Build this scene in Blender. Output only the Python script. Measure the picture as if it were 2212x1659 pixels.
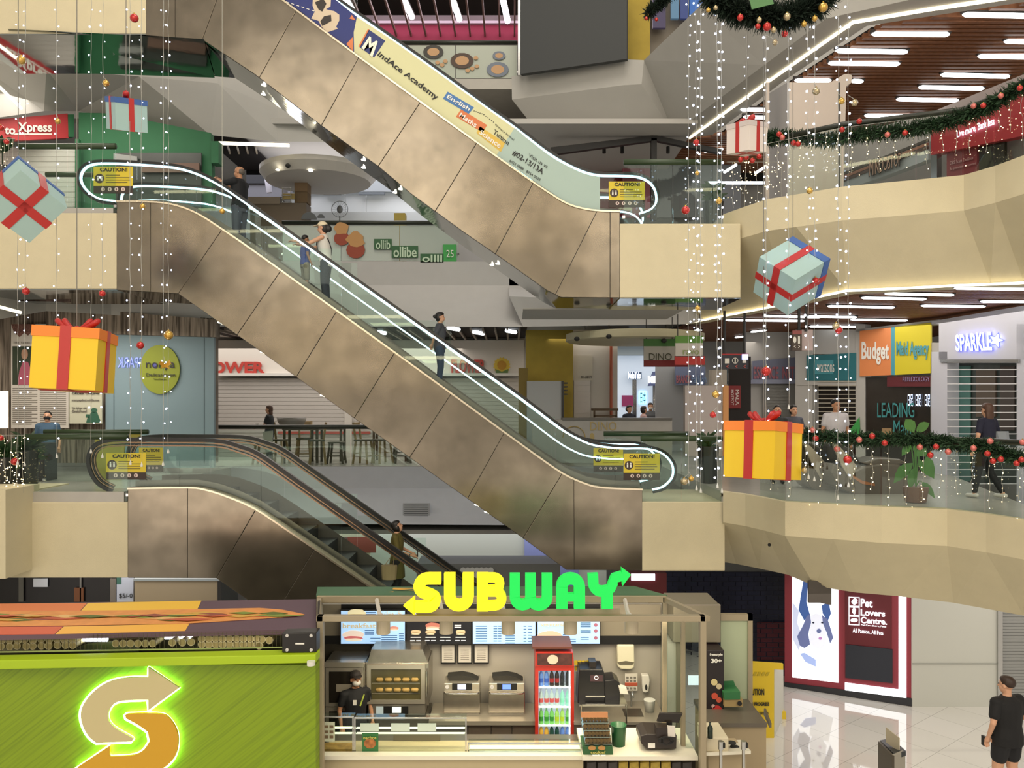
import bpy, math, random
from mathutils import Vector
# ------------------------------------------------------------------ clearing, camera, world, lights
for o in list(bpy.data.objects): bpy.data.objects.remove(o)
SC = bpy.context.scene
COL = SC.collection
F = 1700.0; CX = 1106.0; HY = 870.0; CZ = 5.75      # focal length in pixels, horizon row, eye height
L1, L2, L3 = 4.1, 9.4, 14.7                            # gallery floors
rnd = random.Random(7)
cam = bpy.data.cameras.new('camera'); camo = bpy.data.objects.new('camera', cam); COL.objects.link(camo)
camo.location = (0, 0, CZ); camo.rotation_euler = (math.pi/2, 0, 0)
cam.sensor_width = 36; cam.lens = F/2212*36; cam.shift_y = (HY-829.5)/2212; cam.clip_end = 200; cam.clip_start = .05
SC.camera = camo
SC.view_settings.view_transform = 'Standard'; SC.view_settings.look = 'None'
SC.view_settings.gamma = 1; SC.view_settings.use_curve_mapping = False; SC.view_settings.exposure = -0.18
SC.cycles.max_bounces = 7; SC.cycles.transparent_max_bounces = 24; SC.cycles.sample_clamp_indirect = 4
SC.cycles.sample_clamp_direct = 40
SC.cycles.caustics_reflective = False; SC.cycles.caustics_refractive = False

def lin(h):
    if isinstance(h, str):
        h = h.lstrip('#'); h = h if len(h) == 6 else ''.join(q*2 for q in h); h = [int(h[i:i+2], 16)/255 for i in (0, 2, 4)]
    return tuple(((c/12.92) if c <= .04045 else ((c+.055)/1.055)**2.4) for c in h)

W = bpy.data.worlds.new('world'); SC.world = W; W.use_nodes = True
W.node_tree.nodes['Background'].inputs[0].default_value = (*lin('#fff4e6'), 1)
W.node_tree.nodes['Background'].inputs[1].default_value = 0.8

def area(name, loc, target, size, energy, color='#fff1dc', sy=None, spread=180):
    l = bpy.data.lights.new(name, 'AREA'); l.energy = energy; l.color = lin(color); l.size = size; l.spread = math.radians(spread)
    if sy: l.shape = 'RECTANGLE'; l.size_y = sy
    o = bpy.data.objects.new(name, l); COL.objects.link(o); o.location = loc
    o.rotation_euler = (Vector(target)-Vector(loc)).to_track_quat('-Z', 'Y').to_euler(); return o
# the atrium's high roof lights, added cladding fill, gallery lights, added left fill
area('atrium_light', (-6, -3, 15), (-2, 15, 7), 9, 700, '#fff5e8')
area('atrium_light', (8, -3, 15), (5, 14, 7), 9, 620, '#fff5e8')
area('atrium_light', (0, 9, 24), (0, 14, 0), 9, 1300, '#fff4e4')
area('cladding_fill_light', (-11, -5.5, 1.9), (-8, 15, 2.5), 13, 380, '#ffeedd', 2.6)  # added panel out of view, brightens the lowest escalator's cladding
area('cladding_fill_light', (4, -5.5, 1.7), (4, 15, 2.5), 9, 120, '#ffeedd', 2.6)  # added panel out of view, reflected by the middle escalator's foot
area('gallery_light', (9, 17.5, 7.6), (9, 17.5, 0), 6, 170, '#fff4e8', 4)
area('gallery_light', (4, 23, 7.5), (4, 23, 0), 6, 130, '#fff4e8', 3)
area('gallery_light', (-6, 22.5, 7.4), (-6, 22.5, 0), 9, 210, '#fff4e8', 3)
area('gallery_light', (10, 17.5, 12.9), (10, 17.5, 0), 6, 170, '#fff4e8', 4)
area('gallery_light', (-5, 23, 12.7), (-5, 23, 0), 9, 240, '#f4f4ff', 3)
area('gallery_light', (8, 13.5, 2.35), (8, 13.5, 0), 6, 60, '#fff4e8', 3)
area('gallery_light', (-1, 21.5, 2.3), (-1, 21.5, 0), 9, 110, '#f4f4ff', 2)
area('gallery_light', (-1, 24, 17.6), (-1, 24, 0), 9, 200, '#fff0f4', 3)

area('gallery_light', (-9.5, 16.8, 7.3), (-9.5, 17.5, 0), 3, 90, '#fff4e8', 2)  # added fill, brightens the blue wall of the left gallery
area('gallery_light', (-9.5, 16.5, 12.4), (-9.5, 17.5, 0), 3, 90, '#fff4e8', 2)  # added fill, brightens the green wall one level up
area('gallery_light', (-8, 17, 2.3), (-8, 17, 0), 4, 60, '#fff4e8', 2)  # added fill for the ground floor

# ------------------------------------------------------------------ helpers
def P(px, py, Z): return Vector(((px-CX)/F*Z, Z, CZ+(HY-py)/F*Z))
def H(px, py, z):
    Z = (CZ-z)*F/(py-HY); return Vector(((px-CX)/F*Z, Z, z))
def K(px, Z, z): return Vector(((px-CX)/F*Z, Z, z))
class Pl:                                              # an upright plane in the hall: facing us at distance Z, or through two plan points
    def __init__(s, Z=None, a=None, b=None):
        if Z is not None: s.n = Vector((0, -1, 0)); s.p = Vector((0, Z, 0))
        else:
            A = K(a[0], a[1], 0); B = K(b[0], b[1], 0); d = B-A
            s.n = Vector((d.y, -d.x, 0)).normalized(); s.p = A
            if s.n.y > 0: s.n = -s.n
    def __call__(s, px, py, off=0):
        d = Vector(((px-CX)/F, 1, (HY-py)/F)); q = s.p+s.n*off
        t = (q.dot(s.n))/(d.dot(s.n)); return Vector((d.x*t, d.y*t, CZ+d.z*t))
    def at(s, px, z, off=0):
        v = s(px, HY, off); return Vector((v.x, v.y, z))
MATS = {}
def M(name, c='#808080', r=.5, m=0, e=None, es=1, nz=0, ns=4, bump=0, bs=20, spec=.5, tex=None, coat=0):
    if name in MATS: return MATS[name]
    t = bpy.data.materials.new(name); t.use_nodes = True; nt = t.node_tree; b = nt.nodes['Principled BSDF']
    b.inputs['Base Color'].default_value = (*lin(c), 1); b.inputs['Roughness'].default_value = r
    b.inputs['Metallic'].default_value = m; b.inputs['Specular IOR Level'].default_value = spec
    b.inputs['Coat Weight'].default_value = coat
    if e: b.inputs['Emission Color'].default_value = (*lin(e), 1); b.inputs['Emission Strength'].default_value = es
    if nz or bump:
        tc = nt.nodes.new('ShaderNodeTexCoord'); n = nt.nodes.new('ShaderNodeTexNoise'); n.inputs['Scale'].default_value = ns; n.inputs['Detail'].default_value = 4
        nt.links.new(tc.outputs['Object'], n.inputs['Vector'])
        if nz:
            mp = nt.nodes.new('ShaderNodeMixRGB'); mp.blend_type = 'MULTIPLY'; mp.inputs[0].default_value = 1; mp.inputs[1].default_value = (*lin(c), 1)
            cr = nt.nodes.new('ShaderNodeMapRange'); cr.inputs[1].default_value = .3; cr.inputs[2].default_value = .7; cr.inputs[3].default_value = 1-nz; cr.inputs[4].default_value = 1+nz*.3
            nt.links.new(n.outputs[0], cr.inputs[0]); nt.links.new(cr.outputs[0], mp.inputs[2]); nt.links.new(mp.outputs[0], b.inputs['Base Color'])
        if bump:
            n2 = nt.nodes.new('ShaderNodeTexNoise'); n2.inputs['Scale'].default_value = bs; n2.inputs['Detail'].default_value = 2
            nt.links.new(tc.outputs['Object'], n2.inputs['Vector'])
            bp = nt.nodes.new('ShaderNodeBump'); bp.inputs['Strength'].default_value = bump; bp.inputs['Distance'].default_value = .05
            nt.links.new(n2.outputs[0], bp.inputs['Height']); nt.links.new(bp.outputs[0], b.inputs['Normal'])
    if tex: tex(nt, b)
    MATS[name] = t; return t
def GL(name, tint='#dfeee8', refl=.09, dens=.0):
    """thin clear glass: see-through with a tint and a mirror share; dens adds a milky film"""
    if name in MATS: return MATS[name]
    t = bpy.data.materials.new(name); t.use_nodes = True; nt = t.node_tree; nt.nodes.clear()
    out = nt.nodes.new('ShaderNodeOutputMaterial'); tr = nt.nodes.new('ShaderNodeBsdfTransparent'); tr.inputs[0].default_value = (*lin(tint), 1)
    gl = nt.nodes.new('ShaderNodeBsdfGlossy'); gl.inputs['Roughness'].default_value = .02; gl.inputs[0].default_value = (.9, 1, .97, 1)
    fr = nt.nodes.new('ShaderNodeLayerWeight'); fr.inputs[0].default_value = .5; pw = nt.nodes.new('ShaderNodeMath'); pw.operation = 'POWER'; pw.inputs[1].default_value = 4
    mr = nt.nodes.new('ShaderNodeMapRange'); mr.inputs[3].default_value = refl; mr.inputs[4].default_value = .7
    mx = nt.nodes.new('ShaderNodeMixShader'); nt.links.new(fr.outputs['Facing'], pw.inputs[0]); nt.links.new(pw.outputs[0], mr.inputs[0]); nt.links.new(mr.outputs[0], mx.inputs[0])
    nt.links.new(tr.outputs[0], mx.inputs[1]); nt.links.new(gl.outputs[0], mx.inputs[2]); last = mx
    if dens:
        df = nt.nodes.new('ShaderNodeBsdfDiffuse'); df.inputs[0].default_value = (*lin('#cfd8cc'), 1)
        m2 = nt.nodes.new('ShaderNodeMixShader'); m2.inputs[0].default_value = dens
        nt.links.new(mx.outputs[0], m2.inputs[1]); nt.links.new(df.outputs[0], m2.inputs[2]); last = m2
    nt.links.new(last.outputs[0], out.inputs[0]); MATS[name] = t; return t
ORG = {}
def tag(o, label=None, cat=None, group=None, kind=None):
    for k, v in (('label', label), ('category', cat), ('group', group), ('kind', kind)):
        if v: o[k] = v
    return o
def thing(name, label, cat, loc, group=None):
    o = bpy.data.objects.new(name, None); COL.objects.link(o); o.location = loc; o.empty_display_size = .1
    ORG[o] = Vector(loc); return tag(o, label, cat, group)
class MB:
    def __init__(s): s.v = []; s.f = []
    def add(s, vs, fs):
        n = len(s.v); s.v += [Vector(v) for v in vs]; s.f += [tuple(i+n for i in f) for f in fs]; return s
    def ext(s, pts, vec):
        pts = [Vector(p) for p in pts]; n = len(pts); vec = Vector(vec)
        return s.add(pts+[p+vec for p in pts], [tuple(range(n)), tuple(range(2*n-1, n-1, -1))]+[(i, i+n, (i+1) % n+n, (i+1) % n) for i in range(n)])
    def box(s, a, b):
        x0, y0, z0 = a; x1, y1, z1 = b
        return s.ext([(x0, y0, z0), (x1, y0, z0), (x1, y0, z1), (x0, y0, z1)], (0, y1-y0, 0))
    def bx(s, c, d, rz=0):
        q = [(-1, -1), (1, -1), (1, 1), (-1, 1)]; C, S = math.cos(rz), math.sin(rz); c = Vector(c)
        return s.ext([c+Vector((x*d[0]/2*C-y*d[1]/2*S, x*d[0]/2*S+y*d[1]/2*C, -d[2]/2)) for x, y in q], (0, 0, d[2]))
    def poly(s, pl, pts, off=0, th=.03): return s.ext([pl(x, y, off) for x, y in pts], -pl.n*th)
    def slab(s, pl, x0, y0, x1, y1, off=0, th=.03): return s.poly(pl, [(x0, y0), (x1, y0), (x1, y1), (x0, y1)], off, th)
    def rows(s, rows):
        n = len(rows[0]); return s.add([p for r in rows for p in r], [(j*n+i, j*n+i+1, (j+1)*n+i+1, (j+1)*n+i) for j in range(len(rows)-1) for i in range(n-1)])
    def tube(s, pts, r, n=8, closed=False):
        pts = [Vector(p) for p in pts]; m = len(pts); rings = []; rr = r if isinstance(r, (list, tuple)) else [r]*m
        u = None
        for i in range(m):
            d = (pts[(i+1) % m]-pts[i-1]) if closed else (pts[min(i+1, m-1)]-pts[max(i-1, 0)])
            if d.length < 1e-9: d = Vector((0, 0, 1))
            d.normalize()
            if u is None: u = d.orthogonal().normalized()
            else:
                u = u-d*u.dot(d); u = u.normalized() if u.length > 1e-6 else d.orthogonal().normalized()
            w = d.cross(u); rings.append([pts[i]+(u*math.cos(a)+w*math.sin(a))*rr[i] for a in [2*math.pi*k/n for k in range(n)]])
        b = len(s.v); s.v += [p for q in rings for p in q]
        for i in range(m if closed else m-1):
            j = (i+1) % m; s.f += [(b+i*n+k, b+i*n+(k+1) % n, b+j*n+(k+1) % n, b+j*n+k) for k in range(n)]
        if not closed: s.f += [tuple(b+k for k in range(n-1, -1, -1)), tuple(b+(m-1)*n+k for k in range(n))]
        return s
    def band(s, pts, w, h):
        """flat strip of width w (across y) and height h along a path in an x-z plane"""
        pts = [Vector(p) for p in pts]; m = len(pts); b = len(s.v)
        for i in range(m):
            d = (pts[min(i+1, m-1)]-pts[max(i-1, 0)]).normalized(); nn = Vector((-d.z, 0, d.x))
            for q, t in ((-1, -1), (1, -1), (1, 1), (-1, 1)): s.v.append(pts[i]+Vector((0, q*w/2, 0))+nn*(t*h/2))
        for i in range(m-1): s.f += [(b+i*4+k, b+i*4+(k+1) % 4, b+i*4+4+(k+1) % 4, b+i*4+4+k) for k in range(4)]
        s.f += [(b+3, b+2, b+1, b), tuple(b+(m-1)*4+k for k in range(4))]; return s
    def cyl(s, a, b, r0, r1=None, n=16): return s.tube([a, b], [r0, r0 if r1 is None else r1], n)
    def sph(s, c, r, sc=(1, 1, 1), n=12, m=8):
        c = Vector(c); vs = [c+Vector((0, 0, r*sc[2]))]
        for j in range(1, m):
            t = math.pi*j/m; vs += [c+Vector((r*sc[0]*math.sin(t)*math.cos(2*math.pi*k/n), r*sc[1]*math.sin(t)*math.sin(2*math.pi*k/n), r*sc[2]*math.cos(t))) for k in range(n)]
        vs.append(c-Vector((0, 0, r*sc[2]))); e = len(vs)-1
        fs = [(0, 1+k, 1+(k+1) % n) for k in range(n)]+[(e, e-n+(k+1) % n, e-n+k) for k in range(n)]
        for j in range(m-2): fs += [(1+j*n+k, 1+(j+1)*n+k, 1+(j+1)*n+(k+1) % n, 1+j*n+(k+1) % n) for k in range(n)]
        return s.add(vs, fs)
    def lathe(s, c, prof, n=16, tilt=None):
        c = Vector(c); b = len(s.v)
        for r, z in prof: s.v += [c+Vector((r*math.cos(2*math.pi*k/n), r*math.sin(2*math.pi*k/n), z)) for k in range(n)]
        for i in range(len(prof)-1): s.f += [(b+i*n+k, b+i*n+(k+1) % n, b+(i+1)*n+(k+1) % n, b+(i+1)*n+k) for k in range(n)]
        s.f += [tuple(b+k for k in range(n-1, -1, -1)), tuple(b+(len(prof)-1)*n+k for k in range(n))]; return s
    def loft(s, rings, n=14):
        """rings: (centre, rx, ry) flat ellipses"""
        b = len(s.v)
        for c, rx, ry in rings: s.v += [Vector(c)+Vector((rx*math.cos(2*math.pi*k/n), ry*math.sin(2*math.pi*k/n), 0)) for k in range(n)]
        for i in range(len(rings)-1): s.f += [(b+i*n+k, b+i*n+(k+1) % n, b+(i+1)*n+(k+1) % n, b+(i+1)*n+k) for k in range(n)]
        s.f += [tuple(b+k for k in range(n-1, -1, -1)), tuple(b+(len(rings)-1)*n+k for k in range(n))]; return s
    def mesh(s, name, org=Vector((0, 0, 0))):
        me = bpy.data.meshes.new(name); me.from_pydata([tuple(v-org) for v in s.v], [], s.f); me.update(); return me
    def build(s, name, mat, parent=None, smooth=False, bevel=0, label=None, fixn=True):
        if parent is not None: org = ORG[parent]
        else:
            xs = [v.x for v in s.v]; ys = [v.y for v in s.v]; zs = [v.z for v in s.v]
            org = Vector(((min(xs)+max(xs))/2, (min(ys)+max(ys))/2, min(zs)))
        me = s.mesh(name, org)
        if fixn:
            import bmesh
            bm = bmesh.new(); bm.from_mesh(me); bmesh.ops.recalc_face_normals(bm, faces=bm.faces); bm.to_mesh(me); bm.free()
        me.materials.append(mat)
        if smooth: me.polygons.foreach_set('use_smooth', [True]*len(me.polygons))
        o = bpy.data.objects.new(name, me); COL.objects.link(o)
        if parent is not None: o.parent = parent
        else: o.location = org
        if bevel:
            md = o.modifiers.new('bevel', 'BEVEL'); md.width = bevel; md.segments = 2; md.limit_method = 'ANGLE'
        ORG[o] = org
        if label: o['label'] = label
        return o
def inst(me, name, parent, loc, scale=1, rot=None):
    """another object that shares a mesh modelled round its own origin"""
    o = bpy.data.objects.new(name, me); COL.objects.link(o)
    if parent is not None: o.parent = parent; o.location = Vector(loc)-ORG[parent]
    else: o.location = loc
    if scale != 1: o.scale = (scale,)*3 if not isinstance(scale, tuple) else scale
    if rot: o.rotation_euler = rot
    ORG[o] = Vector(loc); return o
def one(name, label, cat, mb, mat, group=None, **k): return tag(mb.build(name, mat, **k), label, cat, group)
def struct(name, mb, mat, **k): return tag(mb.build(name, mat, **k), kind='structure')
def text(s, pl, box, mat, parent=None, name='lettering', off=.02, th=.012, bold=0, quad=None, res=3, flip=False, shear=0):
    """lettering fitted to a box (x0,y0,x1,y1) or a quad (TL,TR,BR,BL) of points on the plane pl"""
    cu = bpy.data.curves.new('t', 'FONT'); cu.body = s; cu.offset = bold; cu.extrude = .5; cu.resolution_u = res; cu.shear = shear; cu.align_x = 'CENTER'
    ob = bpy.data.objects.new('t', cu); me = bpy.data.meshes.new_from_object(ob)
    vs = [v.co.copy() for v in me.vertices]; fs = [tuple(p.vertices) for p in me.polygons]
    bpy.data.objects.remove(ob); bpy.data.curves.remove(cu); bpy.data.meshes.remove(me)
    if not vs: return None
    x0 = min(v.x for v in vs); x1 = max(v.x for v in vs); y0 = min(v.y for v in vs); y1 = max(v.y for v in vs)
    if quad is None: a, b, c, d = (box[0], box[1]), (box[2], box[1]), (box[2], box[3]), (box[0], box[3])
    else: a, b, c, d = quad
    mb = MB(); out = []
    for v in vs:
        u = (v.x-x0)/(x1-x0+1e-9); w = (v.y-y0)/(y1-y0+1e-9)
        if flip: u = 1-u
        px = (a[0]*(1-u)+b[0]*u)*w+(d[0]*(1-u)+c[0]*u)*(1-w); py = (a[1]*(1-u)+b[1]*u)*w+(d[1]*(1-u)+c[1]*u)*(1-w)
        out.append(pl(px, py, off+(th if v.z > 0 else 0)))
    mb.v = out; mb.f = fs
    return mb.build(name, mat, parent)
def lerp(a, b, t): return a+(b-a)*t
def yat(poly, x):
    for (x0, y0), (x1, y1) in zip(poly, poly[1:]):
        if x0 <= x <= x1: return y0+(y1-y0)*(x-x0)/(x1-x0+1e-9)
    return poly[0][1] if x < poly[0][0] else poly[-1][1]
def smoothpath(pts, k=4):
    out = []
    for i in range(len(pts)-1):
        p0 = pts[max(i-1, 0)]; p1 = pts[i]; p2 = pts[i+1]; p3 = pts[min(i+2, len(pts)-1)]
        for j in range(k):
            t = j/k; out.append(tuple(.5*((2*b)+(-a+c)*t+(2*a-5*b+4*c-d)*t*t+(-a+3*b-3*c+d)*t**3) for a, b, c, d in zip(p0, p1, p2, p3)))
    out.append(tuple(pts[-1])); return out
# ------------------------------------------------------------------ shared materials
cream = M('cream_paint', '#cdc3a3', .85, nz=.04, ns=3, bump=.12, bs=90)
white = M('white_paint', '#c9c8c4', .8, nz=.03, ns=2)
grey_paint = M('grey_paint', '#b3b2ad', .85, nz=.03, ns=2)
black = M('black_metal', '#141414', .45)
rubber = M('black_rubber', '#0f100f', .35)
green_rail = M('green_rail', '#2b3d22', .35)
glass = GL('glass_clear', '#f5fbf8', .015); glass_f = GL('glass_filmed', '#eef6f2', .02, .12)
chrome = M('chrome', '#c8c8c6', .18, 1)
def steel_tex(nt, b):
    tc = nt.nodes.new('ShaderNodeTexCoord'); mp = nt.nodes.new('ShaderNodeMapping'); mp.inputs['Scale'].default_value = (.55, .55, .9)
    n = nt.nodes.new('ShaderNodeTexNoise'); n.inputs['Scale'].default_value = 1.0; n.inputs['Detail'].default_value = 1.5
    bp = nt.nodes.new('ShaderNodeBump'); bp.inputs['Strength'].default_value = .38; bp.inputs['Distance'].default_value = .06
    nt.links.new(tc.outputs['Object'], mp.inputs[0]); nt.links.new(mp.outputs[0], n.inputs['Vector']); nt.links.new(n.outputs[0], bp.inputs['Height']); nt.links.new(bp.outputs[0], b.inputs['Normal'])
    n2 = nt.nodes.new('ShaderNodeTexNoise'); n2.inputs['Scale'].default_value = 2.2; n2.inputs['Detail'].default_value = 5
    nt.links.new(tc.outputs['Object'], n2.inputs['Vector'])
    cr = nt.nodes.new('ShaderNodeValToRGB'); cr.color_ramp.elements[0].position = .35; cr.color_ramp.elements[1].position = .7
    cr.color_ramp.elements[0].color = (*lin('#787062'), 1); cr.color_ramp.elements[1].color = (*lin('#898071'), 1)
    nt.links.new(n2.outputs[0], cr.inputs[0]); nt.links.new(cr.outputs[0], b.inputs['Base Color'])
steel = M('brushed_steel', '#b5a893', .21, .85, tex=steel_tex)
stainless = M('stainless', '#b7b0a4', .25, .9, nz=.1, ns=8)
mirror = M('mirror_steel', '#8f9490', .06, 1, bump=.05, bs=2)
led = M('led_cyan', '#ffffff', e='#b4ecff', es=3.2)
warm_led = M('led_warm', '#ffffff', e='#fff0c8', es=3.2)
tube_mat = M('tube_light', '#ffffff', e='#f4fbff', es=6)
spot_mat = M('spot_light', '#ffffff', e='#fff6dc', es=10)
# ------------------------------------------------------------------ floors, slabs, walls
def tile_tex(nt, b):
    tc = nt.nodes.new('ShaderNodeTexCoord'); mp = nt.nodes.new('ShaderNodeMapping'); mp.inputs['Rotation'].default_value = (0, 0, math.radians(-38))
    br = nt.nodes.new('ShaderNodeTexBrick'); br.offset = 0; br.inputs['Scale'].default_value = 1; br.inputs['Brick Width'].default_value = .75; br.inputs['Row Height'].default_value = .75
    br.inputs['Mortar Size'].default_value = .004; br.inputs['Color1'].default_value = (*lin('#d3d2ce'), 1); br.inputs['Color2'].default_value = (*lin('#cecdc8'), 1); br.inputs['Mortar'].default_value = (*lin('#9a9994'), 1)
    nt.links.new(tc.outputs['Object'], mp.inputs[0]); nt.links.new(mp.outputs[0], br.inputs['Vector']); nt.links.new(br.outputs['Color'], b.inputs['Base Color'])
tile = M('polished_tile', '#cfccc2', .05, spec=.8, tex=tile_tex, coat=.6)
struct('floor', MB().box((-14, 6, -.2), (14, 28, 0)), tile)

# right gallery slabs: front upstand, crease, inclined face, soffit rim
def gallery(name, top, zt, zc, bot, zb, inner=1.2, back=27, cut=None):
    T = [H(x, y, zt) for x, y in top]; Cr = [Vector((p.x, p.y, zc)) for p in T]
    B = [H(x, y, zb) for x, y in bot]
    I = [Vector((p.x+.35, p.y+.5, zb)) for p in B]
    T2 = [Vector((p.x+.05, p.y+.18, zt)) for p in T]; T2d = [Vector((p.x, p.y, zt-.02)) for p in T2]
    struct(name, MB().rows([T2d, T2, T, Cr, B, I]), cream)
    return T, B
R1top = [(1562,1062),(1610,1068),(1650,1075),(1696,1084),(1800,1089),(1904,1095),(2046,1100),(2130,1110),(2212,1122),(2400,1160)]
R1bot = [(1500,1205),(1590,1218),(1640,1228),(1700,1241),(1760,1266),(1850,1280),(1942,1288),(2060,1302),(2212,1330),(2400,1380)]
R2top = [(1562,463),(1610,446),(1657,430),(1720,420),(1820,403),(1980,388),(2082,378),(2150,358),(2212,335),(2400,270)]
R2bot = [(1483,698),(1560,682),(1640,667),(1700,655),(1828,627),(1950,622),(2060,616),(2140,613),(2212,610),(2400,602)]
T1, B1 = gallery('wall_right', R1top, L1, L1-.57, R1bot, L1-1.65)
T2_, B2 = gallery('wall_right', R2top, L2, L2-.57, R2bot, L2-1.65)
# third floor slab, top right
R3top = [(1105,165),(1200,151),(1300,136),(1355,128),(1392,130),(1440,84),(1510,15),(1545,-30),(1600,-110),(1700,-230),(1900,-420)]
R3c = [(1106,215),(1200,203),(1300,191),(1345,185),(1386,184),(1400,182),(1440,150),(1520,70),(1600,-10),(1700,-120),(1900,-300)]
R3bot = [(1183,312),(1240,305),(1330,296),(1380,291),(1412,288),(1455,288),(1500,262),(1620,180),(1790,40),(1900,0),(2300,-70)]
T3 = [H(x, y, L3) for x, y in R3top]; C3 = []
for (x, y), t in zip(R3c, T3): C3.append(P(x, y, t.y-.02))
B3 = [H(x, y, L3-1.65) for x, y in R3bot]
I3 = [Vector((p.x+.45, p.y+.55, p.z)) for p in B3]
V3 = dict(a=P(1105,165,21.7), b=P(1350,128,20.5), c=P(1391,130,20.5), d=P(1510,15,17.8), e=P(1600,-110,15.6), f=P(1900,-420,11.9), A=P(1106,215,21.7), B=P(1347,184,20.5), C=P(1386,182,20.5),
    p=H(1183,312,L3-1.65), q=H(1356,287,L3-1.65), r=H(1455,288,L3-1.65), s=H(1650,141,L3-1.65), t=H(1785,40,L3-1.65), u=H(2320,-80,L3-1.65), P=H(1183,322,L3-1.66), R=H(1538,292,L3-1.66), S=H(1700,170,L3-1.66), T=H(1872,56,L3-1.66), U=H(2320,-12,L3-1.66))
kk = list(V3); mb = MB(); mb.v = [V3[k] for k in kk]
mb.f = [tuple(kk.index(ch) for ch in w) for w in ('abBA', 'bcCB', 'ABqp', 'BCrq', 'Ccr', 'cdsr', 'dets', 'efut', 'pqrRP', 'rsSR', 'stTS', 'tuUT')]
struct('wall_back', mb, grey_paint, fixn=False)
B3 = [H(x, y, L3-1.65) for x, y in [(1300,318),(1538,292),(1700,170),(1872,56),(2320,-12)]]
# soffit rim and warm light line along the slab edges
struct('light_strip', MB().tube([H(x, y, L3-1.68) for x, y in [(1490,298),(1660,176),(1843,48),(2010,20),(2158,-2),(2300,-25)]], .035, 6), warm_led)
struct('light_strip', MB().tube([H(x, y, L2-1.67) for x, y in [(1483,699),(1560,683),(1640,668),(1700,656),(1828,628),(1950,623),(2060,617),(2140,614),(2212,611),(2400,603)]], .022, 6), warm_led)
# floors of the right galleries
def floor_poly(T, z, th=.15, xr=13, yb=27): return [Vector((p.x, p.y+.12, z)) for p in T]+[Vector((xr, yb, z)), Vector((T[0].x, yb, z))]
gfloor = M('gallery_floor', '#aaa79f', .25, nz=.05)
struct('floor', MB().ext(floor_poly(T1, L1-.01), (0, 0, -.3)), gfloor)
struct('floor', MB().ext(floor_poly(T2_, L2-.01), (0, 0, -.3)), gfloor)
# slatted timber ceilings
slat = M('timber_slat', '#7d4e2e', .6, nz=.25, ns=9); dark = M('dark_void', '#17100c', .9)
def slat_ceiling(B, z, y0, y1, x1, pitch, name='ceiling', xmin=None):
    mb = MB(); y = y0
    while y < y1:
        xs = None
        for a, b in zip(B, B[1:]):
            lo, hi = min(a.y, b.y), max(a.y, b.y)
            if lo <= y <= hi: t = (y-a.y)/(b.y-a.y+1e-9); xs = a.x+(b.x-a.x)*t+.35; break
        if xs is None: xs = B[-1].x if y < B[-1].y else (xmin if xmin is not None else B[0].x+.3)
        mb.box((xs, y, z), (x1, y+pitch*.55, z+.10)); y += pitch
    o = struct(name, mb, slat, fixn=False); return o
slat_ceiling(B2, L2-1.62, 12.2, 26, 13, .16)
slat_ceiling(B3, L3-1.62, 13.6, 25, 14, .17)
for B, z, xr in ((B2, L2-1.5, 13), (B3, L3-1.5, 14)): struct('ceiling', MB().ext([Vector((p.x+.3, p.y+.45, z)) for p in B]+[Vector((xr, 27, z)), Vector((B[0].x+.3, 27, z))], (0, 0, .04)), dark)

# back gallery slabs
def band(name, rows, mat): return struct(name, MB().rows([[P(*p) for p in r] for r in rows]), mat)
ZB = 20.3
band('wall_back', [[(400,563,21.5),(1340,566,21.5)],[(400,563,ZB),(1340,566,ZB)],[(400,615,ZB),(1250,617,ZB)],[(400,705,18.9),(1140,706,18.9)],[(400,705,21),(1140,706,21)]], M('slab_grey', '#b9b7b5', .85, nz=.03))
band('wall_back', [[(1100,566,ZB),(1500,566,ZB)],[(1100,617,ZB),(1500,650,ZB)],[(1100,640,18.9),(1620,662,18.9)],[(1130,706,18.9),(1490,700,18.9)],[(1130,706,22),(1490,700,22)]], M('slab_grey'))
band('wall_back', [[(380,1008,21.5),(1420,1008,21.5)],[(380,1008,ZB),(1420,1008,ZB)],[(380,1055,ZB),(1340,1055,ZB)],[(380,1130,19.3),(1200,1135,19.3)],[(380,1130,21.5),(1200,1135,21.5)]], M('slab_cool', '#c6c8d0', .85, nz=.03))
struct('floor', MB().box((-14, ZB+.25, L1-.3), (4.2, 27, L1)), gfloor)
struct('floor', MB().box((-14, ZB+.25, L2-.3), (4.2, 27, L2)), gfloor)
struct('floor', MB().box((-14, 14.7, L1-.3), (-7.25, ZB+.3, L1-.01)), gfloor); struct('floor', MB().box((-14, 14.7, L2-.3), (-7.45, 20.5, L2-.01)), gfloor)
struct('floor', MB().box((-10, 21.7, L3-.3), (5.2, 28, L3)), gfloor)
struct('ceiling', MB().box((-14, 21.5, L2-1.66), (3.2, 27, L2-1.55)), M('ceiling_white', '#b9b7b2', .9))
struct('ceiling', MB().box((-14, 20.3, L3-1.75), (4.8, 27, L3-1.62)), M('ceiling_white'))
struct('ceiling', MB().box((-14, 19.8, 2.45), (4, 27, 2.55)), M('ceiling_white'))
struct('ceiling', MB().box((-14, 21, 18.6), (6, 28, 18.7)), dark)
struct('wall_back', MB().box((-14, 27, 0), (14, 27.2, 19)), white)
struct('wall_left', MB().box((-13.6, 12, 0), (-13.4, 27, 19)), white)
struct('wall_right', MB().box((13.2, 11, 0), (13.4, 27, 15)), white)
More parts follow.
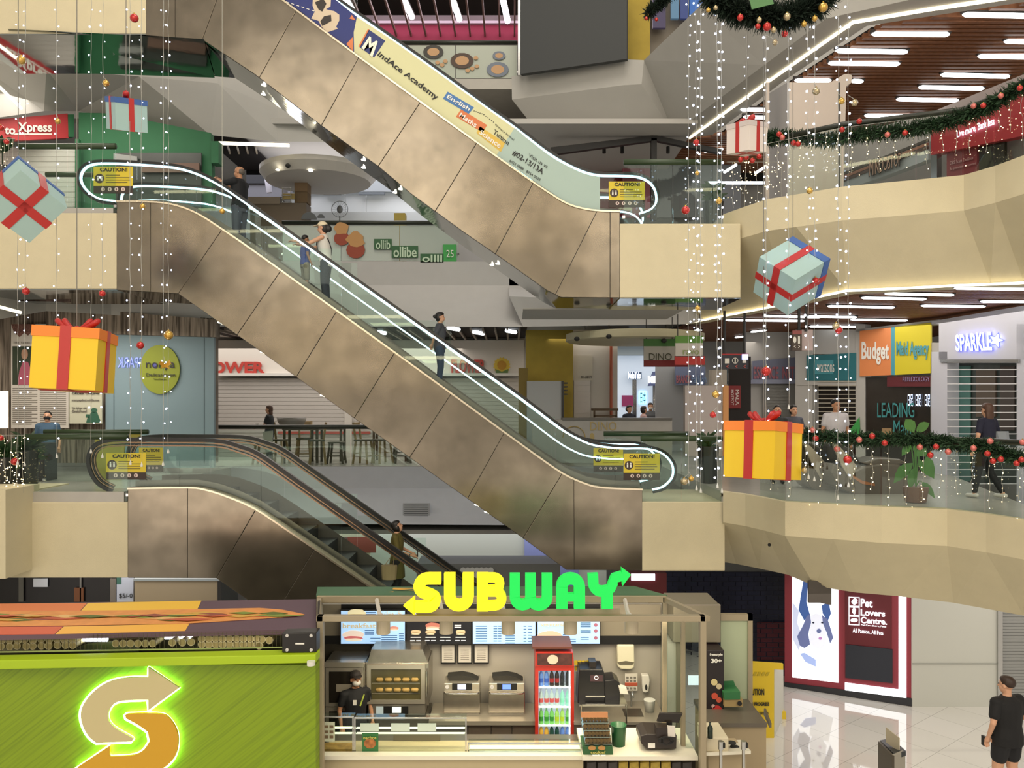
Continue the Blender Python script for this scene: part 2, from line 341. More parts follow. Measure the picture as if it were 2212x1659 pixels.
# upper left: third floor slab facets over the left gallery
band('wall_left', [[(-60,0,16.5),(90,0,18),(300,0,19.5),(480,40,20.5),(620,120,21),(760,190,21)],[(-60,130,16.5),(100,150,17.2),(300,165,18.5),(470,180,19.5),(600,235,20.5),(740,300,21)],[(-60,262,16.5),(95,240,17.8),(170,240,19),(455,292,19.5),(600,306,20.3),(760,306,20.5)],[(-60,262,20),(95,240,21),(170,240,21),(455,292,21),(600,306,21),(760,306,21)]], grey_paint)
struct('light_strip', MB().tube([P(-30,160,15.5),P(46,234,17)], .03, 6), warm_led)
struct('light_strip', MB().tube([P(-30,655,14.5),P(44,675,15.5)], .035, 6), warm_led)
struct('light_strip', MB().tube([P(470,309,20.2),P(625,314,20.4)], .045, 6), warm_led)
band('wall_left', [[(-60,610,15),(100,628,17),(240,632,18.4),(470,640,19)],[(-60,700,15),(100,672,17),(240,680,18.4),(470,700,19)],[(-60,700,20),(100,672,20),(240,680,20),(470,700,20)]], grey_paint)
# unseen warm strips added behind the camera to put streaks in the steel
for z in (7.6, 9.3, 12.9, 14.6, 18.2): struct('light_strip', MB().tube([(-15, -3.5, z), (-3, -2.8, z), (6, -3.4, z), (15, -2.6, z)], .07, 6), M('streak_led', '#fff', e='#ffe8bc', es=16))
# landing blocks in front of the galleries
def landing(x0, y0, x1, y1, Z=14.67, depth=1.73, name='trim_1', bottom=True):
    mb = MB().slab(Pl(Z), x0, y0, x1, y1, 0, depth); struct(name, mb, cream, bevel=.015)
    if bottom:
        b = P(x0, y1, Z); c = P(x1, y1, Z); s = MB().box((b.x, Z, b.z-.02), (c.x, Z+depth, b.z-.002)); struct(name+'_soffit'[:0] if False else 'trim_9', s, mirror)
landing(1339, 483, 1600, 643, name='trim_1'); landing(-80, 460, 252, 624, name='trim_2', depth=2.1)
landing(1386, 1084, 1566, 1233, name='trim_3', bottom=False, depth=2.15); landing(-80, 1085, 276, 1248, name='trim_4', bottom=False, depth=2.15)
landing(-80, -90, 316, 73, name='trim_5')
struct('trim_9', MB().add([P(16,62,14.6), P(440,84,14.6), P(464,168,16.4), P(88,155,16.4)], [(0,1,2,3)]), mirror)
struct('trim_6', MB().slab(Pl(14.5), -80, 1062, 50, 1100, 0, 1.5), cream)
struct('trim_7', MB().slab(Pl(13.9), -80, 1058, 12, 1250, 0, 1.0), cream)
struct('trim_8', MB().slab(Pl(16.4), 1130, 665, 1480, 668, 0, 2.0), grey_paint)

# ------------------------------------------------------------------ escalators
Z0, Z1 = 14.67, 16.4
FR = Pl(Z0)
def escalator(label, top, bot, seams, rail, glass_seams, lit, name='escalator', lights=(), gl=None, inner=None, film=None):
    base = P(bot[-1][0], bot[-1][1], (Z0+Z1)/2)
    t = thing(name, label, 'escalator', base, 'escalators crossing the atrium')
    # outer cladding, panel by panel
    top_ = smoothpath(top, 3)
    for (ta, ba), (tb, bb) in zip(seams, seams[1:]):
        g = .3
        up = [(ta+g, yat(top_, ta+g))]+[p for p in top_ if ta+g < p[0] < tb-g]+[(tb-g, yat(top_, tb-g))]
        dn = [(bb-g, yat(bot, bb-g))]+[p for p in reversed(bot) if ba+g < p[0] < bb-g]+[(ba+g, yat(bot, ba+g))]
        MB().poly(FR, up+dn, .0, .03).build('cladding_panel', steel, t, bevel=.006)
    ins = MB().ext([P(x, y+2, Z0)+Vector((0, .04, 0)) for x, y in top_]+[P(x, y-1, Z0)+Vector((0, .04, 0)) for x, y in reversed(bot)], (0, .05, 0))
    ins.ext([P(x, y+2, Z0)+Vector((0, Z1-Z0-.08, 0)) for x, y in top_]+[P(x, y-1, Z0)+Vector((0, Z1-Z0-.08, 0)) for x, y in reversed(bot)], (0, .08, 0))
    ins.build('truss_side', M('steel_dark', '#77706a', .4, .7), t)
    MB().band([P(x, y, Z0)+Vector((0, .08, 0)) for x, y in top_], .22, .03).build('deck_trim', M('deck_trim', '#d8cdb6', .25, .9), t)
    MB().band([P(x, y, Z0)+Vector((0, Z1-Z0-.08, 0)) for x, y in top_], .2, .03).build('deck_trim', M('deck_trim'), t)
    # soffit with downlights
    MB().rows([[P(x, y, Z0)+Vector((0, .02, -.005)) for x, y in bot], [P(x, y, Z0)+Vector((0, Z1-Z0, -.005)) for x, y in bot]]).build('soffit', mirror, t)
    for x, q in lights:
        c = P(x, yat(bot, x), Z0)+Vector((0, .1+q*1.4, -.012)); MB().sph(c, .06, (1, 1, .3), 10, 6).build('downlight', spot_mat, t)
    # moving steps and the well they run in
    xa, xb = top_[0][0], top_[-1][0]; A = P(xa, 0, Z0).x; Bx = P(xb, 0, Z0).x; st = []; x = A; dz = -.10
    zf = lambda X: P(0, yat(top_, X/Z0*F+CX), Z0).z+dz
    pts = []; x = A
    while x < Bx:
        x2 = min(x+.4, Bx); z = zf((x+x2)/2); pts += [(x, z), (x2, z)]; x = x2
    mb = MB(); r = [[Vector((X, Y, Z)) for X, Z in pts] for Y in (Z0+.32, Z1-.32)]; mb.rows(r).build('step_band', M('step_grey', '#4b4d4f', .5, .6), t, fixn=False)
    mb = MB()
    for Y in (Z0+.3, Z1-.3): mb.rows([[Vector((X, Y, zf(X)+.22)) for X, _ in pts], [Vector((X, Y, zf(X)-.25)) for X, _ in pts]])
    mb.build('skirt_panel', M('steel_dark'), t)
    # balustrades
    rp = smoothpath(rail, 4)
    glm = gl or glass
    body = [p for p in rp]
    lo_x = body[0][0]
    for k, Y in enumerate((Z0+.1, Z1-.1)):
        off = Vector((0, Y-Z0, 0))
        path = [P(x, y, Z0)+off for x, y in rp]
        if lit:
            MB().band(path, .075, .05).build('handrail', rubber, t)
            nn = []
            for i, p in enumerate(path):
                d = (path[min(i+1, len(path)-1)]-path[max(i-1, 0)]).normalized(); nn.append(p-Vector((-d.z, 0, d.x))*.045)
            MB().band(nn, .04, .032).build('light_strip', led, t)
            if k: MB().band([q+Vector((0, -.05, -.30)) for q in nn[len(nn)//6:-len(nn)//5]], .02, .03).build('led_reflection', led, t)  # added glowing strip standing in for the rail LED's reflection in the glass
        else:
            MB().band(path, .08, .07).build('handrail', rubber, t)
            for q, mt in ((.055, 'rail_bronze'), (.085, None), (.115, 'rail_bronze')):
                nn = []
                for i, p in enumerate(path):
                    d = (path[min(i+1, len(path)-1)]-path[max(i-1, 0)]).normalized(); nn.append(p-Vector((-d.z, 0, d.x))*q)
                MB().band(nn, .05, .018).build('rail_track', M('rail_bronze', '#8a6f58', .3, .9) if mt else rubber, t)
        # glass between rail and deck
        n = len(rp); ups = rp
        cuts = glass_seams
        for ga, gb in zip(cuts, cuts[1:]):
            # rail path is scanned by x between the newels
            mids = [p for p in ups if ga < p[0] < gb and p[1] < yat(top_, min(max(p[0], xa), xb))-20]
            if len(mids) < 2: continue
            mids.sort()
            f = lambda X: yat(mids, X)
            up = [(ga+.6, f(ga))]+mids+[(gb-.6, f(gb))]
            lo = [(gb-.6, yat(top_, gb)+1)]+[p for p in reversed(top_) if ga+1 < p[0] < gb-1]+[(ga+.6, yat(top_, ga)+1)]
            MB().ext([P(x, y+1, Z0)+off for x, y in up]+[P(x, y, Z0)+off for x, y in lo], (0, .012, 0)).build('glass_panel', glm if k == 0 else glass, t)
    return t
# upper escalator
U_top = [(315,-130),(440,-125),(611,1),(765,116),(946,248),(1110,365),(1183,415),(1227,441),(1265,452),(1300,456),(1339,457)]
U_bot = [(315,76),(437,85),(550,160),(694,271),(817,359),(889,419),(1000,500),(1100,569),(1180,626),(1212,642),(1339,643)]
U_rail = [(560,-130),(727,-8),(900,113),(1050,222),(1110,264),(1183,320),(1227,347),(1265,364),(1297,371),(1340,372),(1378,374),(1405,385),(1421,405),(1425,432),(1415,450),(1400,459),(1384,464)]
film = M('window_film', '#cfd0a8', .5)
esc_u = escalator('topmost steel-clad escalator with an academy advert printed on its glass side', U_top, U_bot,
    [(315,315),(378,378),(500,437),(640,560),(775,694),(908,817),(1030,940),(1152,1070),(1290,1200),(1318,1318),(1339,1339)], U_rail, [570,640,770,960,1110,1235,1296,1345,1395], True,
    lights=[(560,.15),(520,.9),(780,.15),(760,.8),(860,.2),(830,.95),(1075,.5),(1060,.95)])
# middle escalator
M_top = [(252,435),(335,437),(385,445),(430,463),(480,495),(550,543),(750,687),(945,828),(1100,941),(1165,988),(1215,1022),(1260,1043),(1300,1053),(1388,1057)]
M_bot = [(252,626),(385,634),(560,757),(700,857),(900,999),(1100,1141),(1224,1231),(1388,1232)]
M_rail = [(243,437),(206,431),(178,412),(164,388),(168,365),(188,349),(230,345),(330,350),(395,359),(460,386),(550,446),(820,638),(1094,832),(1150,873),(1215,922),(1250,943),(1285,957),(1340,964),(1400,965),(1437,977),(1459,1003),(1459,1033),(1438,1056),(1412,1064)]
esc_m = escalator('middle steel-clad escalator carrying four riders behind clear white-lit glass', M_top, M_bot,
    [(252,252),(325,325),(480,385),(607,512),(728,640),(853,765),(975,885),(1090,1010),(1215,1130),(1240,1240),(1388,1388)], M_rail, [175,290,420,560,735,960,1200,1330,1450], True,
    lights=[(469,.05),(560,.1),(693,.05),(1030,.05),(1052,.05)])
# lower escalator
L_top = [(276,1055),(405,1053),(445,1058),(490,1072),(550,1098),(620,1144),(760,1240),(840,1295),(1200,1545),(1290,1595),(1400,1600)]
L_bot = [(276,1248),(467,1249),(560,1313),(760,1450),(900,1550),(1000,1600),(1300,1670),(1400,1672)]
L_rail = [(236,1062),(208,1046),(191,1020),(186,990),(196,966),(218,954),(260,950),(330,950),(460,952),(515,965),(560,984),(650,1047),(925,1240),(1100,1363),(1250,1465),(1330,1500),(1400,1505)]
esc_l = escalator('lowest steel-clad escalator with dark handrails and one rider, no light line', L_top, L_bot,
    [(276,276),(405,405),(553,467),(680,590),(800,720),(1000,900),(1200,1100),(1400,1400)], L_rail, [200,275,383,560,735,900,1200,1390], False, lights=[(500,.5)])
# ------------------------------------------------------------------ ceiling lights
def ceil_light(x0, y0, x1, y1, z, r, label, group):
    a = H(x0, y0, z); b = H(x1, y1, z)
    t = thing('ceiling_light', label, 'light', (a+b)/2, group)
    d = (b-a).normalized()
    MB().tube([a, a+d*.06, b-d*.06, b], [r*.5, r, r, r*.5], 10).build('light_tube', tube_mat, t)
    MB().tube([a-d*.03+Vector((0,0,r*.9)), b+d*.03+Vector((0,0,r*.9))], r*.9, 8).build('housing', M('light_housing', '#3a3430', .6), t)
UL = [(1884,73,2050,74),(1806,109,1960,112),(1790,136,1943,138),(2080,31,2300,36),(2170,89,2320,92),(2113,121,2290,124),(2033,161,2180,165),(1985,188,2125,191),(1937,214,2070,217),(1868,249,1966,251),(1970,250,1996,252),(1717,173,1795,174),(1838,174,1864,176),(1600,236,1662,237),(1606,252,1664,254),(1877,286,1915,288),(1828,307,1870,308)]
PLW = {0:'above the hanging garland wreath end',}
for i, q in enumerate(UL): ceil_light(*q, L3-1.66, .05, 'long white tube light on the upper slatted timber ceiling at right', 'tube lights of the upper timber ceiling')
LLs = [(2062,622,2300,626),(1912,634,2060,637),(1861,643,2000,646),(1788,661,1932,664),(1990,660,2128,662),(2118,651,2300,652),(1838,690,1960,692),(1745,683,1850,685),(1650,682,1772,685),(1568,691,1738,693),(1748,705,1860,706),(1690,728,1712,724),(1500,713,1516,713),(1588,729,1618,725),(1622,717,1656,713)]
for i, q in enumerate(LLs): ceil_light(*q, L2-1.66, .03, 'long white tube light on the lower slatted timber ceiling at right', 'tube lights of the lower timber ceiling')
for x, y in [(880,15),(985,20),(1092,24),(750,3)]:
    c = P(x, y, 23); t = thing('ceiling_light', 'short white tube light under the dark topmost ceiling', 'light', c, 'lights of the topmost ceiling')
    MB().tube([c+Vector((-.06,-.6,.0)), c+Vector((.06,.6,.0))], .09, 8).build('light_tube', tube_mat, t)
    MB().tube([c+Vector((-.07,-.7,.09)), c+Vector((.07,.7,.09))], .08, 8).build('housing', M('light_housing'), t)
for k in range(12): one('ceiling_slat', 'thin reddish metal batten hanging under the dark topmost ceiling', 'batten', MB().box((P(770+k*34,20,23).x, 21.9, 17.15), (P(770+k*34,20,23).x+.05, 25, 17.25)), M('batten', '#7a5a54', .5), 'battens of the topmost ceiling')

# ------------------------------------------------------------------ balustrades
def balustrade(label, stations, z, h=1.08, posts=(), railr=.045, ext0=None, mat=None, gm=None, cat='railing'):
    """stations: plan points along the slab edge (Vectors)"""
    c = sum(stations, Vector())/len(stations); c.z = z
    t = thing('glass_railing', label, cat, c)
    MB().tube([Vector((p.x, p.y, z+h)) for p in (ext0 or stations)], railr, 10).build('handrail', mat or green_rail, t, smooth=True)
    for i, (a, b) in enumerate(zip(stations, stations[1:])):
        d = (b-a).normalized()*.012; MB().ext([Vector((a.x, a.y, z-.05))+d, Vector((b.x, b.y, z-.05))-d, Vector((b.x, b.y, z+h-.02))-d, Vector((a.x, a.y, z+h-.02))+d], (0, .012, 0)).build('glass_panel', gm or glass, t)
    for p in posts: MB().cyl((p.x, p.y+.03, z), (p.x, p.y+.03, z+h), .02, n=8).build('post', chrome, t)
    return t
off = Vector((.04, .09, 0))
S1 = [H(x, y, L1)+off for x, y in [(1640,1072),(1696,1084),(1904,1095),(2046,1100),(2130,1110),(2212,1122),(2400,1160)]]
balustrade('glass railing of the right-hand gallery behind the lower garland', S1, L1, mat=M('dark_rail', '#23281f', .35))
S2 = [H(x, y, L2)+off for x, y in [(1700,423),(1820,403),(1980,388),(2082,378),(2150,358),(2212,335),(2400,270)]]
balustrade('glass railing of the upper right gallery behind the upper garland', S2, L2, mat=M('dark_rail'))
def rail_straight(label, xa, xb, ytop, ybot, Z, xg0=None, xg1=None, mat=None, panels=2, gm=None):
    a = P(xa, ytop, Z); b = P(xb, ytop, Z); t = thing('glass_railing', label, 'railing', P((xa+xb)/2, ybot, Z))
    MB().tube([a, b], .055, 12).build('handrail', mat or green_rail, t, smooth=True)
    g0 = xg0 if xg0 is not None else xa; g1 = xg1 if xg1 is not None else xb
    for k in range(panels):
        u = g0+(g1-g0)*k/panels; v = g0+(g1-g0)*(k+1)/panels
        MB().slab(Pl(Z), u+.8, ytop+6, v-.8, ybot, 0, .012).build('glass_panel', gm or glass, t)
    for x in (g0, g1):
        c = P(x, (ybot+ytop)/2, Z); MB().bx(P(x, ybot-14, Z), (.05, .05, .05)).build('glass_clamp', chrome, t)
    return t
rail_straight('green handrail with glass on the landing at the foot of the middle escalator', 1384, 1560, 947, 1083, 14.72)
rail_straight('dark green handrail behind the foot of the middle escalator', 1304, 1488, 937, 1060, 16.6)
rail_straight('green handrail with glass on the landing at the foot of the topmost escalator', 1347, 1560, 350, 483, 14.72)
rail_straight('green handrail with glass on the landing at the head of the lowest escalator', 52, 276, 943, 1083, 14.72)
rail_straight('dark green handrail behind the head of the lowest escalator', 96, 320, 933, 1050, 16.6)
rail_straight('green handrail with glass on the landing at the head of the middle escalator', 40, 250, 316, 460, 14.72)
rail_straight('lower green handrail behind the head of the middle escalator', 100, 215, 377, 450, 16.6)
rail_straight('long grey handrail and glass in front of the stools on the far gallery', 462, 905, 922, 1006, 20.35, mat=M('dark_rail'), panels=3)
rb = rail_straight('long grey handrail with printed glass in front of the far food counter', 610, 990, 481, 563, 20.35, mat=M('dark_rail'), panels=3, gm=M('frosted', '#a9b3ab', .3))
pb = Pl(20.30)
def blob(mb, pl, cx, cy, rx, ry, off=0, th=.01, n=14, jit=0, r=rnd):
    return mb.poly(pl, [(cx+rx*math.cos(a)*(1+r.uniform(-jit, jit)), cy-ry*math.sin(a)*(1+r.uniform(-jit, jit))) for a in [2*math.pi*k/n for k in range(n)]], off, th)
def paint(n, c, r=.6): return M(n, c, r)
def prnt(name, mb, mat, parent): return mb.build(name, mat, parent)
red = M('paint_red', '#a8242a', .5); dgreen = M('paint_green', '#2c5c36', .5); yellow = M('paint_yellow', '#e2c62e', .5)
wht = M('print_white', '#e4e2da', .6); blk = M('print_black', '#1b1b1b', .6); tan = M('print_tan', '#b98a55', .6)
for (x, y, s) in ((738, 505, 1), (768, 530, 1.2)):
    prnt('cup_print', blob(MB(), pb, x, y+10, 17*s, 15*s), M('cola_red', '#93402a', .6), rb)
    prnt('food_print', blob(MB(), pb, x, y-12, 16*s, 14*s, .004, jit=.2), tan, rb)
for s, x0, y0, x1, y1 in (('ollib', 812, 518, 843, 538), ('ollibe', 850, 533, 900, 556), ('ollll', 912, 550, 955, 566)):
    MB().slab(pb, x0-4, y0-2, x1+3, y1+1, .0, .012).build('lettering_ground', dgreen, rb)
    text(s, pb, (x0, y0, x1, y1), M('letter_pale', '#bdd2b8', .6), rb, off=.012, bold=.02)
prnt('green_print', MB().slab(pb, 957, 528, 986, 565, 0, .01), M('bright_green', '#3f9c4d', .6), rb)
text('25', pb, (964, 540, 980, 556), wht, rb, off=.01)
rt = rail_straight('dark handrail with food-printed glass on the topmost far gallery', 850, 1118, 92, 170, 21.7, mat=M('dark_rail'), panels=2, gm=M('frosted_warm', '#a5ada0', .3))
pt = Pl(21.66)
for x, y, r, c in ((936,112,22,'#3c3a36'),(998,131,25,'#4a3a30'),(1075,150,24,'#6f7886'),(1078,120,14,'#6f7886')):
    prnt('food_print', blob(MB(), pt, x, y, r, r*.68), M('fp'+c, c, .6), rt); prnt('food_print', blob(MB(), pt, x, y, r*.6, r*.4, .004), M('fpi', '#b9936b', .6), rt)
for x, y in ((945,135),(955,140),(962,132),(1010,152),(1020,148),(1030,143),(1028,125)): prnt('food_print', blob(MB(), pt, x, y, 5, 4), M('fpi'), rt)
# topmost back wall
struct('wall_back', MB().slab(Pl(24.5), 600, 48, 1120, 92, 0, .1), M('magenta_wall', '#8e2143', .7))
struct('wall_back', MB().slab(Pl(24.4), 600, 33, 1120, 50, 0, .1), M('lilac_wall', '#b9a6b8', .7))
struct('wall_back', MB().slab(Pl(24.6), 600, 92, 1125, 200, 0, .1), M('dim_wall', '#5c5a55', .8))
one('display_board', 'big charcoal board panel between the magenta wall and the yellow column', 'board', MB().poly(Pl(a=(1122,21.0),b=(1354,20.1)), [(1124,160),(1354,127),(1354,-40),(1124,-40)], 0, .15), M('charcoal', '#3b3e3f', .7))
struct('trim_2', MB().slab(Pl(21.3), 1119, -40, 1125, 162, .05, .1), chrome)
struct('wall_back', MB().poly(Pl(20.9), [(1355,128),(1391,130),(1404,118),(1404,-40),(1355,-40)], 0, .3), M('yellow_wall', '#a8923a', .8, nz=.12, ns=3))
struct('wall_back', MB().poly(Pl(21.4), [(1403,130),(1445,110),(1560,10),(1560,-40),(1403,-40)], 0, .3), M('brown_glass', '#7c7466', .4))
for x0,x1,c in ((1410,1438,'#3a3350'),(1450,1466,'#4f7390'),(1470,1486,'#2f3f74'),(1490,1530,'#2f5fa8')):
    one('shop_display', 'blurred blue and grey shop display high behind the hanging garland', 'display', MB().slab(Pl(21), x0, -30, x1, 60 if x0<1445 else 40, 0, .1), M('sd'+c, c, .4, e=c, es=.4), 'shop displays at the top')

# ------------------------------------------------------------------ storefronts on the right, level one
shut_w = M('shutter_white', '#c4bfba', .6)
def ribbed(pl, x0, y0, x1, y1, n, off=0):
    mb = MB(); h = (y1-y0)/n
    for k in range(n): mb.slab(pl, x0, y0+k*h, x1, y0+(k+.86)*h, off, .03)
    mb.slab(pl, x0, y0, x1, y1, off-.015, .02); return mb
def bars(pl, x0, y0, x1, y1, n, off=0, t=1.4):
    mb = MB(); h = (y1-y0)/n
    for k in range(n+1): mb.slab(pl, x0, y0+k*h-t/2, x1, y0+k*h+t/2, off, .02)
    return mb
SP = Pl(a=(2030,18.3), b=(2212,15.8))
t = thing('storefront', 'white shop front with blue-lit sign and open-bar shutter, far right', 'shop', SP.at(2120, L1))
mb = MB(); mb.slab(SP, 2028, 692, 2330, 778, 0, .3); mb.slab(SP, 2012, 760, 2046, 1045, 0, .3); mb.slab(SP, 2196, 700, 2330, 1100, 0, .3); mb.poly(SP, [(2012,694),(2330,640),(2330,700),(2012,700)], -.01, .3)
mb.build('facade', M('white_shop', '#c6c8d2', .6), t)
MB().slab(SP, 2030, 776, 2200, 783, .04, .1).build('ledge', chrome, t)
sgn = M('sign_blue_white', '#ffffff', e='#dfe4ff', es=4); halo = M('sign_blue', '#5a6cff', e='#4f5cff', es=1.4)
q = ((2063,723),(2140,716),(2143,757),(2065,759))
text('SPARKLE', SP, None, halo, t, 'sign_backing', off=.03, th=.02, bold=.035, quad=q, res=2); text('SPARKLE', SP, None, sgn, t, 'sign_letters', off=.06, th=.02, bold=.015, quad=q)
def star(pl, cx, cy, r, off, th=.02, k=.42, rot=0): return MB().poly(pl, [(cx+(r if i % 2 == 0 else r*k)*math.sin(rot+i*math.pi/5), cy-(r if i % 2 == 0 else r*k)*math.cos(rot+i*math.pi/5)) for i in range(10)], off, th)
star(SP, 2151, 735, 14, .06, rot=.3).build('sign_star', sgn, t); star(SP, 2151, 735, 17, .03, rot=.3).build('sign_backing', halo, t)
bars(SP, 2046, 783, 2196, 1045, 17, .02, 2.0).build('shutter_bars', M('bar_white', '#d9dadd', .4), t)
MB().slab(SP, 2040, 780, 2200, 1045, -.35, .03).build('shop_window', M('dusk_glass', '#525a58', .25, nz=.4, ns=1.5), t)
for x0, x1, y0, y1, c in ((2065,2095,790,1040,'#4f7a74'),(2108,2150,800,900,'#5d5349'),(2160,2190,790,930,'#4a4340')):
    MB().slab(SP, x0, y0, x1, y1, -.3, .03).build('window_display', M('wd'+c, c, .5), t)
BP = Pl(a=(1720,21.5), b=(2030,18.5))
t = thing('storefront', 'shop front with orange and yellow sign above a dark window', 'shop', BP.at(1930, L1))
mb = MB(); mb.slab(BP, 1848, 700, 1868, 1030, 0, .3); mb.slab(BP, 2010, 740, 2030, 1030, 0, .3); mb.poly(BP, [(1848,712),(2011,692),(2030,690),(2030,700),(1848,718)], .0, .3); mb.build('facade', M('shop_grey', '#b5b3ae', .7), t)
MB().poly(BP, [(1857,715),(1925,707),(1925,810),(1857,813)], .05, .08).build('orange_sign_panel', M('sgn_orange', '#d9854e', .5), t, label='orange sign panel')
MB().poly(BP, [(1925,707),(1933,706),(1933,810),(1925,810)], .05, .08).build('blue_sign_panel', M('sgn_teal', '#4a97a8', .5), t)
MB().poly(BP, [(1933,706),(2010,697),(2010,806),(1933,810)], .05, .08).build('yellow_sign_panel', M('sgn_yellow', '#cfc126', .5), t, label='yellow sign panel')
text('Budget', BP, (1861,738,1920,788), wht, t, off=.06, bold=.03); text('Maid Agency', BP, (1936,737,2006,777), M('sgn_teal'), t, off=.06, bold=.03)
MB().slab(BP, 1866, 815, 2010, 1030, -.05, .05).build('shop_window', M('night_glass', '#2c2722', .15, nz=.3, ns=2), t)
MB().slab(BP, 1916, 813, 2010, 835, .0, .04).build('red_sign', M('dk_red', '#5e1f26', .5), t); text('REFLEXOLOGY', BP, (1950,814,2008,824), M('lilac', '#9a8fb8', .5), t, off=.01)
text('LEADING', BP, (1895,870,1975,902), M('teal_letters', '#3f8e90', .5), t, off=.01); text('Maid', BP, (1930,908,1968,940), M('teal_letters'), t, off=.01)
for x in (1961,1978,1998): text('日足', BP, (x, 852, x+11, 878), M('neon_reflection', '#fff', e='#bcd6ff', es=2.2), t, 'reflected_characters', off=.0)  # neon lettering reflected in the window, modelled as glowing characters
MB().slab(BP, 1905, 925, 1925, 945, .0, .05).build('toy_house', M('house_tan', '#9a7f5a', .6), t)
WP = BP
t = thing('storefront', 'shop front with a teal sign over a half-closed barred shutter', 'shop', WP.at(1790, L1))
mb = MB(); mb.slab(WP, 1718, 712, 1755, 1000, 0, .3); mb.slab(WP, 1720, 712, 1850, 765, -.02, .3); mb.slab(WP, 1720, 822, 1850, 832, .02, .2); mb.build('facade', M('shop_grey'), t)
MB().poly(WP, [(1742,768),(1848,762),(1848,822),(1742,822)], .04, .08).build('teal_sign_panel', M('teal_panel', '#2d6f78', .4), t)
MB().slab(WP, 1760, 778, 1800, 808, .05, .04).build('pale_sign_panel', M('teal_pale', '#4f98a3', .4), t); text('watsons', WP, (1765,784,1802,804), wht, t, off=.06)
bars(WP, 1766, 824, 1848, 945, 13, .05, 1.6).build('shutter_bars', M('bar_tan', '#bdb6a6', .4), t); MB().slab(WP, 1740, 824, 1850, 990, -.3, .04).build('shop_window', M('night_glass'), t)
MB().slab(WP, 1720, 832, 1742, 990, -.01, .1).build('side_pillar', M('pillar_olive', '#77735a', .6), t)
one('corner_sticker', 'bright green triangular sticker low on the wall behind the white-shirted man', 'sticker', MB().poly(BP, [(1832,935),(1856,901),(1858,940)], .06, .02), M('bright_green'))
GP = Pl(22.5)
t = thing('storefront', 'grey shuttered shop front with a red-lettered slate sign', 'shop', GP.at(1672, L1))
MB().slab(GP, 1610, 708, 1730, 990, -.1, .2).build('facade', M('shop_grey'), t)
MB().poly(GP, [(1626,780),(1718,772),(1718,824),(1626,824)], .1, .1).build('sign_panel', M('slate', '#6c7186', .5), t); text('ESSENCE  NET', GP, (1628,792,1716,818), M('pinkish', '#9c5a64', .5), t, off=.12, bold=.02)
MB().slab(GP, 1622, 820, 1720, 829, .2, .25).build('ledge', M('slate_light', '#8b90a6', .5), t)
ribbed(GP, 1650, 832, 1718, 940, 16, .05).build('roller_shutter', M('shutter_grey', '#83837f', .6), t)
t = thing('wall_board', 'tall pale lilac board standing left of the hanging yellow gift', 'board', Pl(19.5).at(1527, L1))
MB().slab(Pl(19.5), 1480, 833, 1562, 985, 0, .2).build('board', M('board_lilac', '#b4aaa6', .7), t); MB().slab(Pl(19.45), 1562, 833, 1574, 985, 0, .2).build('orange_edge', M('edge_orange', '#c98e55', .5), t)
MB().slab(Pl(21), 1537, 799, 1570, 833, 0, .3).build('upper_panel', M('panel_tan', '#b0a799', .7), t)
t = thing('standing_banner', 'red vertical banner with white characters hanging by the dark doorway', 'banner', Pl(21.25).at(1587, L1+1.5))
MB().slab(Pl(21.24), 1575, 833, 1600, 882, 0, .05).build('banner_cloth', M('dk_red2', '#7e1c1c', .6), t); text('MALA', Pl(21.24), None, wht, t, quad=((1596,842),(1596,875),(1589,875),(1589,842)), off=.0); text('HOTPOT', Pl(21.24), None, wht, t, quad=((1585,842),(1585,875),(1579,875),(1579,842)), off=0)
struct('wall_back', MB().slab(Pl(21.3), 1575, 770, 1622, 990, 0, .1), M('doorway_dark', '#26211e', .8))
# hanging signs
def sign(label, pl, x0, y0, x1, y1, mat, hang=(), zt=None, depth=.12):
    t = thing('hanging_sign', label, 'sign', pl((x0+x1)/2, y1)); MB().slab(pl, x0, y0, x1, y1, 0, depth).build('panel', mat, t)
    for x in hang:
        a = pl(x, y0, -.06); MB().cyl(a, (a.x, a.y, zt), .03, n=8).build('hanger', black, t)
    return t
navy = M('navy_sign', '#1d2230', .4)
p = Pl(17.5); t = sign('dark blue hanging direction sign with bus, toilet and arrow symbols', p, 1560, 764, 1617, 797, navy, (1565,1608), L2-1.6)
MB().slab(p, 1560, 764, 1617, 767, .01, .01).build('red_edge', M('paint_red'), t)
MB().poly(p, [(1566,774),(1576,774),(1576,785),(1566,785)], .01, .01).build('bus_symbol', wht, t); MB().tube([p(1588+6*math.cos(a), 779-6*math.sin(a), .015) for a in [k*math.pi/6 for k in range(12)]], .008, 5, True).build('ring_symbol', wht, t)
MB().slab(p, 1587, 774, 1589.5, 785, .01, .01).build('figure_symbol', wht, t); MB().slab(p, 1604, 775, 1612, 784, .01, .01).build('lift_symbol', wht, t)
for x in (1569,1588,1606): text('<', p, (x, 788, x+5, 795), M('arrow_red', '#c4564e', .5), t, 'arrow_symbol', off=.01)
MB().slab(p, 1603, 765, 1616, 777, .02, .02).build('lit_tag', M('neon_vio', '#fff', e='#8f96ff', es=2), t)
p = Pl(15.5); t = sign('small brown toilet sign on a pole with a white box behind', p, 1712, 716, 1732, 757, M('brown_sign', '#473a31', .5), (1726,1741), L2-1.6)
MB().slab(Pl(15.6), 1732, 712, 1756, 757, 0, .2).build('white_side', M('white_side', '#b9a8a8', .6), t); MB().slab(p, 1712, 714, 1732, 722, .01, .02).build('red_edge', M('arrow_red2', '#8d4a48', .5), t)
MB().slab(p, 1724, 726, 1728, 742, .01, .01).build('figure_symbol', wht, t); text('<', p, (1715,745,1719,752), wht, t, 'arrow_symbol', off=.01); text('>', p, (1724,745,1728,752), wht, t, 'arrow_symbol', off=.01)
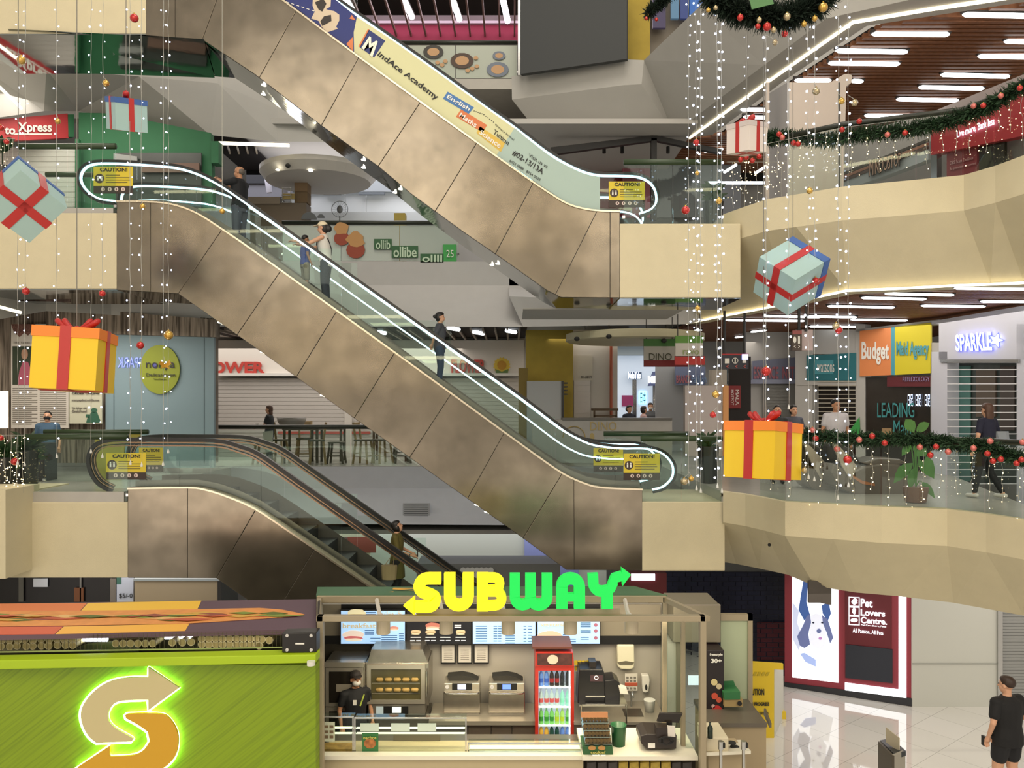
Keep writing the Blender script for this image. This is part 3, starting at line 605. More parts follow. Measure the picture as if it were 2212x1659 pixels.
blob(MB(), p, 1717, 734, 3.2, 7, .01).build('figure_symbol', wht, t)
flag_g = M('flag_green', '#3b6b30', .6); flag_w = M('flag_white', '#a9a69f', .6); flag_r = M('flag_red', '#6d1212', .6)
p = Pl(18.8); t = sign('green, white and red hanging board with capital lettering, left of its pair', p, 1391, 732, 1458, 748, flag_g, (), None, .06)
MB().slab(p, 1391, 748, 1458, 778, 0, .06).build('white_band', flag_w, t); MB().slab(p, 1391, 778, 1486, 792, 0, .06).build('red_band', flag_r, t); text('DINO', p, (1402,763,1451,778), M('dk_olive', '#3b3b28', .6), t, off=.01)
for x in (1396,1452):
    a = p(x, 732); MB().cyl(a, (a.x, a.y, L2-1.6), .01, n=6).build('hanger', black, t)
p = Pl(18.2); t = sign('green, white and red hanging board under the round canopy, right of its pair', p, 1459, 725, 1518, 741, M('flag_green2', '#5c8c3c', .6), (), None, .06)
MB().slab(p, 1459, 741, 1518, 770, 0, .06).build('white_band', M('flag_white2', '#c4bfb8', .6), t); MB().slab(p, 1458, 769, 1523, 788, 0, .06).build('red_band', M('flag_red2', '#b1302c', .6), t); text('ravo', p, (1475,756,1510,766), M('lime_txt', '#8b9b63', .6), t, off=.01)
for x in (1464,1512):
    a = p(x, 725); MB().cyl(a, (a.x, a.y, L2-1.6), .01, n=6).build('hanger', black, t)
# centre of level one
struct('wall_back', MB().slab(Pl(21.6), 1136, 706, 1238, 1000, 0, .3), M('yellow_wall'))
struct('wall_back', MB().slab(Pl(22), 1236, 725, 1334, 1000, 0, .3), M('white_wall2', '#b9b5ad', .8))
one('wall_pipe', 'orange-red vertical pipe on the white wall right of the shuttered door', 'pipe', MB().tube([P(1320,735,21.9), P(1320,905,21.9)], .04, 8), M('pipe_orange', '#9c4a2b', .5))
t = thing('roller_door', 'narrow white roller door right of the yellow wall', 'door', Pl(21.9).at(1260, L1)); ribbed(Pl(21.9), 1240, 822, 1275, 990, 14).build('roller_shutter', shut_w, t); MB().slab(Pl(21.95), 1238, 768, 1280, 822, 0, .04).build('head_panel', M('panel_cream', '#bdb8ab', .7), t)
text('B1-38/39', Pl(21.9), (1255,812,1279,817), blk, t, off=.0, bold=.01)
t = thing('canopy', 'long round-ended cream ceiling canopy with dome cameras below the grey slab', 'canopy', P(1380, 730, 19)); 
prof = [(1229,718),(1236,712),(1262,709),(1500,706),(1525,712),(1531,718),(1525,724),(1500,729),(1262,730),(1236,724)]
a = P(1380,720,19.5)
MB().loft([(Vector((a.x,20.2,P(0,731,19).z)), 1.70, 1.5), (Vector((a.x,20.2,P(0,729,19).z)), 1.76, 1.6), (Vector((a.x,20.2,P(0,713,18.9).z)), 1.76, 1.6), (Vector((a.x,20.2,P(0,711,18.9).z)), 1.7, 1.5)], 40).build('disc', M('canopy_cream', '#bdb698', .7), t, smooth=False)
for x, y in ((1246,732),(1315,727),(1434,736)):
    c = P(x, y, 18.75); MB().sph(c, .07, (1,1,.8), 10, 6).build('dome_camera', black, t)
for x in (1262,1315,1440):
    c = P(x, 712, 19.5); MB().cyl(c, (c.x, c.y, L2-1.5), .03, n=8).build('hanger', M('hanger_grey', '#77746e', .5), t)
t = thing('chest_fridge', 'tall grey-backed drinks cabinet in front of the yellow wall', 'cabinet', P(1176, 990, 20.5)); MB().slab(Pl(20.5), 1138, 823, 1214, 990, 0, .6).build('back_panel', M('panel_grey', '#a3a5a6', .5), t, bevel=.01); MB().slab(Pl(20.45), 1213, 823, 1218, 990, 0, .6).build('edge_trim', black, t)
for y in (826,834,842,850): MB().slab(Pl(20.6), 1218, y, 1226, y+3, 0, .3).build('vent', black, t)
one('yellow_screen', 'low yellow-brown partition at the left of the drinks cabinet', 'partition', MB().slab(Pl(20.6), 1120, 795, 1140, 960, 0, .2), M('part_yel', '#7d6a30', .7))
t = thing('wooden_table', 'dark wooden high table in front of the orange pipe', 'table', P(1310, 990, 21)); MB().slab(Pl(21), 1281, 882, 1336, 887, 0, .5).build('table_top', M('wood_dark', '#4c3a22', .6), t)
for x in (1282,1330): MB().slab(Pl(21), x, 887, x+4, 985, 0, .05).build('leg', M('wood_dark'), t)
MB().slab(Pl(21), 1283, 897, 1332, 900, 0, .05).build('stretcher', M('wood_dark'), t)
struct('wall_back', MB().slab(Pl(23), 1418, 765, 1480, 960, 0, .2), M('grey_col', '#8c8f92', .7))
# bright far shop
BF = Pl(25.5)
t = thing('storefront', 'brightly lit far shop with white signs and a pink poster', 'shop', BF.at(1385, L1))
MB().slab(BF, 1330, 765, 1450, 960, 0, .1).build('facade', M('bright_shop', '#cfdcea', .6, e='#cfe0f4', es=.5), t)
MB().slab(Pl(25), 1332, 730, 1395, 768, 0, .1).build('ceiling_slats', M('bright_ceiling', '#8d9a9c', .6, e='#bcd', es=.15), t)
MB().slab(Pl(25.2), 1357, 804, 1386, 819, 0, .1).build('blue_sign', M('sb', '#3d5170', .5), t); text('MeloYelo', Pl(25.2), (1357,803,1384,818), M('neon_w', '#fff', e='#e8f4ff', es=2.5), t, off=.01, bold=.03)
MB().poly(Pl(24.8), [(1410,803),(1458,798),(1458,830),(1400,834)], 0, .1).build('slate_sign', M('slate2', '#56618c', .5), t); text('Milet', Pl(24.8), (1400,812,1428,828), M('neon_w2', '#fff', e='#fff8ea', es=3), t, off=.01, bold=.05)
MB().slab(BF, 1343, 854, 1368, 878, .05, .02).build('pink_poster', M('pink', '#b0447e', .5), t)
MB().slab(BF, 1366, 820, 1375, 960, .04, .02).build('glass_frame', chrome, t); MB().slab(BF, 1410, 832, 1418, 960, .04, .02).build('glass_frame', chrome, t)
MB().slab(BF, 1418, 834, 1452, 960, .06, .04).build('beige_door', M('beige_door', '#a2957f', .7), t)
MB().slab(BF, 1381, 845, 1397, 873, .04, .02).build('sign_backing', M('neon_ice', '#9be0ff', e='#8fdcff', es=2.5), t); text('日本', BF, (1383,847,1395,871), M('sb'), t, off=.05)
t = thing('storefront', 'slate blue fascia with pink and blue lettering behind the hanging lights', 'shop', Pl(22.8).at(1490, L1+2))
MB().slab(Pl(22.8), 1459, 792, 1524, 832, 0, .1).build('sign_panel', M('slate2b', '#5f6a86', .5), t); text('BRANDS', Pl(22.8), (1461,810,1492,828), M('pinkish'), t, off=.01, bold=.02); text('Fashion', Pl(22.8), (1494,810,1526,828), M('bluish', '#6f86a8', .5), t, off=.01, bold=.02)
MB().slab(Pl(22.9), 1570, 796, 1612, 830, 0, .1).build('sign_panel', M('dusk2', '#2c3a42', .5), t); text('Lush', Pl(22.9), (1572,806,1596,824), wht, t, off=.01)
# counter with capital letters
t = thing('service_counter', 'pale grey marble service counter with gold lettering', 'counter', P(1300, 1000, 19))
MB().slab(Pl(19), 1150, 907, 1452, 1000, 0, .5).build('front', M('marble', '#9c9894', .4, nz=.08, ns=3), t); MB().slab(Pl(18.97), 1215, 903, 1452, 908, 0, .6).build('top', M('ctop', '#54504a', .4), t)
gold = M('gold', '#a08b54', .5); text('DINO', Pl(19), (1275,911,1332,930), gold, t, off=.01); MB().tube([P(1240+24*math.cos(a), 945-24*math.sin(a), 18.97) for a in [math.pi*k/10 for k in range(11)]], .012, 5).build('emblem', gold, t); blob(MB(), Pl(19), 1279, 944, 5, 9, .01).build('emblem_leaf', gold, t)
# ------------------------------------------------------------------ far gallery, level one (behind the middle escalator)
bk = Pl(24)
struct('wall_back', MB().slab(Pl(24.3), 380, 715, 1140, 1010, 0, .1), M('white_wall3', '#bdbab4', .8))
t = thing('storefront', 'white shuttered shop front with red capital lettering and a sunflower', 'shop', bk.at(800, L1))
for x0, x1 in ((470, 745), (758, 1130)): ribbed(bk, x0, 817, x1, 1004, 22).build('roller_shutter', shut_w, t)
MB().slab(bk, 460, 735, 1132, 808, .1, .2).build('sign_band', M('band_white', '#d2cdc6', .6), t); MB().slab(bk, 460, 806, 1132, 812, .3, .4).build('ledge', M('ledge_white', '#dcdad6', .5), t)
rl = M('letter_red', '#b3382f', .5)
text('FLOWER', bk, (420,781,572,807), rl, t, off=.12, th=.05, bold=.04); text('FLOWER', bk, (975,776,1048,806), rl, t, off=.12, th=.05, bold=.04)
MB().poly(bk, [(1084+(19 if k % 2 else 16)*math.cos(k*math.pi/16), 790-(19 if k % 2 else 16)*math.sin(k*math.pi/16)) for k in range(32)], .12, .04).build('sunflower_petals', M('petal', '#d6b83c', .5), t); blob(MB(), bk, 1084, 789, 10, 10, .14).build('sunflower_heart', M('heart', '#b88828', .6), t)
MB().poly(bk, [(1070,797),(1084,803),(1098,797),(1097,809),(1071,809)], .14, .03).build('sunflower_leaves', M('leaf_flat', '#5f7a45', .6), t)
MB().slab(bk, 744, 812, 760, 1005, .05, .2).build('pillar', M('band_white'), t)
struct('trim_9', MB().slab(Pl(22.5), 460, 705, 1137, 708, 0, .05), M('strip_w', '#fff', e='#fff6e0', es=1.2))
mb = MB()
for k in range(26): mb.box((P(470+k*26, 715, 21).x, 20.6, L2-1.75), (P(470+k*26, 715, 21).x+.05, 24, L2-1.68))
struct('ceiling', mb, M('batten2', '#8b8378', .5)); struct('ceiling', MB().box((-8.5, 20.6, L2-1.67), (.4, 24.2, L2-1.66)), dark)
for x, y in [(820,718),(980,710),(1034,719),(1104,716),(735,716)]:
    c = H(x, y, L2-1.74); one('ceiling_light', 'short white tube light above the far shuttered shop', 'light', MB().tube([c+Vector((-.12,-.25,0)), c+Vector((.12,.25,0))], .05, 8), tube_mat, 'lights over the shuttered shop')
wood = M('stool_wood', '#a08a64', .6, nz=.15, ns=10); wood_d = M('wood_grey', '#5d584c', .6)
FZ = L1
def bar_stool(x, Z, label, back=True, s=1, rz=0, mat=None, hgt=.62):
    c = K(x, Z, L1); t = thing('bar_stool' if back is False else 'high_chair', label, 'stool' if not back else 'chair', c, None)
    m = mat or wood; C, S = math.cos(rz), math.sin(rz)
    R = lambda a, b, z: c+Vector((a*C-b*S, a*S+b*C, z))*1
    for a in (-1, 1):
        for b in (-1, 1):
            top = R(a*.15, b*.15, hgt); bot = R(a*.21, b*.21, 0)
            if back and b > 0: MB().tube([bot, top, R(a*.17, .22, hgt+.5)], .034, 6).build('leg', m, t)
            else: MB().tube([bot, top], .034, 6).build('leg', m, t)
    MB().bx(R(0, 0, hgt+.02), (.40, .38, .045), rz).build('seat', m if not back else wood_d, t, bevel=.01)
    MB().tube([R(-.19,-.19,.22), R(.19,-.19,.22)], .016, 6).build('stretcher', m, t); MB().tube([R(-.19,.19,.28), R(.19,.19,.28)], .016, 6).build('stretcher', m, t)
    if back: MB().bx(R(0, .225, hgt+.42), (.38, .03, .16), rz).build('backrest', m, t, bevel=.01)
    return t
bar_stool(602, 21.3, 'wooden high chair left of the grey high table, its back to the left', rz=1.4)
bar_stool(686, 21.2, 'wooden high chair right of the grey high table, its back to the right', rz=-1.35)
bar_stool(657, 22.2, 'wooden high chair behind the grey high table', rz=.1)
bar_stool(727, 21.4, 'low backless wooden stool right of the high chairs', back=False, hgt=.55, mat=wood_d)
bar_stool(568, 21.2, 'backless wooden stool at the left end behind the far railing', back=False, hgt=.5)
bar_stool(785, 21.3, 'pale wooden high chair nearest the gap between the shutters', rz=1.3)
bar_stool(826, 21.5, 'wooden high chair close behind the escalator underside', rz=-.9)
bar_stool(868, 21.6, 'dark wooden high chair partly hidden by the escalator underside', rz=.3, mat=wood_d)
def high_table(x, Z, w, label, mat):
    c = K(x, Z, L1); t = thing('high_table', label, 'table', c)
    MB().bx(c+Vector((0,0,.92)), (w, .6, .05)).build('table_top', mat, t, bevel=.008)
    for a in (-1, 1):
        for b in (-1, 1): MB().bx(c+Vector((a*(w/2-.05), b*.25, .45)), (.06, .06, .9)).build('leg', mat, t)
high_table(655, 21.8, 1.0, 'grey wooden high table with a steel wok-shaped bowl on it', wood_d)
high_table(710, 22.4, .9, 'second grey high table behind the low stool', wood_d)
high_table(845, 22.4, 1.0, 'dark wooden high table by the escalator underside', M('wood_brown', '#5b4632', .6))
c = K(630, 21.7, L1+.945); one('metal_bowl', 'big grey rounded bowl standing on the high table', 'bowl', MB().lathe(c, [(.16,0),(.3,.06),(.38,.2),(.4,.3),(.37,.3)], 20), M('bowl_grey', '#8d8a84', .4), smooth=True)
one('barrier_tape', 'red and white tape stretched across the white shutter', 'tape', MB().slab(Pl(23.96), 600, 932, 800, 937, 0, .02), M('tape_red', '#b9584f', .6))
# ------------------------------------------------------------------ far gallery, level two (food counter)
w2 = Pl(24.2)
struct('wall_back', MB().slab(Pl(25.5), 440, 300, 1140, 570, 0, .1), M('white_wall3'))
t = thing('storefront', 'white far kitchen with lit back wall and grey upper panels', 'shop', w2.at(750, L2))
MB().slab(w2, 630, 364, 900, 414, 0, .1).build('upper_panel', M('pan_grey', '#9fa4a6', .5), t); MB().slab(w2, 630, 416, 990, 480, -.3, .1).build('tile_wall', M('tile_w', '#d5d8d6', .3), t)
for x0, x1 in ((698,736),(775,830)): MB().slab(w2, x0, 415, x1, 420, .05, .1).build('shelf', M('shelf_dk', '#5e6468', .5), t)
for x in (745,790): MB().slab(w2, x, 418, x+1.2, 480, .0, .05).build('mullion', chrome, t)
MB().slab(w2, 640, 458, 990, 480, .2, .3).build('worktop', M('wt', '#c8cccb', .3), t)
c = P(734, 452, 23.3); t = thing('standing_fan', 'round caged fan standing in the white far kitchen', 'fan', P(734, 475, 23.3))
MB().tube([c+Vector((.24*math.cos(a), 0, .24*math.sin(a))) for a in [k*math.pi/12 for k in range(24)]], .012, 6, True).build('cage', M('cage', '#8f9494', .4), t)
mb = MB(); [mb.tube([c, c+Vector((.24*math.cos(a), 0, .24*math.sin(a)))], .004, 4) for a in [k*math.pi/9 for k in range(18)]]; mb.build('cage_wires', M('cage'), t); MB().sph(c, .09, (1,.6,1.3)).build('motor', M('motor', '#6d7070', .4), t, smooth=True)
MB().cyl(c-Vector((0,0,.2)), K(734,23.3,L2), .02).build('stand', M('motor'), t)
t = thing('canopy', 'white round-ended ceiling canopy with three downlights above the far kitchen', 'canopy', P(660, 352, 21.5))
a = P(675, 352, 21.5); MB().loft([(Vector((a.x,22.2,P(0,372,21.2).z)),1.45,1.3),(Vector((a.x,22.2,P(0,355,21.2).z)),1.62,1.5),(Vector((a.x,22.2,P(0,345,21.2).z)),1.62,1.5)], 36).build('disc', M('canopy_white', '#c9c4bc', .7), t)
for x, y in ((600,355),(672,343),(671,357)): MB().sph(P(x,y+12,20.95), .06, (1,1,.3)).build('downlight', spot_mat, t)
MB().sph(P(622,358,20.75), .07, (1,1,.9), 10, 6).build('dome_camera', black, t)
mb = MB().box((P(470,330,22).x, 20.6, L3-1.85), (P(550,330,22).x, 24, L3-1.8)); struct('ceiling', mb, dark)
for k in range(5): one('ceiling_batten', 'thin cream metal strip across the dark ceiling recess beyond the green wall', 'batten', MB().tube([P(471+k*20, 312, 20.6), P(482+k*19, 345, 24)], .03, 4), M('batt_c', '#b5a88e', .5), 'strips of the dark ceiling recess')
for k, x in enumerate((572, 606)): one('ceiling_fin', 'slanted white fin hanging below the round canopy', 'fin', MB().poly(Pl(23), [(x-5,365),(x+8,365),(x+14,415),(x+4,416)], 0, .1), M('fin_w', '#cfccd6', .5), 'white fins under the canopy')
struct('wall_back', MB().slab(Pl(24), 532, 366, 630, 396, 0, .1), M('night', '#14151a', .4)); struct('wall_back', MB().slab(Pl(24.1), 532, 396, 630, 425, 0, .1), M('dusk3', '#77767c', .5))
t = thing('service_counter', 'brown wooden counter at the left of the far kitchen', 'counter', P(600, 480, 22)); MB().slab(Pl(22), 540, 438, 662, 587, 0, .5).build('front', M('brown_ctr', '#6f6253', .6), t, bevel=.01); MB().slab(Pl(21.95), 536, 425, 604, 440, 0, .5).build('top', M('brown_ctr2', '#85786a', .5), t)
one('cardboard_box', 'brown cardboard carton, upper of the two stacked on the counter', 'box', MB().box((P(636,0,22.2).x, 22.2, P(0,414,22.2).z), (P(664,0,22.2).x, 22.6, P(0,388,22.2).z)), M('card', '#8d7458', .8), bevel=.005)
one('cardboard_box', 'brown cardboard carton, lower of the two stacked on the counter', 'box', MB().box((P(636,0,22.2).x, 22.2, P(0,438,22.2).z), (P(664,0,22.2).x, 22.6, P(0,414.5,22.2).z)), M('card2', '#7f6a50', .8), bevel=.005)
t = thing('wire_rack', 'small silver wire rack beside the cardboard cartons', 'rack', P(619, 438, 21.9))
mb = MB(); [mb.tube([P(x,y0,21.9), P(x,y1,21.9)], .012, 5) for x, y0, y1 in ((610,403,438),(628,403,438))]; [mb.tube([P(608,y,21.9), P(630,y,21.9)], .012, 5) for y in (405,422,437)]; mb.build('frame', chrome, t)
MB().slab(Pl(21.95), 611, 418, 636, 430, 0, .05).build('label_card', M('card_y', '#a8935a', .6), t)
for x, w, l in ((667,17,'rounded grey chair back seen above the far handrail'), (693,8,'small rounded grey chair back right of the larger one')):
    t = thing('dining_chair', l, 'chair', K(x, 21.2, L2)); c = K(x, 21.2, L2)
    MB().poly(Pl(21), [(x+w*math.cos(a), (474 if w>10 else 470)-(w*.95)*math.sin(a)) for a in [k*math.pi/10 for k in range(11)]], 0, .05).build('backrest', M('chair_grey', '#54585b', .6), t, bevel=.01)
    MB().bx(c+Vector((0,.2,.46)), (.4,.4,.05)).build('seat', M('chair_grey'), t, bevel=.01)
    for a in (-1, 1):
        for b in (-1, 1): MB().cyl(c+Vector((a*.17,.2+b*.17,0)), c+Vector((a*.15,.2+b*.15,.44)), .015, n=6).build('leg', black, t)
one('yellow_bin', 'olive yellow bin behind the far railing by the escalator underside', 'bin', MB().slab(Pl(21), 851, 460, 875, 574, 0, .3), M('olive_y', '#a39040', .6))
# ------------------------------------------------------------------ left gallery, level two
struct('wall_left', MB().poly(Pl(18.4), [(170,243),(240,245),(455,287),(460,450),(170,450)], 0, .2), M('green_wall', '#2d6a46', .7, nz=.05))
struct('trim_9', MB().slab(Pl(18.3), 456, 305, 472, 352, 0, .3), M('green_wall'))
t = thing('storefront', 'dark glass café front low against the green wall', 'shop', P(310, 450, 18.2)); MB().slab(Pl(18.3), 250, 330, 435, 450, 0, .05).build('window', M('cafe_dark', '#3a403c', .3, nz=.3, ns=2), t); MB().slab(Pl(18.2), 305, 352, 430, 372, 0, .05).build('menu_band', M('menu_br', '#6f574b', .6), t)
MB().poly(Pl(18.2), [(245,331),(296,338),(296,350),(245,350)], 0, .05).build('white_card', M('grey_card', '#8e9290', .6), t)
t = thing('shop_sign', 'red shop sign with white lettering at the left edge', 'sign', P(70, 300, 18))
p = Pl(a=(0,17.2), b=(150,18.4)); MB().poly(p, [(-60,262),(146,245),(148,298),(-60,308)], 0, .15).build('panel', M('photo_red', '#b03034', .5), t); text('to', p, (10,274,33,290), wht, t, bold=.03); text('Xpress', p, (38,264,112,291), wht, t, bold=.03); MB().slab(p, 25, 288, 112, 291, .01, .02).build('underline', wht, t); MB().slab(p, 147, 247, 160, 296, .0, .15).build('green_end', M('green_wall'), t)
t = thing('roller_door', 'white roller shutter under the red shop sign at left', 'door', K(90, 18.2, L2)); ribbed(Pl(18.2), -40, 318, 163, 470, 14).build('roller_shutter', shut_w, t); MB().slab(Pl(18.15), 162, 300, 170, 460, 0, .1).build('frame', M('green_wall'), t)
# ------------------------------------------------------------------ left gallery, level one
def plank_tex(nt, b):
    tc = nt.nodes.new('ShaderNodeTexCoord'); mp = nt.nodes.new('ShaderNodeMapping'); mp.inputs['Scale'].default_value = (12, 1, .6)
    n = nt.nodes.new('ShaderNodeTexNoise'); n.inputs['Scale'].default_value = 1.6; n.inputs['Detail'].default_value = 5
    cr = nt.nodes.new('ShaderNodeValToRGB'); cr.color_ramp.elements[0].position = .38; cr.color_ramp.elements[1].position = .62
    cr.color_ramp.elements[0].color = (*lin('#4f463c'), 1); cr.color_ramp.elements[1].color = (*lin('#968a7c'), 1)
    nt.links.new(tc.outputs['Object'], mp.inputs[0]); nt.links.new(mp.outputs[0], n.inputs['Vector']); nt.links.new(n.outputs[0], cr.inputs[0]); nt.links.new(cr.outputs[0], b.inputs['Base Color'])
plank = M('weathered_planks', '#857a6d', .8, tex=plank_tex)
struct('wall_left', MB().poly(Pl(18.9), [(-60,672),(240,672),(465,688),(465,1000),(-60,1000)], 0, .2), plank)
t = thing('storefront', 'pale blue shop front with a round olive green sign, left gallery', 'shop', K(345, 18.6, L1))
BL = Pl(18.6); MB().slab(BL, 228, 722, 462, 1010, 0, .1).build('blue_wall', M('blue_wall', '#7f97a0', .6), t); MB().poly(BL, [(100,672),(240,672),(465,690),(465,728),(100,718)], .15, .3).build('plank_fascia', plank, t)
blob(MB(), BL, 345, 798, 43, 53, .06, .04, 40).build('round_sign', M('olive_sign', '#8f9a2c', .6), t); text('nonya', BL, (315,783,377,800), M('sign_dk', '#33303a', .6), t, off=.08); text('Delicatessen', BL, (315,806,378,813), M('sign_dk'), t, off=.08); text('Pieces of Peranakan', BL, (332,817,358,820), M('sign_dk'), t, off=.08)
blob(MB(), BL, 335, 790, 5, 6, .08).build('sign_dot', M('sign_blue2', '#5d5fae', .6), t)
text('SPARK', BL, (254,772,308,794), M('refl_blue', '#8f9ff0', e='#7f90ff', es=.8), t, 'mirrored_letters', off=.02, flip=True)
for x in (245, 440): MB().slab(BL, x, 728, x+1.5, 1000, .01, .01).build('wall_joint', M('joint', '#5b6c74', .6), t)
t = thing('wall_poster', 'white text poster with a photo of a woman in pink, beside the yellow gift', 'poster', P(84, 925, 18.5))
PP = Pl(18.55); MB().slab(PP, 24, 700, 148, 925, 0, .04).build('sheet', M('sheet', '#c8c3ba', .7), t); MB().slab(PP, 27, 748, 76, 831, .01, .02).build('photo_ground', M('photo_dk', '#2f3a29', .6), t)
blob(MB(), PP, 53, 765, 7, 12, .025).build('photo_head', M('photo_skin', '#a8846c', .6), t); MB().poly(PP, [(38,831),(42,800),(50,780),(60,782),(68,800),(70,831)], .022, .01).build('photo_dress', M('photo_pink', '#a8566a', .6), t)
mb = MB()
for cx0, cx1 in ((27,80),(86,142)):
    y = 838
    while y < 918:
        if int(y) % 23: mb.slab(PP, cx0, y, cx1-rnd.choice((0,0,0,12)), y+1.6, .01, .01)
        y += 4.3
mb.build('printed_lines', M('print_grey', '#77726a', .7), t)
text('The Tastes of Nonya', PP, (28,738,98,743), M('print_grey'), t, off=.01)
MB().poly(PP, [(24,700),(76,700),(72,712),(60,725),(52,718),(42,728),(30,718)], .012, .02).build('floral_print', M('floral', '#7b5348', .6, nz=.6, ns=30), t)
t = thing('wall_poster', 'cream order-online notice with a delivery rider drawing', 'poster', P(185, 915, 18.4))
MB().slab(Pl(18.5), 150, 844, 220, 915, 0, .04).build('sheet', M('sheet2', '#c3c3ad', .7), t); p = Pl(18.5)
text('ORDER ONLINE', p, (155,847,214,852), blk, t, bold=.02, off=.01); text('menyapileti.oddle.me', p, (155,862,214,868), M('print_grey'), t, off=.01, bold=.02); text('We deliver with', p, (155,879,187,883), M('print_grey'), t, off=.01); text('GrabFood', p, (155,885,187,891), M('print_grey'), t, off=.01, bold=.02)
blob(MB(), p, 203, 886, 7, 5, .01).build('rider_helmet', M('rider', '#2f5f4a', .6), t); MB().poly(p, [(197,890),(209,890),(216,908),(216,913),(186,913),(188,905)], .01, .01).build('rider_body', M('rider'), t); MB().slab(p, 185, 895, 192, 902, .01, .01).build('rider_bag', M('rider'), t)
one('lit_signboard', 'narrow vertical lit sign at the left edge', 'sign', MB().slab(Pl(17.5), -10, 845, 12, 925, 0, .1), M('lit_cream', '#fff', e='#ffe9c8', es=1.6))
struct('trim_9', MB().poly(Pl(14.66), [(0,620),(150,624),(152,652),(40,650),(0,643)], -1.5, .02), M('dark_glitz', '#5a4a42', .15, .8, nz=.6, ns=12))
one('caution_board', 'yellow caution board on a stand behind the head of the lowest escalator', 'sign', MB().poly(Pl(16.9), [(205,931),(302,931),(302,955),(270,955),(262,1040),(203,1040)], 0, .04), M('caut_yel', '#b8a034', .6))
# ------------------------------------------------------------------ ground floor behind
struct('wall_back', MB().slab(Pl(21.8), 700, 1120, 1310, 1330, 0, .1), M('wall_greenish', '#c6c9b8', .7))
struct('wall_back', MB().slab(Pl(21.7), 1133, 1120, 1250, 1330, 0, .1), M('wall_bluish', '#8f98c8', .7))
t = thing('wall_poster', 'large pale food poster seen through the glass of the lowest escalator', 'poster', P(700, 1200, 21)); p = Pl(21)
MB().slab(p, 600, 1050, 800, 1210, 0, .05).build('sheet', M('poster_beige', '#cfc6a8', .7, nz=.25, ns=1.5), t); blob(MB(), p, 634, 1100, 14, 12, .01, jit=.1).build('food_print', M('food_red', '#b07a6c', .7), t); text('FOR LOCKER', p, (700,1160,752,1176), M('print_grey'), t, off=.01); MB().slab(p, 746, 1160, 812, 1194, .01, .02).build('photo_ground', M('food_rd2', '#94493a', .6), t)
t = thing('air_vent', 'rectangular grey air vent in the sloped slab face', 'vent', P(900, 1122, 19.4)); p = Pl(19.55)
MB().slab(p, 870, 1087, 928, 1122, 0, .1).build('frame', M('vent_white', '#b5b7be', .5), t)
bars(p, 873, 1091, 925, 1119, 6, .01, 1.2).build('louvre', M('vent_dk', '#5c5e66', .5), t)
t = thing('serving_counter', 'dark counter with stacked cups behind the lit kiosk sign', 'counter', P(1010, 1300, 18)); MB().slab(Pl(18.5), 900, 1218, 1210, 1397, 0, 1).build('counter_body', M('ctr_grey', '#77797a', .5), t)
mb = MB(); [mb.cyl(P(x, y, 18.4), P(x, y, 18.3), .07, n=10) for x in range(1000, 1062, 10) for y in (1232, 1242)]; mb.build('cup_ends', M('cup_w', '#c4c6c8', .5), t)
t = thing('storefront', 'dark shop window under the left landing with reflected lamps', 'shop', P(120, 1400, 17)); MB().slab(Pl(17), -60, 1240, 300, 1420, 0, .1).build('window', M('night2', '#1b1a1c', .2, nz=.4, ns=1), t)
for x0,y0,x1,y1,c in ((72,1250,102,1268,'#c8d0dc'),(40,1244,50,1300,'#54544e'),(160,1270,180,1300,'#6a3f22'),(172,1240,175,1300,'#6e6e6c'),(238,1250,250,1300,'#75706a')): MB().slab(Pl(16.95), x0, y0, x1, y1, 0, .03).build('window_item', M('wi'+c, c, .5), t)
t = thing('wall_poster', 'white price poster reading 5.0 beside the dark window', 'poster', P(268, 1310, 16.8)); MB().slab(Pl(16.8), 252, 1244, 288, 1320, 0, .03).build('sheet', M('sheet3', '#b9c3d8', .6), t); text('$5/-0', Pl(16.8), (257,1282,286,1293), blk, t, off=.01); MB().slab(Pl(16.8), 252, 1247, 262, 1262, .005, .01).build('green_print', M('pr_gr', '#3b6a60', .6), t)
t = thing('equipment_box', 'large plain beige cabinet behind the printed kiosk roof', 'cabinet', P(380, 1400, 16.7)); MB().slab(Pl(16.7), 290, 1254, 470, 1454, 0, 1).build('body', M('beige_box', '#9d9078', .6), t, bevel=.01); MB().slab(Pl(16.65), 288, 1250, 474, 1255, 0, 1.1).build('top', M('box_top', '#8f9aa0', .4), t); MB().slab(Pl(16.68), 470, 1254, 478, 1454, 0, 1).build('side', black, t)
# dark mesh shutter, pet shop lightboxes, white wall, shutter
DS = Pl(a=(1430,18.5), b=(1696,16.3))
t = thing('roller_door', 'dark blue see-through brick-mesh shutter behind the kiosk', 'door', DS.at(1560, 0)); MB().slab(DS, 1400, 1236, 1697, 1520, -.3, .1).build('shop_interior', M('int_blue', '#2b2f4a', .4, nz=.5, ns=1.5), t)
mb = bars(DS, 1400, 1236, 1697, 1500, 26, .0, 1.3)
for k in range(26):
    for j in range(9): x = 1452+j*27+(13 if k % 2 else 0); mb.slab(DS, x, 1236+k*10.15, x+1.2, 1246+k*10.15, 0, .02) if x < 1695 else None
mb.build('mesh', M('mesh_dark', '#14162a', .4), t)
MB().slab(DS, 1635, 1345, 1696, 1425, -.15, .05).build('red_display', M('dim_red', '#5a2430', .6), t)
one('menu_display', 'red-framed lit menu display above the right end of the kiosk sign', 'display', MB().slab(Pl(17), 1335, 1238, 1440, 1300, 0, .3), M('dkr3', '#6e1e26', .5))
one('lit_sign', 'small white lit panel on the red-framed display', 'display', MB().slab(Pl(16.95), 1364, 1240, 1415, 1254, 0, .04), M('lit_w', '#fff', e='#dce8ff', es=2.5))
PS = Pl(a=(1696,15.95), b=(1970,14.9))
t = thing('lightbox_wall', 'maroon shop wall with a dog lightbox and white shop lettering', 'sign', PS.at(1830, 0))
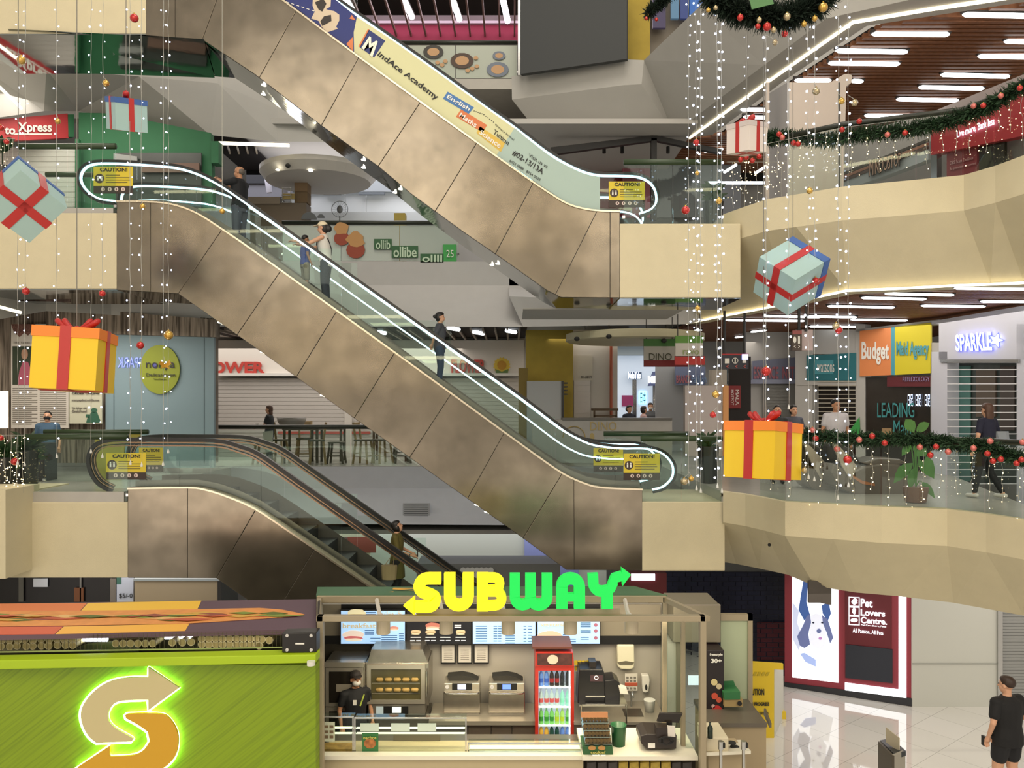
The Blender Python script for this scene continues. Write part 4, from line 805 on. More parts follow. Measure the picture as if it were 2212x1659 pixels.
MB().poly(PS, [(1695,1180),(1970,1180),(1970,1526),(1695,1488)], 0, .2).build('maroon_panel', M('maroon', '#8a2f3c', .5), t); MB().poly(PS, [(1694,1474),(1971,1509),(1971,1526),(1694,1488)], .02, .24).build('black_plinth', M('plinth', '#23252b', .4), t)
lbx = M('lightbox', '#fff', e='#eef4ff', es=1.5)
MB().poly(PS, [(1711,1200),(1811,1205),(1811,1475),(1711,1463)], .03, .03).build('lightbox', lbx, t)
hairm = M('pic_blue', '#33518f', e='#4a6cb0', es=.5); dogm = M('pic_dog', '#9fb0d8', e='#8fa6e0', es=.8); dogd = M('pic_dogd', '#66709c', e='#6c7cb8', es=.4)
MB().poly(PS, [(1738,1240),(1745,1260),(1742,1300),(1750,1330),(1737,1340),(1725,1318),(1730,1285)], .035, .004).build('picture_hair', hairm, t); MB().poly(PS, [(1775,1308),(1790,1300),(1795,1325),(1788,1342),(1777,1325)], .035, .004).build('picture_hair', hairm, t)
MB().poly(PS, [(1712,1300),(1726,1320),(1722,1345),(1735,1380),(1725,1405),(1712,1380)], .035, .004).build('picture_coat', M('pic_coat', '#cdd6f0', e='#c4d0f4', es=.55), t)
MB().poly(PS, [(1742,1332),(1750,1325),(1752,1345),(1746,1370),(1750,1392),(1738,1400),(1728,1395),(1722,1375),(1735,1350)], .038, .004).build('picture_dog_ear', dogd, t); MB().poly(PS, [(1775,1328),(1788,1338),(1795,1360),(1800,1378),(1793,1390),(1785,1365),(1778,1348)], .038, .004).build('picture_dog_ear', dogd, t)
MB().poly(PS, [(1752,1330),(1763,1324),(1774,1330),(1784,1362),(1786,1385),(1776,1400),(1758,1400),(1748,1385),(1750,1355)], .036, .004).build('picture_dog_face', M('pic_face', '#e8ecfa', e='#e2eaff', es=.55), t)
blob(MB(), PS, 1769, 1363, 5, 5, .042, .004).build('picture_nose', dogd, t); blob(MB(), PS, 1772, 1379, 4, 3, .042, .004).build('picture_tongue', M('pic_t', '#a87ab0', e='#a87ab0', es=.8), t)
for x in (1757,1776): blob(MB(), PS, x, 1345, 2.4, 2, .042, .004).build('picture_eye', M('pic_eye', '#2a3050', .5), t)
MB().poly(PS, [(1738,1410),(1762,1425),(1762,1440),(1740,1430),(1728,1412)], .037, .004).build('picture_paw', dogm, t); MB().poly(PS, [(1748,1395),(1790,1395),(1800,1450),(1755,1455)], .034, .004).build('picture_chest', M('pic_chest', '#f0f4ff', e='#f0f6ff', es=.7), t)
MB().poly(PS, [(1826,1244),(1926,1250),(1926,1400),(1826,1390)], .02, .03).build('maroon_field', M('maroon_d', '#611622', .5), t)
MB().poly(PS, [(1826,1392),(1928,1403),(1928,1476),(1826,1464)], .03, .03).build('dark_screen', M('scr_dark', '#1c2230', .3), t)
MB().poly(PS, [(1941,1262),(1958,1264),(1958,1508),(1825,1491),(1825,1475),(1941,1490)], .03, .03).build('light_border', lbx, t)
for k, (y0, y1) in enumerate(((1290,1309),(1311,1329),(1331,1349))):
    MB().tube([PS(x, y, .04) for x, y in ((1834,y0),(1856,y0+1),(1856,y1+1),(1834,y1))], .012, 4, True).build('logo_frame', lbx, t)
blob(MB(), PS, 1846, 1300, 6, 7, .04, .01, 12, .25).build('logo_dog', lbx, t); blob(MB(), PS, 1845, 1320, 4, 7, .04, .01, 12, .2).build('logo_cat', lbx, t); blob(MB(), PS, 1845, 1340, 8, 4, .04, .01).build('logo_fish', lbx, t)
for s, q in (('Pet', ((1859,1293),(1885,1295),(1885,1313),(1859,1311))), ('Lovers', ((1859,1315),(1912,1319),(1912,1333),(1859,1330))), ('Centre.', ((1859,1332),(1916,1337),(1916,1350),(1859,1346))), ('Pet Care Store, Petal', ((1860,1348),(1914,1352),(1914,1356),(1860,1352))), ('All Passion. All Pets', ((1842,1357),(1908,1364),(1908,1372),(1842,1366)))):
    text(s, PS, None, lbx, t, quad=q, off=.05, bold=.03 if len(s) < 8 else .01)
one('hanging_sign', 'dark hanging bus and lift sign in front of the dog lightbox', 'sign', MB().slab(Pl(14), 1747, 1255, 1774, 1302, 0, .06).poly(Pl(14.02), [(1774,1264),(1796,1270),(1796,1307),(1774,1303)], 0, .05), M('brown_sign2', '#4b4540', .5))
struct('wall_right', MB().poly(Pl(14.88), [(1970,1150),(2166,1150),(2166,1527),(1970,1527)], 0, .2), M('hoarding', '#b9bbb4', .7))
struct('trim_9', MB().slab(Pl(14.86), 1970, 1433, 2160, 1434.5, .005, .01), M('joint_g', '#8d8f8a', .7)); struct('trim_9', MB().slab(Pl(14.86), 2156, 1150, 2166, 1527, .02, .02), chrome)
t = thing('roller_door', 'grey roller shutter behind the man in black', 'door', K(2200, 14.9, 0)); ribbed(Pl(14.95), 2166, 1150, 2330, 1530, 56).build('roller_shutter', M('sh_grey', '#8b8d8c', .5), t)
struct('wall_front', MB().slab(Pl(15.5), 2330, 1100, 2400, 1530), white)
one('wall_plate', 'small tan access plate on the cream slab edge at right', 'plate', MB().slab(Pl(12.05), 2099, 1148, 2112, 1180, 0, .03), M('plate_tan', '#8f8672', .6))
for x, y, Z in ((1662,1177,13.9),(2196,1240,12.2)): one('ceiling_sensor', 'tiny dark fixing on the sloped cream slab face', 'fixing', MB().sph(P(x, y, Z-.12), .03), black, 'tiny fixings on the slab face')
# white box partition on the upper right gallery
t = thing('partition_wall', 'white boxed partition on the upper right gallery behind the railing', 'partition', K(1740, 14.5, L2))
p = Pl(15.2); MB().poly(p, [(1705,178),(1794,178),(1824,160),(1832,160),(1840,162),(1840,178),(1828,186),(1822,420),(1705,440)], 0, .3).build('front_panel', M('part_white', '#c3b8ae', .7), t); MB().poly(Pl(a=(1662,17),b=(1706,15.2)), [(1662,204),(1706,178),(1706,440),(1662,430)], 0, .05).build('side_panel', M('part_side', '#a8a6a6', .7), t); MB().slab(p, 1811, 178, 1814, 410, .01, .02).build('door_gap', blk, t)
struct('trim_9', MB().slab(p, 1655, 178, 1662, 440, -.5, .1), M('part_white'))
# upper right shops
UR = Pl(a=(1820,18.5), b=(2212,13.2))
struct('wall_right', MB().poly(UR, [(1700,330),(2005,245),(2212,160),(2360,100),(2360,420),(1700,450)], -.35, .1), M('wall_pinkish', '#a39a98', .7))
t = thing('storefront', 'red bank fascia with white lit slogan on the upper right gallery', 'shop', UR.at(2110, L2)); MB().poly(UR, [(2011,280),(2360,130),(2360,262),(2011,335)], .15, .2).build('red_fascia', M('bank_red', '#a92c34', .5), t)
text('Live more, Bank less', UR, None, M('lit_letters', '#fff', e='#e6e2ff', es=2.2), t, quad=((2067,283),(2148,252),(2148,272),(2067,300)), off=.18, bold=.02)
MB().poly(UR, [(2045,320),(2110,300),(2110,395),(2045,395)], .02, .05).build('red_poster', M('poster_red', '#863a40', .6), t); text('DBS Scam Defence', UR, None, M('pale_pink', '#c79a9c', .6), t, quad=((2052,348),(2102,338),(2102,344),(2052,356)), off=.04); text('Be protected, not conned', UR, None, M('pale_pink'), t, quad=((2052,362),(2108,350),(2108,356),(2052,370)), off=.04)
MB().poly(UR, [(2011,335),(2024,332),(2024,400),(2011,400)], .1, .1).build('pillar', chrome, t); MB().poly(UR, [(2115,300),(2170,282),(2170,380),(2115,390)], .02, .05).build('shop_window', M('night_glass'), t)
t = thing('storefront', 'white fascia with outlined brown lettering and stripes, upper right gallery', 'shop', UR.at(1940, L2)); MB().poly(UR, [(1822,392),(1890,350),(2005,305),(2005,345),(1890,388),(1822,410)], .1, .2).build('fascia', M('fascia_lt', '#a9adb2', .5), t)
for k, c in enumerate(('#4f4743', '#9a6e5c', '#5c4a44')): MB().poly(UR, [(1822,372+k*7),(2003,300+k*8),(2003,306+k*8),(1822,378+k*7)], .12, .03).build('stripe', M('stp'+c, c, .5), t)
text('MINDOSTOP', UR, None, M('outl', '#3a302c', .5), t, 'letter_backing', quad=((1876,345),(1948,326),(1948,358),(1876,384)), off=.16, bold=.06); text('MINDOSTOP', UR, None, M('ltr', '#c7a08c', .5), t, quad=((1878,348),(1946,329),(1946,355),(1878,381)), off=.19)
# far dark café beams behind the foot of the topmost escalator
t = thing('storefront', 'open café with dark beams and red walls behind the topmost escalator foot', 'shop', K(1300, 21, L2)); p = Pl(21.2)
MB().poly(p, [(1190,318),(1415,292),(1560,322),(1560,332),(1415,303),(1190,334)], 0, .15).build('beam', black, t); MB().slab(p, 1407, 298, 1419, 475, 0, .15).build('post', black, t)
MB().slab(Pl(24.5), 1180, 318, 1350, 470, 0, .1).build('red_wall', M('cafe_red', '#7a1a22', .6), t); MB().slab(Pl(24.2), 1345, 318, 1408, 470, 0, .1).build('pink_wall', M('cafe_pink', '#9a5562', .6), t); MB().slab(Pl(24.3), 1408, 350, 1600, 470, 0, .1).build('grey_wall', M('cafe_grey', '#77787a', .6), t)
for x, y in ((1305,325),(1344,325),(1400,307),(1424,307),(1443,325)): MB().cyl(P(x, y-8, 22), P(x, y+6, 22), .05, n=8).build('spot_lamp', black, t)
for x0,y0,x1,y1 in ((1565,372,1590,356),(1500,330,1560,322),(1632,374,1660,356),(1530,395,1700,395)): MB().tube([P(x0,y0,23.5), P(x1,y1,22.5)], .04, 6).build('tube_lamp', tube_mat, t)

one('planter_box', 'dark planter box behind the left landing glass, below the greenery', 'planter', MB().slab(Pl(16.6), 26, 958, 95, 1062, 0, .5), M('planter_dk', '#23221f', .5), bevel=.01)
# ------------------------------------------------------------------ hanging gifts
ribbon = M('ribbon_red', '#b02a26', .4)
def gift(label, v0, Z, a, b, c, lid_ax, boxm, lidm, rib=ribbon, bow=True, lidh=.17, rw=.165):
    """v0: nearest corner in the picture, a b c: its three edges as they appear; the cube's true turn is solved from them"""
    s = F/Z; xp = (v0[0]-CX)/F; yp = (HY-v0[1])/F
    dx = [e[0]/s for e in (a, b, c)]; dz = [-e[1]/s for e in (a, b, c)]; Y = [0., 0., 0.]
    for it in range(40):
        X = Vector([dx[i]+xp*Y[i] for i in range(3)]); Zv = Vector([dz[i]+yp*Y[i] for i in range(3)])
        L = (X.length+Zv.length)/2; X.normalize(); Zv = (Zv-X*Zv.dot(X)).normalized(); W_ = X.cross(Zv)
        if sum(W_) < 0: W_ = -W_
        Y = [lerp(Y[i], W_[i]*L, .6) for i in range(3)]
    E = [Vector((X[i], W_[i], Zv[i])).normalized()*L for i in range(3)]
    O = P(v0[0], v0[1], Z); k = lid_ax; o1, o2 = [E[i] for i in range(3) if i != k]; u = E[k]
    t = thing('gift_box', label, 'gift box', O+(o1+o2)/2+u*.0, None)
    def lb(mb, p0, p1, q0, q1, r0, r1): return mb.ext([O+o1*x+o2*y+u*r0 for x, y in ((p0,q0),(p1,q0),(p1,q1),(p0,q1))], u*(r1-r0))
    lb(MB(), .015, .985, .015, .985, 0, 1-lidh).build('box', boxm, t); lb(MB(), 0, 1, 0, 1, 1-lidh, 1).build('lid', lidm, t)
    h0, h1 = .5-rw/2, .5+rw/2; e = .012
    lb(MB(), h0, h1, -e+.01, 1+e-.01, -e, 1+e).build('ribbon', rib, t); lb(MB(), -e+.01, 1+e-.01, h0, h1, -e, 1+e).build('ribbon', rib, t)
    if bow:
        top = O+(o1+o2)/2+u*1.0
        for q in (-1, 1):
            d = (o1+o2*.3)*q
            for f in (.34, .22):
                pts = [top+d*f*math.sin(th)*1.0+u*(.02+.11*(1-math.cos(th*2))/2*1.3)+o2*.05*q*math.cos(th) for th in [math.pi*j/10 for j in range(11)]]
                MB().tube(pts, [.012+.03*math.sin(math.pi*j/10) for j in range(11)], 8).build('bow_loop', rib, t, smooth=True)
        MB().sph(top+u*.04, .05, (1, 1, .7)).build('bow_knot', rib, t, smooth=True)
    c0 = O+(o1+o2)/2+(u if u.z > 0 else Vector())
    hi = max([O+o1*i+o2*j+u*l for i in (0, 1) for j in (0, 1) for l in (0, 1)], key=lambda v: v.z)
    st = c0 if abs(u.normalized().z) > .8 else hi
    MB().cyl(st, (st.x, st.y, 17.5), .006, n=5).build('hanging_wire', M('wire', '#6f6d66', .5), t)
    return t
mint = M('gift_mint', '#9dbab6', .6); blue = M('gift_blue', '#3a5d99', .6); gyel = M('gift_yellow', '#e3bd22', .6); gor = M('gift_orange', '#e8812c', .6); gwh = M('gift_white', '#ddd2c6', .6)
gift('yellow gift box with an orange lid and dark red ribbon, hanging at the left', (207,843), 11, (-137,-10), (8,-143), (46,8), 1, gyel, gor)
gift('yellow gift box with an orange lid and dark red ribbon, hanging at the right', (1672,1036), 11.4, (-116,-3), (3,-131), (62,-3), 1, gyel, gor)
gift('white gift box with red ribbons hanging by the upper right railing', (1617,323), 12.2, (-50,9), (1,-66), (41,8), 1, gwh, M('gift_lid_white', '#c9beb6', .6), rw=.16)
gift('small mint gift box with a blue lid, hanging upright at the upper left', (250,280), 12.2, (-19,8), (-3,-75), (69,-5), 1, mint, blue)
gift('large mint gift box seen from below with crossed red ribbons, left edge', (44,365), 11.2, (106,88), (-84,90), (-2,-30), 2, mint, blue, bow=False)
gift('tilted mint gift box with a blue lid on its right side, hanging at the right', (1720,604), 11.6, (-82,-59), (74,-40), (-19,85), 1, mint, blue, bow=False)
# ------------------------------------------------------------------ string lights
bulb_c = M('bulb_cold', '#ffffff', e='#cfdcff', es=14); bulb_w = M('bulb_warm', '#ffffff', e='#ffdf9c', es=9); wirem = M('wire_pale', '#a5a59c', .5)
me_b = MB().sph((0,0,0), .011, n=6, m=4).mesh('bulb'); me_b.materials.append(bulb_c)
me_B = MB().sph((0,0,0), .0135, n=8, m=5).mesh('bulb'); me_B.materials.append(bulb_c)
me_w = MB().sph((0,0,0), .008, n=5, m=4).mesh('bulb'); me_w.materials.append(bulb_w)
me_g = MB().lathe((0,0,0), [(.001,.05),(.018,.0),(.02,-.03),(.001,-.03)], 6).mesh('tassel'); me_g.materials.append(M('clear_tip', '#c9cbc6', .3))
def light_string(x, y1, Z, pitch, big, label, group, jit=6, sparse=1.0):
    a = P(x, -20, Z); b = P(x+rnd.uniform(-2, 2), y1, Z); t = thing('light_string', label, 'string light', b, group)
    m = int((y1+20)/30); MB().tube([lerp(a, b, k/m)+Vector((rnd.uniform(-.008, .008), 0, 0)) for k in range(m+1)], .0035, 4).build('wire', wirem, t, smooth=True)
    n = int((y1+10)/pitch)
    for k in range(n):
        y = -10+k*pitch+rnd.uniform(-3, 3); q = rnd.choice((-1, 1))*rnd.uniform(2, jit); sc = rnd.choice((.7, 1, 1, 1.25))
        inst(me_B if big else me_b, 'bulb', t, P(x+q, y, Z-.01), sc)
    inst(me_g, 'tassel', t, b)
for x, y in ((39,1000),(55,1003),(122,985),(197,975),(222,985),(280,1000),(305,1004),(353,1002),(364,975)):
    light_string(x, y, 12.3, 33, False, 'vertical string of cold white lights hanging over the left side', 'hanging light strings on the left')
for x, y in ((1503,1055),(1513,1060),(1549,1050),(1558,1060),(1655,1005),(1703,880),(1745,1030),(1760,1035),(1811,1075),(1832,1048)):
    light_string(x, y, 11.9, 20 if x < 1600 else 23, True, 'dense vertical string of cold white lights hanging over the right side', 'hanging light strings on the right')
for x, y in ((1487,1040),(1612,250)):
    light_string(x, y, 12.6, 22, False, 'thin faint light string beside the dense bright ones', 'thin light strings on the right')
# curtains of tiny warm lights along the railings
def curtain(label, path, z, drop, npx, extra, cat='string light', yoff=-.10):
    c = sum(path, Vector())/len(path); c.z = z; t = thing('icicle_lights', label, cat, c)
    L = [0]
    for a, b in zip(path, path[1:]): L.append(L[-1]+(b-a).length)
    def at(s):
        for i in range(len(path)-1):
            if s <= L[i+1]: return lerp(path[i], path[i+1], (s-L[i])/(L[i+1]-L[i]))
        return path[-1]
    mbw = MB(); pts = []
    for k in range(npx):
        p = at(L[-1]*(k+.5)/npx); p = Vector((p.x+rnd.uniform(-.03,.03), p.y+yoff, z)); d = drop*rnd.uniform(.55, 1.0); m = 7
        wp = [p-Vector((rnd.uniform(-.02,.02), 0, d*j/m)) for j in range(m+1)]; mbw.tube(wp, .003, 4); pts += [q+Vector((rnd.uniform(-.03,.03), -.005, rnd.uniform(-.03,.03))) for q in wp[1:]]
    mbw.tube([Vector((p.x, p.y+yoff, z)) for p in path], .004, 4); mbw.build('wire', wirem, t)
    rnd.shuffle(pts)
    for q in pts[:95]: inst(me_w, 'bulb', t, q, rnd.choice((.8, 1, 1.3)))
    rest = pts[95:]
    for k in range(extra): p = at(L[-1]*(1-rnd.random()**2)) if extra > 0 else None; rest.append(Vector((p.x+rnd.uniform(-.1,.1), p.y+yoff, z-drop*rnd.random())))
    if rest:
        mb = MB(); [mb.sph(q, .007, n=5, m=3) for q in rest]; tag(mb.build('bulb_cluster', bulb_w, t), kind='stuff')
curtain('curtain of tiny warm lights along the lower right gallery railing', [p for p in S1[:6]]+[S1[6]], L1+1.0, 1.05, 24, 40)
curtain('curtain of tiny warm lights along the upper right gallery railing', [P(1640,400,14.3)*1]+S2[:6], L2+1.0, .85, 20, 40)
for nm, x0, x1, yt, yb, Z, n in (('dense warm lights in front of the plants at the left landing', -10, 55, 940, 1065, 14.4, 110), ('warm lights sprinkled over the upper left railing edge', -10, 32, 300, 420, 14.4, 45), ('warm lights sprinkled on the glass at the foot of the topmost escalator', 1570, 1700, 350, 450, 14.6, 90)):
    c = P((x0+x1)/2, yb, Z); t = thing('icicle_lights', nm, 'string light', c)
    mbw = MB(); m = 5
    for k in range(m): x = lerp(x0, x1, (k+.5)/m); mbw.tube([P(x+rnd.uniform(-2,2), lerp(yt, yb, j/6), Z) for j in range(7)], .003, 4)
    mbw.tube([P(x0, yt, Z), P(x1, yt, Z)], .004, 4); mbw.build('wire', wirem, t)
    for k in range(min(n, 99)): inst(me_w, 'bulb', t, P(rnd.uniform(x0, x1), rnd.uniform(yt, yb), Z-.02), rnd.choice((.8, 1, 1.3)))
# ------------------------------------------------------------------ garlands
pine = M('pine', '#2c4a2c', .7, nz=.5, ns=14); pine2 = M('pine_dark', '#16291c', .7, nz=.4, ns=10)
def garland(label, pts, r, n, mat=None, zsc=1):
    pts = smoothpath([tuple(p) for p in pts], 5); pts = [Vector(p) for p in pts]
    c = pts[len(pts)//2]; t = thing('garland', label, 'garland', c); MB().tube(pts, .02, 6).build('branch', M('twig', '#3a3222', .8), t)
    mb = MB()
    for k in range(n):
        i = rnd.random()*(len(pts)-1.001); p = lerp(pts[int(i)], pts[int(i)+1], i % 1)
        d = Vector((rnd.gauss(0,1), rnd.gauss(0,1), rnd.gauss(0,1)*zsc)).normalized(); l = r*rnd.uniform(.5, 1.15); w = d.orthogonal().normalized()*.018
        a = p+d*l*.25; b = p+d*l; m = lerp(a, b, .5)+Vector((0,0,.015)); mb.add([a, m-w, b, m+w], [(0,1,2,3)])
    mb.build('foliage', mat or pine, t, fixn=False); return t
garland('pine garland with red balls on the lower right gallery rail', [P(x, y, S1[0].y if x < 1700 else (6.95*0+1700*1.65/(1085-870) if 0 else 13.2-(x-1700)/520*2.2)) for x, y in ((1738,940),(1800,946),(1870,950),(1950,950),(2000,953),(2060,960),(2130,966),(2180,985),(2240,1000))], .17, 4200)
g2 = [P(x, y, 14.3-(x-1660)/560*2.9) for x, y in ((1650,305),(1680,296),(1740,300),(1800,302),(1860,292),(1930,285),(2000,275),(2060,260),(2120,238),(2180,205),(2240,170))]
garland('pine garland with red balls on the upper right gallery rail', g2, .19, 5200)
garland('dark dense garland wreath hanging at the top of the picture', [P(x, y, 10.5) for x, y in ((1530,-25),(1560,8),(1610,28),(1665,38),(1720,32),(1765,10),(1795,-30))], .24, 5200, pine2)
garland('short dark garland by the yellow column at the top', [P(x, y, 17) for x, y in ((1400,30),(1425,8),(1450,-15),(1480,-30))], .2, 1500, pine2)
card = one('greeting_card', 'green greeting card with red pattern tucked into the top wreath', 'card', MB().poly(Pl(10.25), [(1615,-20),(1662,-20),(1672,8),(1624,20)], 0, .01), M('card_green', '#4d7a4a', .6))
# ------------------------------------------------------------------ baubles
def glassy(n, c, m=.35): return M(n, c, .18, m, coat=.5)
BM = {'r': glassy('bauble_red', '#b5221c'), 'g': glassy('bauble_gold', '#c9a04a', .7), 'p': glassy('bauble_pink', '#c96a62'), 'c': glassy('bauble_champagne', '#b5a582', .7)}
bme = {}
for k, m in BM.items(): bme[k] = MB().sph((0,0,0), 1, n=18, m=12).mesh('ball'); bme[k].materials.append(m); bme[k].polygons.foreach_set('use_smooth', [True]*len(bme[k].polygons))
cap_me = MB().lathe((0,0,0), [(.22,-.1),(.22,.2),(.12,.22)], 8).mesh('cap'); cap_me.materials.append(M('cap_gold', '#b8963e', .3, .9))
CN = {'r': 'red', 'g': 'gold', 'p': 'coral pink', 'c': 'champagne'}
LSX = [39,55,122,197,222,280,305,353,364,1487,1503,1513,1549,1558,1655,1703,1745,1760,1811,1832]
def bauble(x, y, r, Z, k, where, group, wire=False):
    c = P(x, y, Z); R = r*Z/F
    t = thing('bauble', f'shiny {CN[k]} ball ornament {where}', 'ornament', c, group+', '+CN[k]); inst(bme[k], 'ball', t, c, R); inst(cap_me, 'cap', t, c+Vector((0,0,R)), R)
    if wire: sx = min(LSX, key=lambda q: abs(q-x)); MB().cyl(c+Vector((0,0,R*1.1)), P(sx, y-16, Z) if abs(sx-x) < 22 else (c.x, c.y, 17.5), .004, n=4).build('hook', wirem, t)
for x, y, r, k in ((290,39,9,'r'),(56,629,8,'r'),(221,634,7,'r'),(303,746,8,'r'),(46,130,9,'g'),(229,180,7,'g'),(125,262,6,'g'),(364,724,10,'g'),(308,446,6,'g'),(480,456,6,'g')):
    bauble(x, y, r, 12.3, k, 'hanging on a light string over the left side', 'balls on the left strings', True)
for x, y, r, k in ((1504,308,7,'r'),(1481,454,9,'r'),(1540,896,7,'r'),(1655,802,10,'r'),(1762,606,7,'r'),(1831,993,9,'r'),(1812,713,8,'r'),(1674,92,6,'c'),(1763,197,8,'c'),(1818,218,7,'g'),(1846,222,7,'c'),(1749,412,7,'g'),(1553,434,7,'g'),(1506,374,5,'g'),(1507,666,6,'g'),(1546,852,8,'g'),(1806,705,8,'c'),(1478,1040,8,'c'),(1493,1034,6,'g'),(1738,1016,6,'c'),(1695,73,7,'r')):
    bauble(x, y, r, 11.9, k, 'hanging on a light string over the right side', 'balls on the right strings', True)
for x, y, k in ((1755,929,'p'),(1762,947,'r'),(1856,950,'p'),(1884,942,'r'),(1911,957,'r'),(1808,970,'p'),(1987,966,'p'),(2022,965,'r'),(2010,983,'r'),(2048,976,'p'),(2103,968,'p'),(2133,980,'r'),(2139,953,'p'),(2145,996,'r'),(2162,992,'r'),(2196,1001,'r'),(2209,955,'p'),(2207,993,'r')):
    bauble(x, y, 6.5, 13.05-(x-1700)/520*2.2-.12, k, 'in the lower right rail garland', 'balls in the lower rail garland')
for x, y, k in ((1683,290,'r'),(1690,297,'p'),(1714,309,'r'),(1724,311,'r'),(1819,280,'r'),(1856,262,'r'),(1917,291,'p'),(1955,287,'r'),(2103,229,'p'),(2124,228,'r'),(2162,207,'p'),(2203,190,'r'),(1600,345,'r'),(1612,340,'r'),(1625,347,'r'),(1640,338,'r')):
    bauble(x, y, 6, 14.2-(x-1660)/560*2.9-.15, k, 'in the upper right rail garland', 'balls in the upper rail garland')
for x, y, r, k in ((1599,38,7,'r'),(1546,17,5,'c'),(1530,22,5,'g'),(1657,58,9,'r'),(1637,57,6,'r'),(1640,43,6,'c'),(1700,36,8,'c'),(1671,65,6,'c'),(1778,16,10,'g'),(1737,52,6,'g'),(1760,40,6,'g')):
    bauble(x, y, r, 10.3, k, 'in the top wreath', 'balls in the top wreath')
for x, y, r, k in ((32,997,8,'r'),(2,946,6,'r'),(14,306,6,'r'),(2,276,6,'r'),(1396,40,4,'r'),(1418,42,4,'r')): bauble(x, y, r, 14.2 if x < 1000 else 16.9, k, 'in the greenery at the edge of a landing or column', 'balls in the side greenery')
t = thing('butterfly_ornament', 'gold butterfly ornament hanging in front of the olive round sign', 'ornament', P(357, 795, 12.2)); MB().poly(Pl(12.2), [(357,787),(347,779),(343,786),(350,791),(346,797),(357,793)], 0, .02).build('wing', BM['g'], t); MB().cyl(P(357,786,12.2), P(354,770,12.3), .003, n=4).build('hook', wirem, t); MB().poly(Pl(12.2), [(357,787),(366,777),(369,786),(364,791),(366,797),(357,793)], 0, .02).build('wing', BM['g'], t)
# ------------------------------------------------------------------ plants, massage chairs
leafm = M('leaf_green', '#4a7a34', .45, nz=.2, ns=6); leafd = M('leaf_dark', '#24401f', .5, nz=.3, ns=6)
def leaf(mb, base, tip, w):
    d = tip-base; n = d.cross(Vector((0, 1, 0))).normalized() if d.cross(Vector((0,1,0))).length > 1e-3 else Vector((1,0,0)); q = [(0,0),(.25,.75),(.5,1),(.75,.7),(1,0)]
    L_ = [base+d*u+Vector((0,0,.08*d.length*math.sin(u*3)))-n*w*v for u, v in q]; R_ = [base+d*u+Vector((0,0,.08*d.length*math.sin(u*3)))+n*w*v for u, v in q]
    mb.add(L_+R_, [(i, i+1, i+6, i+5) for i in range(4)])
def plant(label, c, pot, leaves, mat, seedr=3):
    t = thing('potted_plant', label, 'plant', c)
    MB().lathe(c, [(pot[0]*.8,0),(pot[0],pot[1]),(pot[0]*.9,pot[1])], 14).build('pot', pot[2], t)
    mb = MB(); st = MB()
    for b, tip, w in leaves: leaf(mb, b, tip, w); st.tube([c+Vector((0,0,pot[1])), lerp(c+Vector((0,0,pot[1])), b, .6)+Vector((0,0,.05)), b], .01, 5)
    mb.build('leaves', mat, t, fixn=False); st.build('stems', mat, t); return t
Zp = 13.1; fl = lambda x, y, Z=Zp: P(x, y, Z)
plant('tall broad-leaved plant in a brown pot beside the massage chair', K(1978, Zp, L1), (.2, .25, M('pot_brown', '#6a4636', .6)), [(fl(1975,935), fl(1956,906), .1),(fl(1978,935), fl(2008,914), .08),(fl(1980,945), fl(1995,1000), .12),(fl(1985,985), fl(2018,1035), .13),(fl(1972,1000), fl(1930,1045), .1),(fl(1975,1010), fl(1965,1060), .08),(fl(1990,1040), fl(2020,1078), .06),(fl(1968,960), fl(1948,985), .07)], leafm)
def bushy(label, x, y0, y1, w, Z, z, potc='#1d1f1d', n=60, mat=None, pot_h=.5, pr=.22):
    c = K(x, Z, z); r2 = random.Random(int(x)); lv = []
    top = P(x, y0, Z).z; hp = P(x, y1, Z).z
    for k in range(n):
        a = r2.uniform(0, 6.28); e = r2.random(); b = c+Vector((0, 0, lerp(hp-z, top-z, e*.6))); R = w*Z/F*r2.uniform(.5, 1)
        lv.append((b, b+Vector((math.cos(a)*R, math.sin(a)*R*.6, (top-hp)*r2.uniform(.0, .4))), .035))
    return plant(label, c, (pr, pot_h, M('potc'+potc, potc, .4)), lv, mat or leafd)
bushy('dark leafy plant in a tall black pot left of the hanging yellow gift', 1530, 925, 985, 30, 16.3, L1, pot_h=.75)
bushy('dark leafy plant beside the foot of the topmost escalator', 1540, 385, 440, 35, 16.3, L2, pot_h=.5)
bushy('leafy plant spilling over the left landing corner behind the warm lights', 60, 925, 1000, 50, 15.8, L1, pot_h=.7, n=110)
bushy('dark leafy plant at the very left edge of the lower landing', 10, 930, 1030, 40, 15.2, L1, pot_h=.6, n=110)
bushy('dark greenery at the left edge of the upper landing', 5, 290, 330, 30, 15.2, L2, pot_h=.9, n=70)
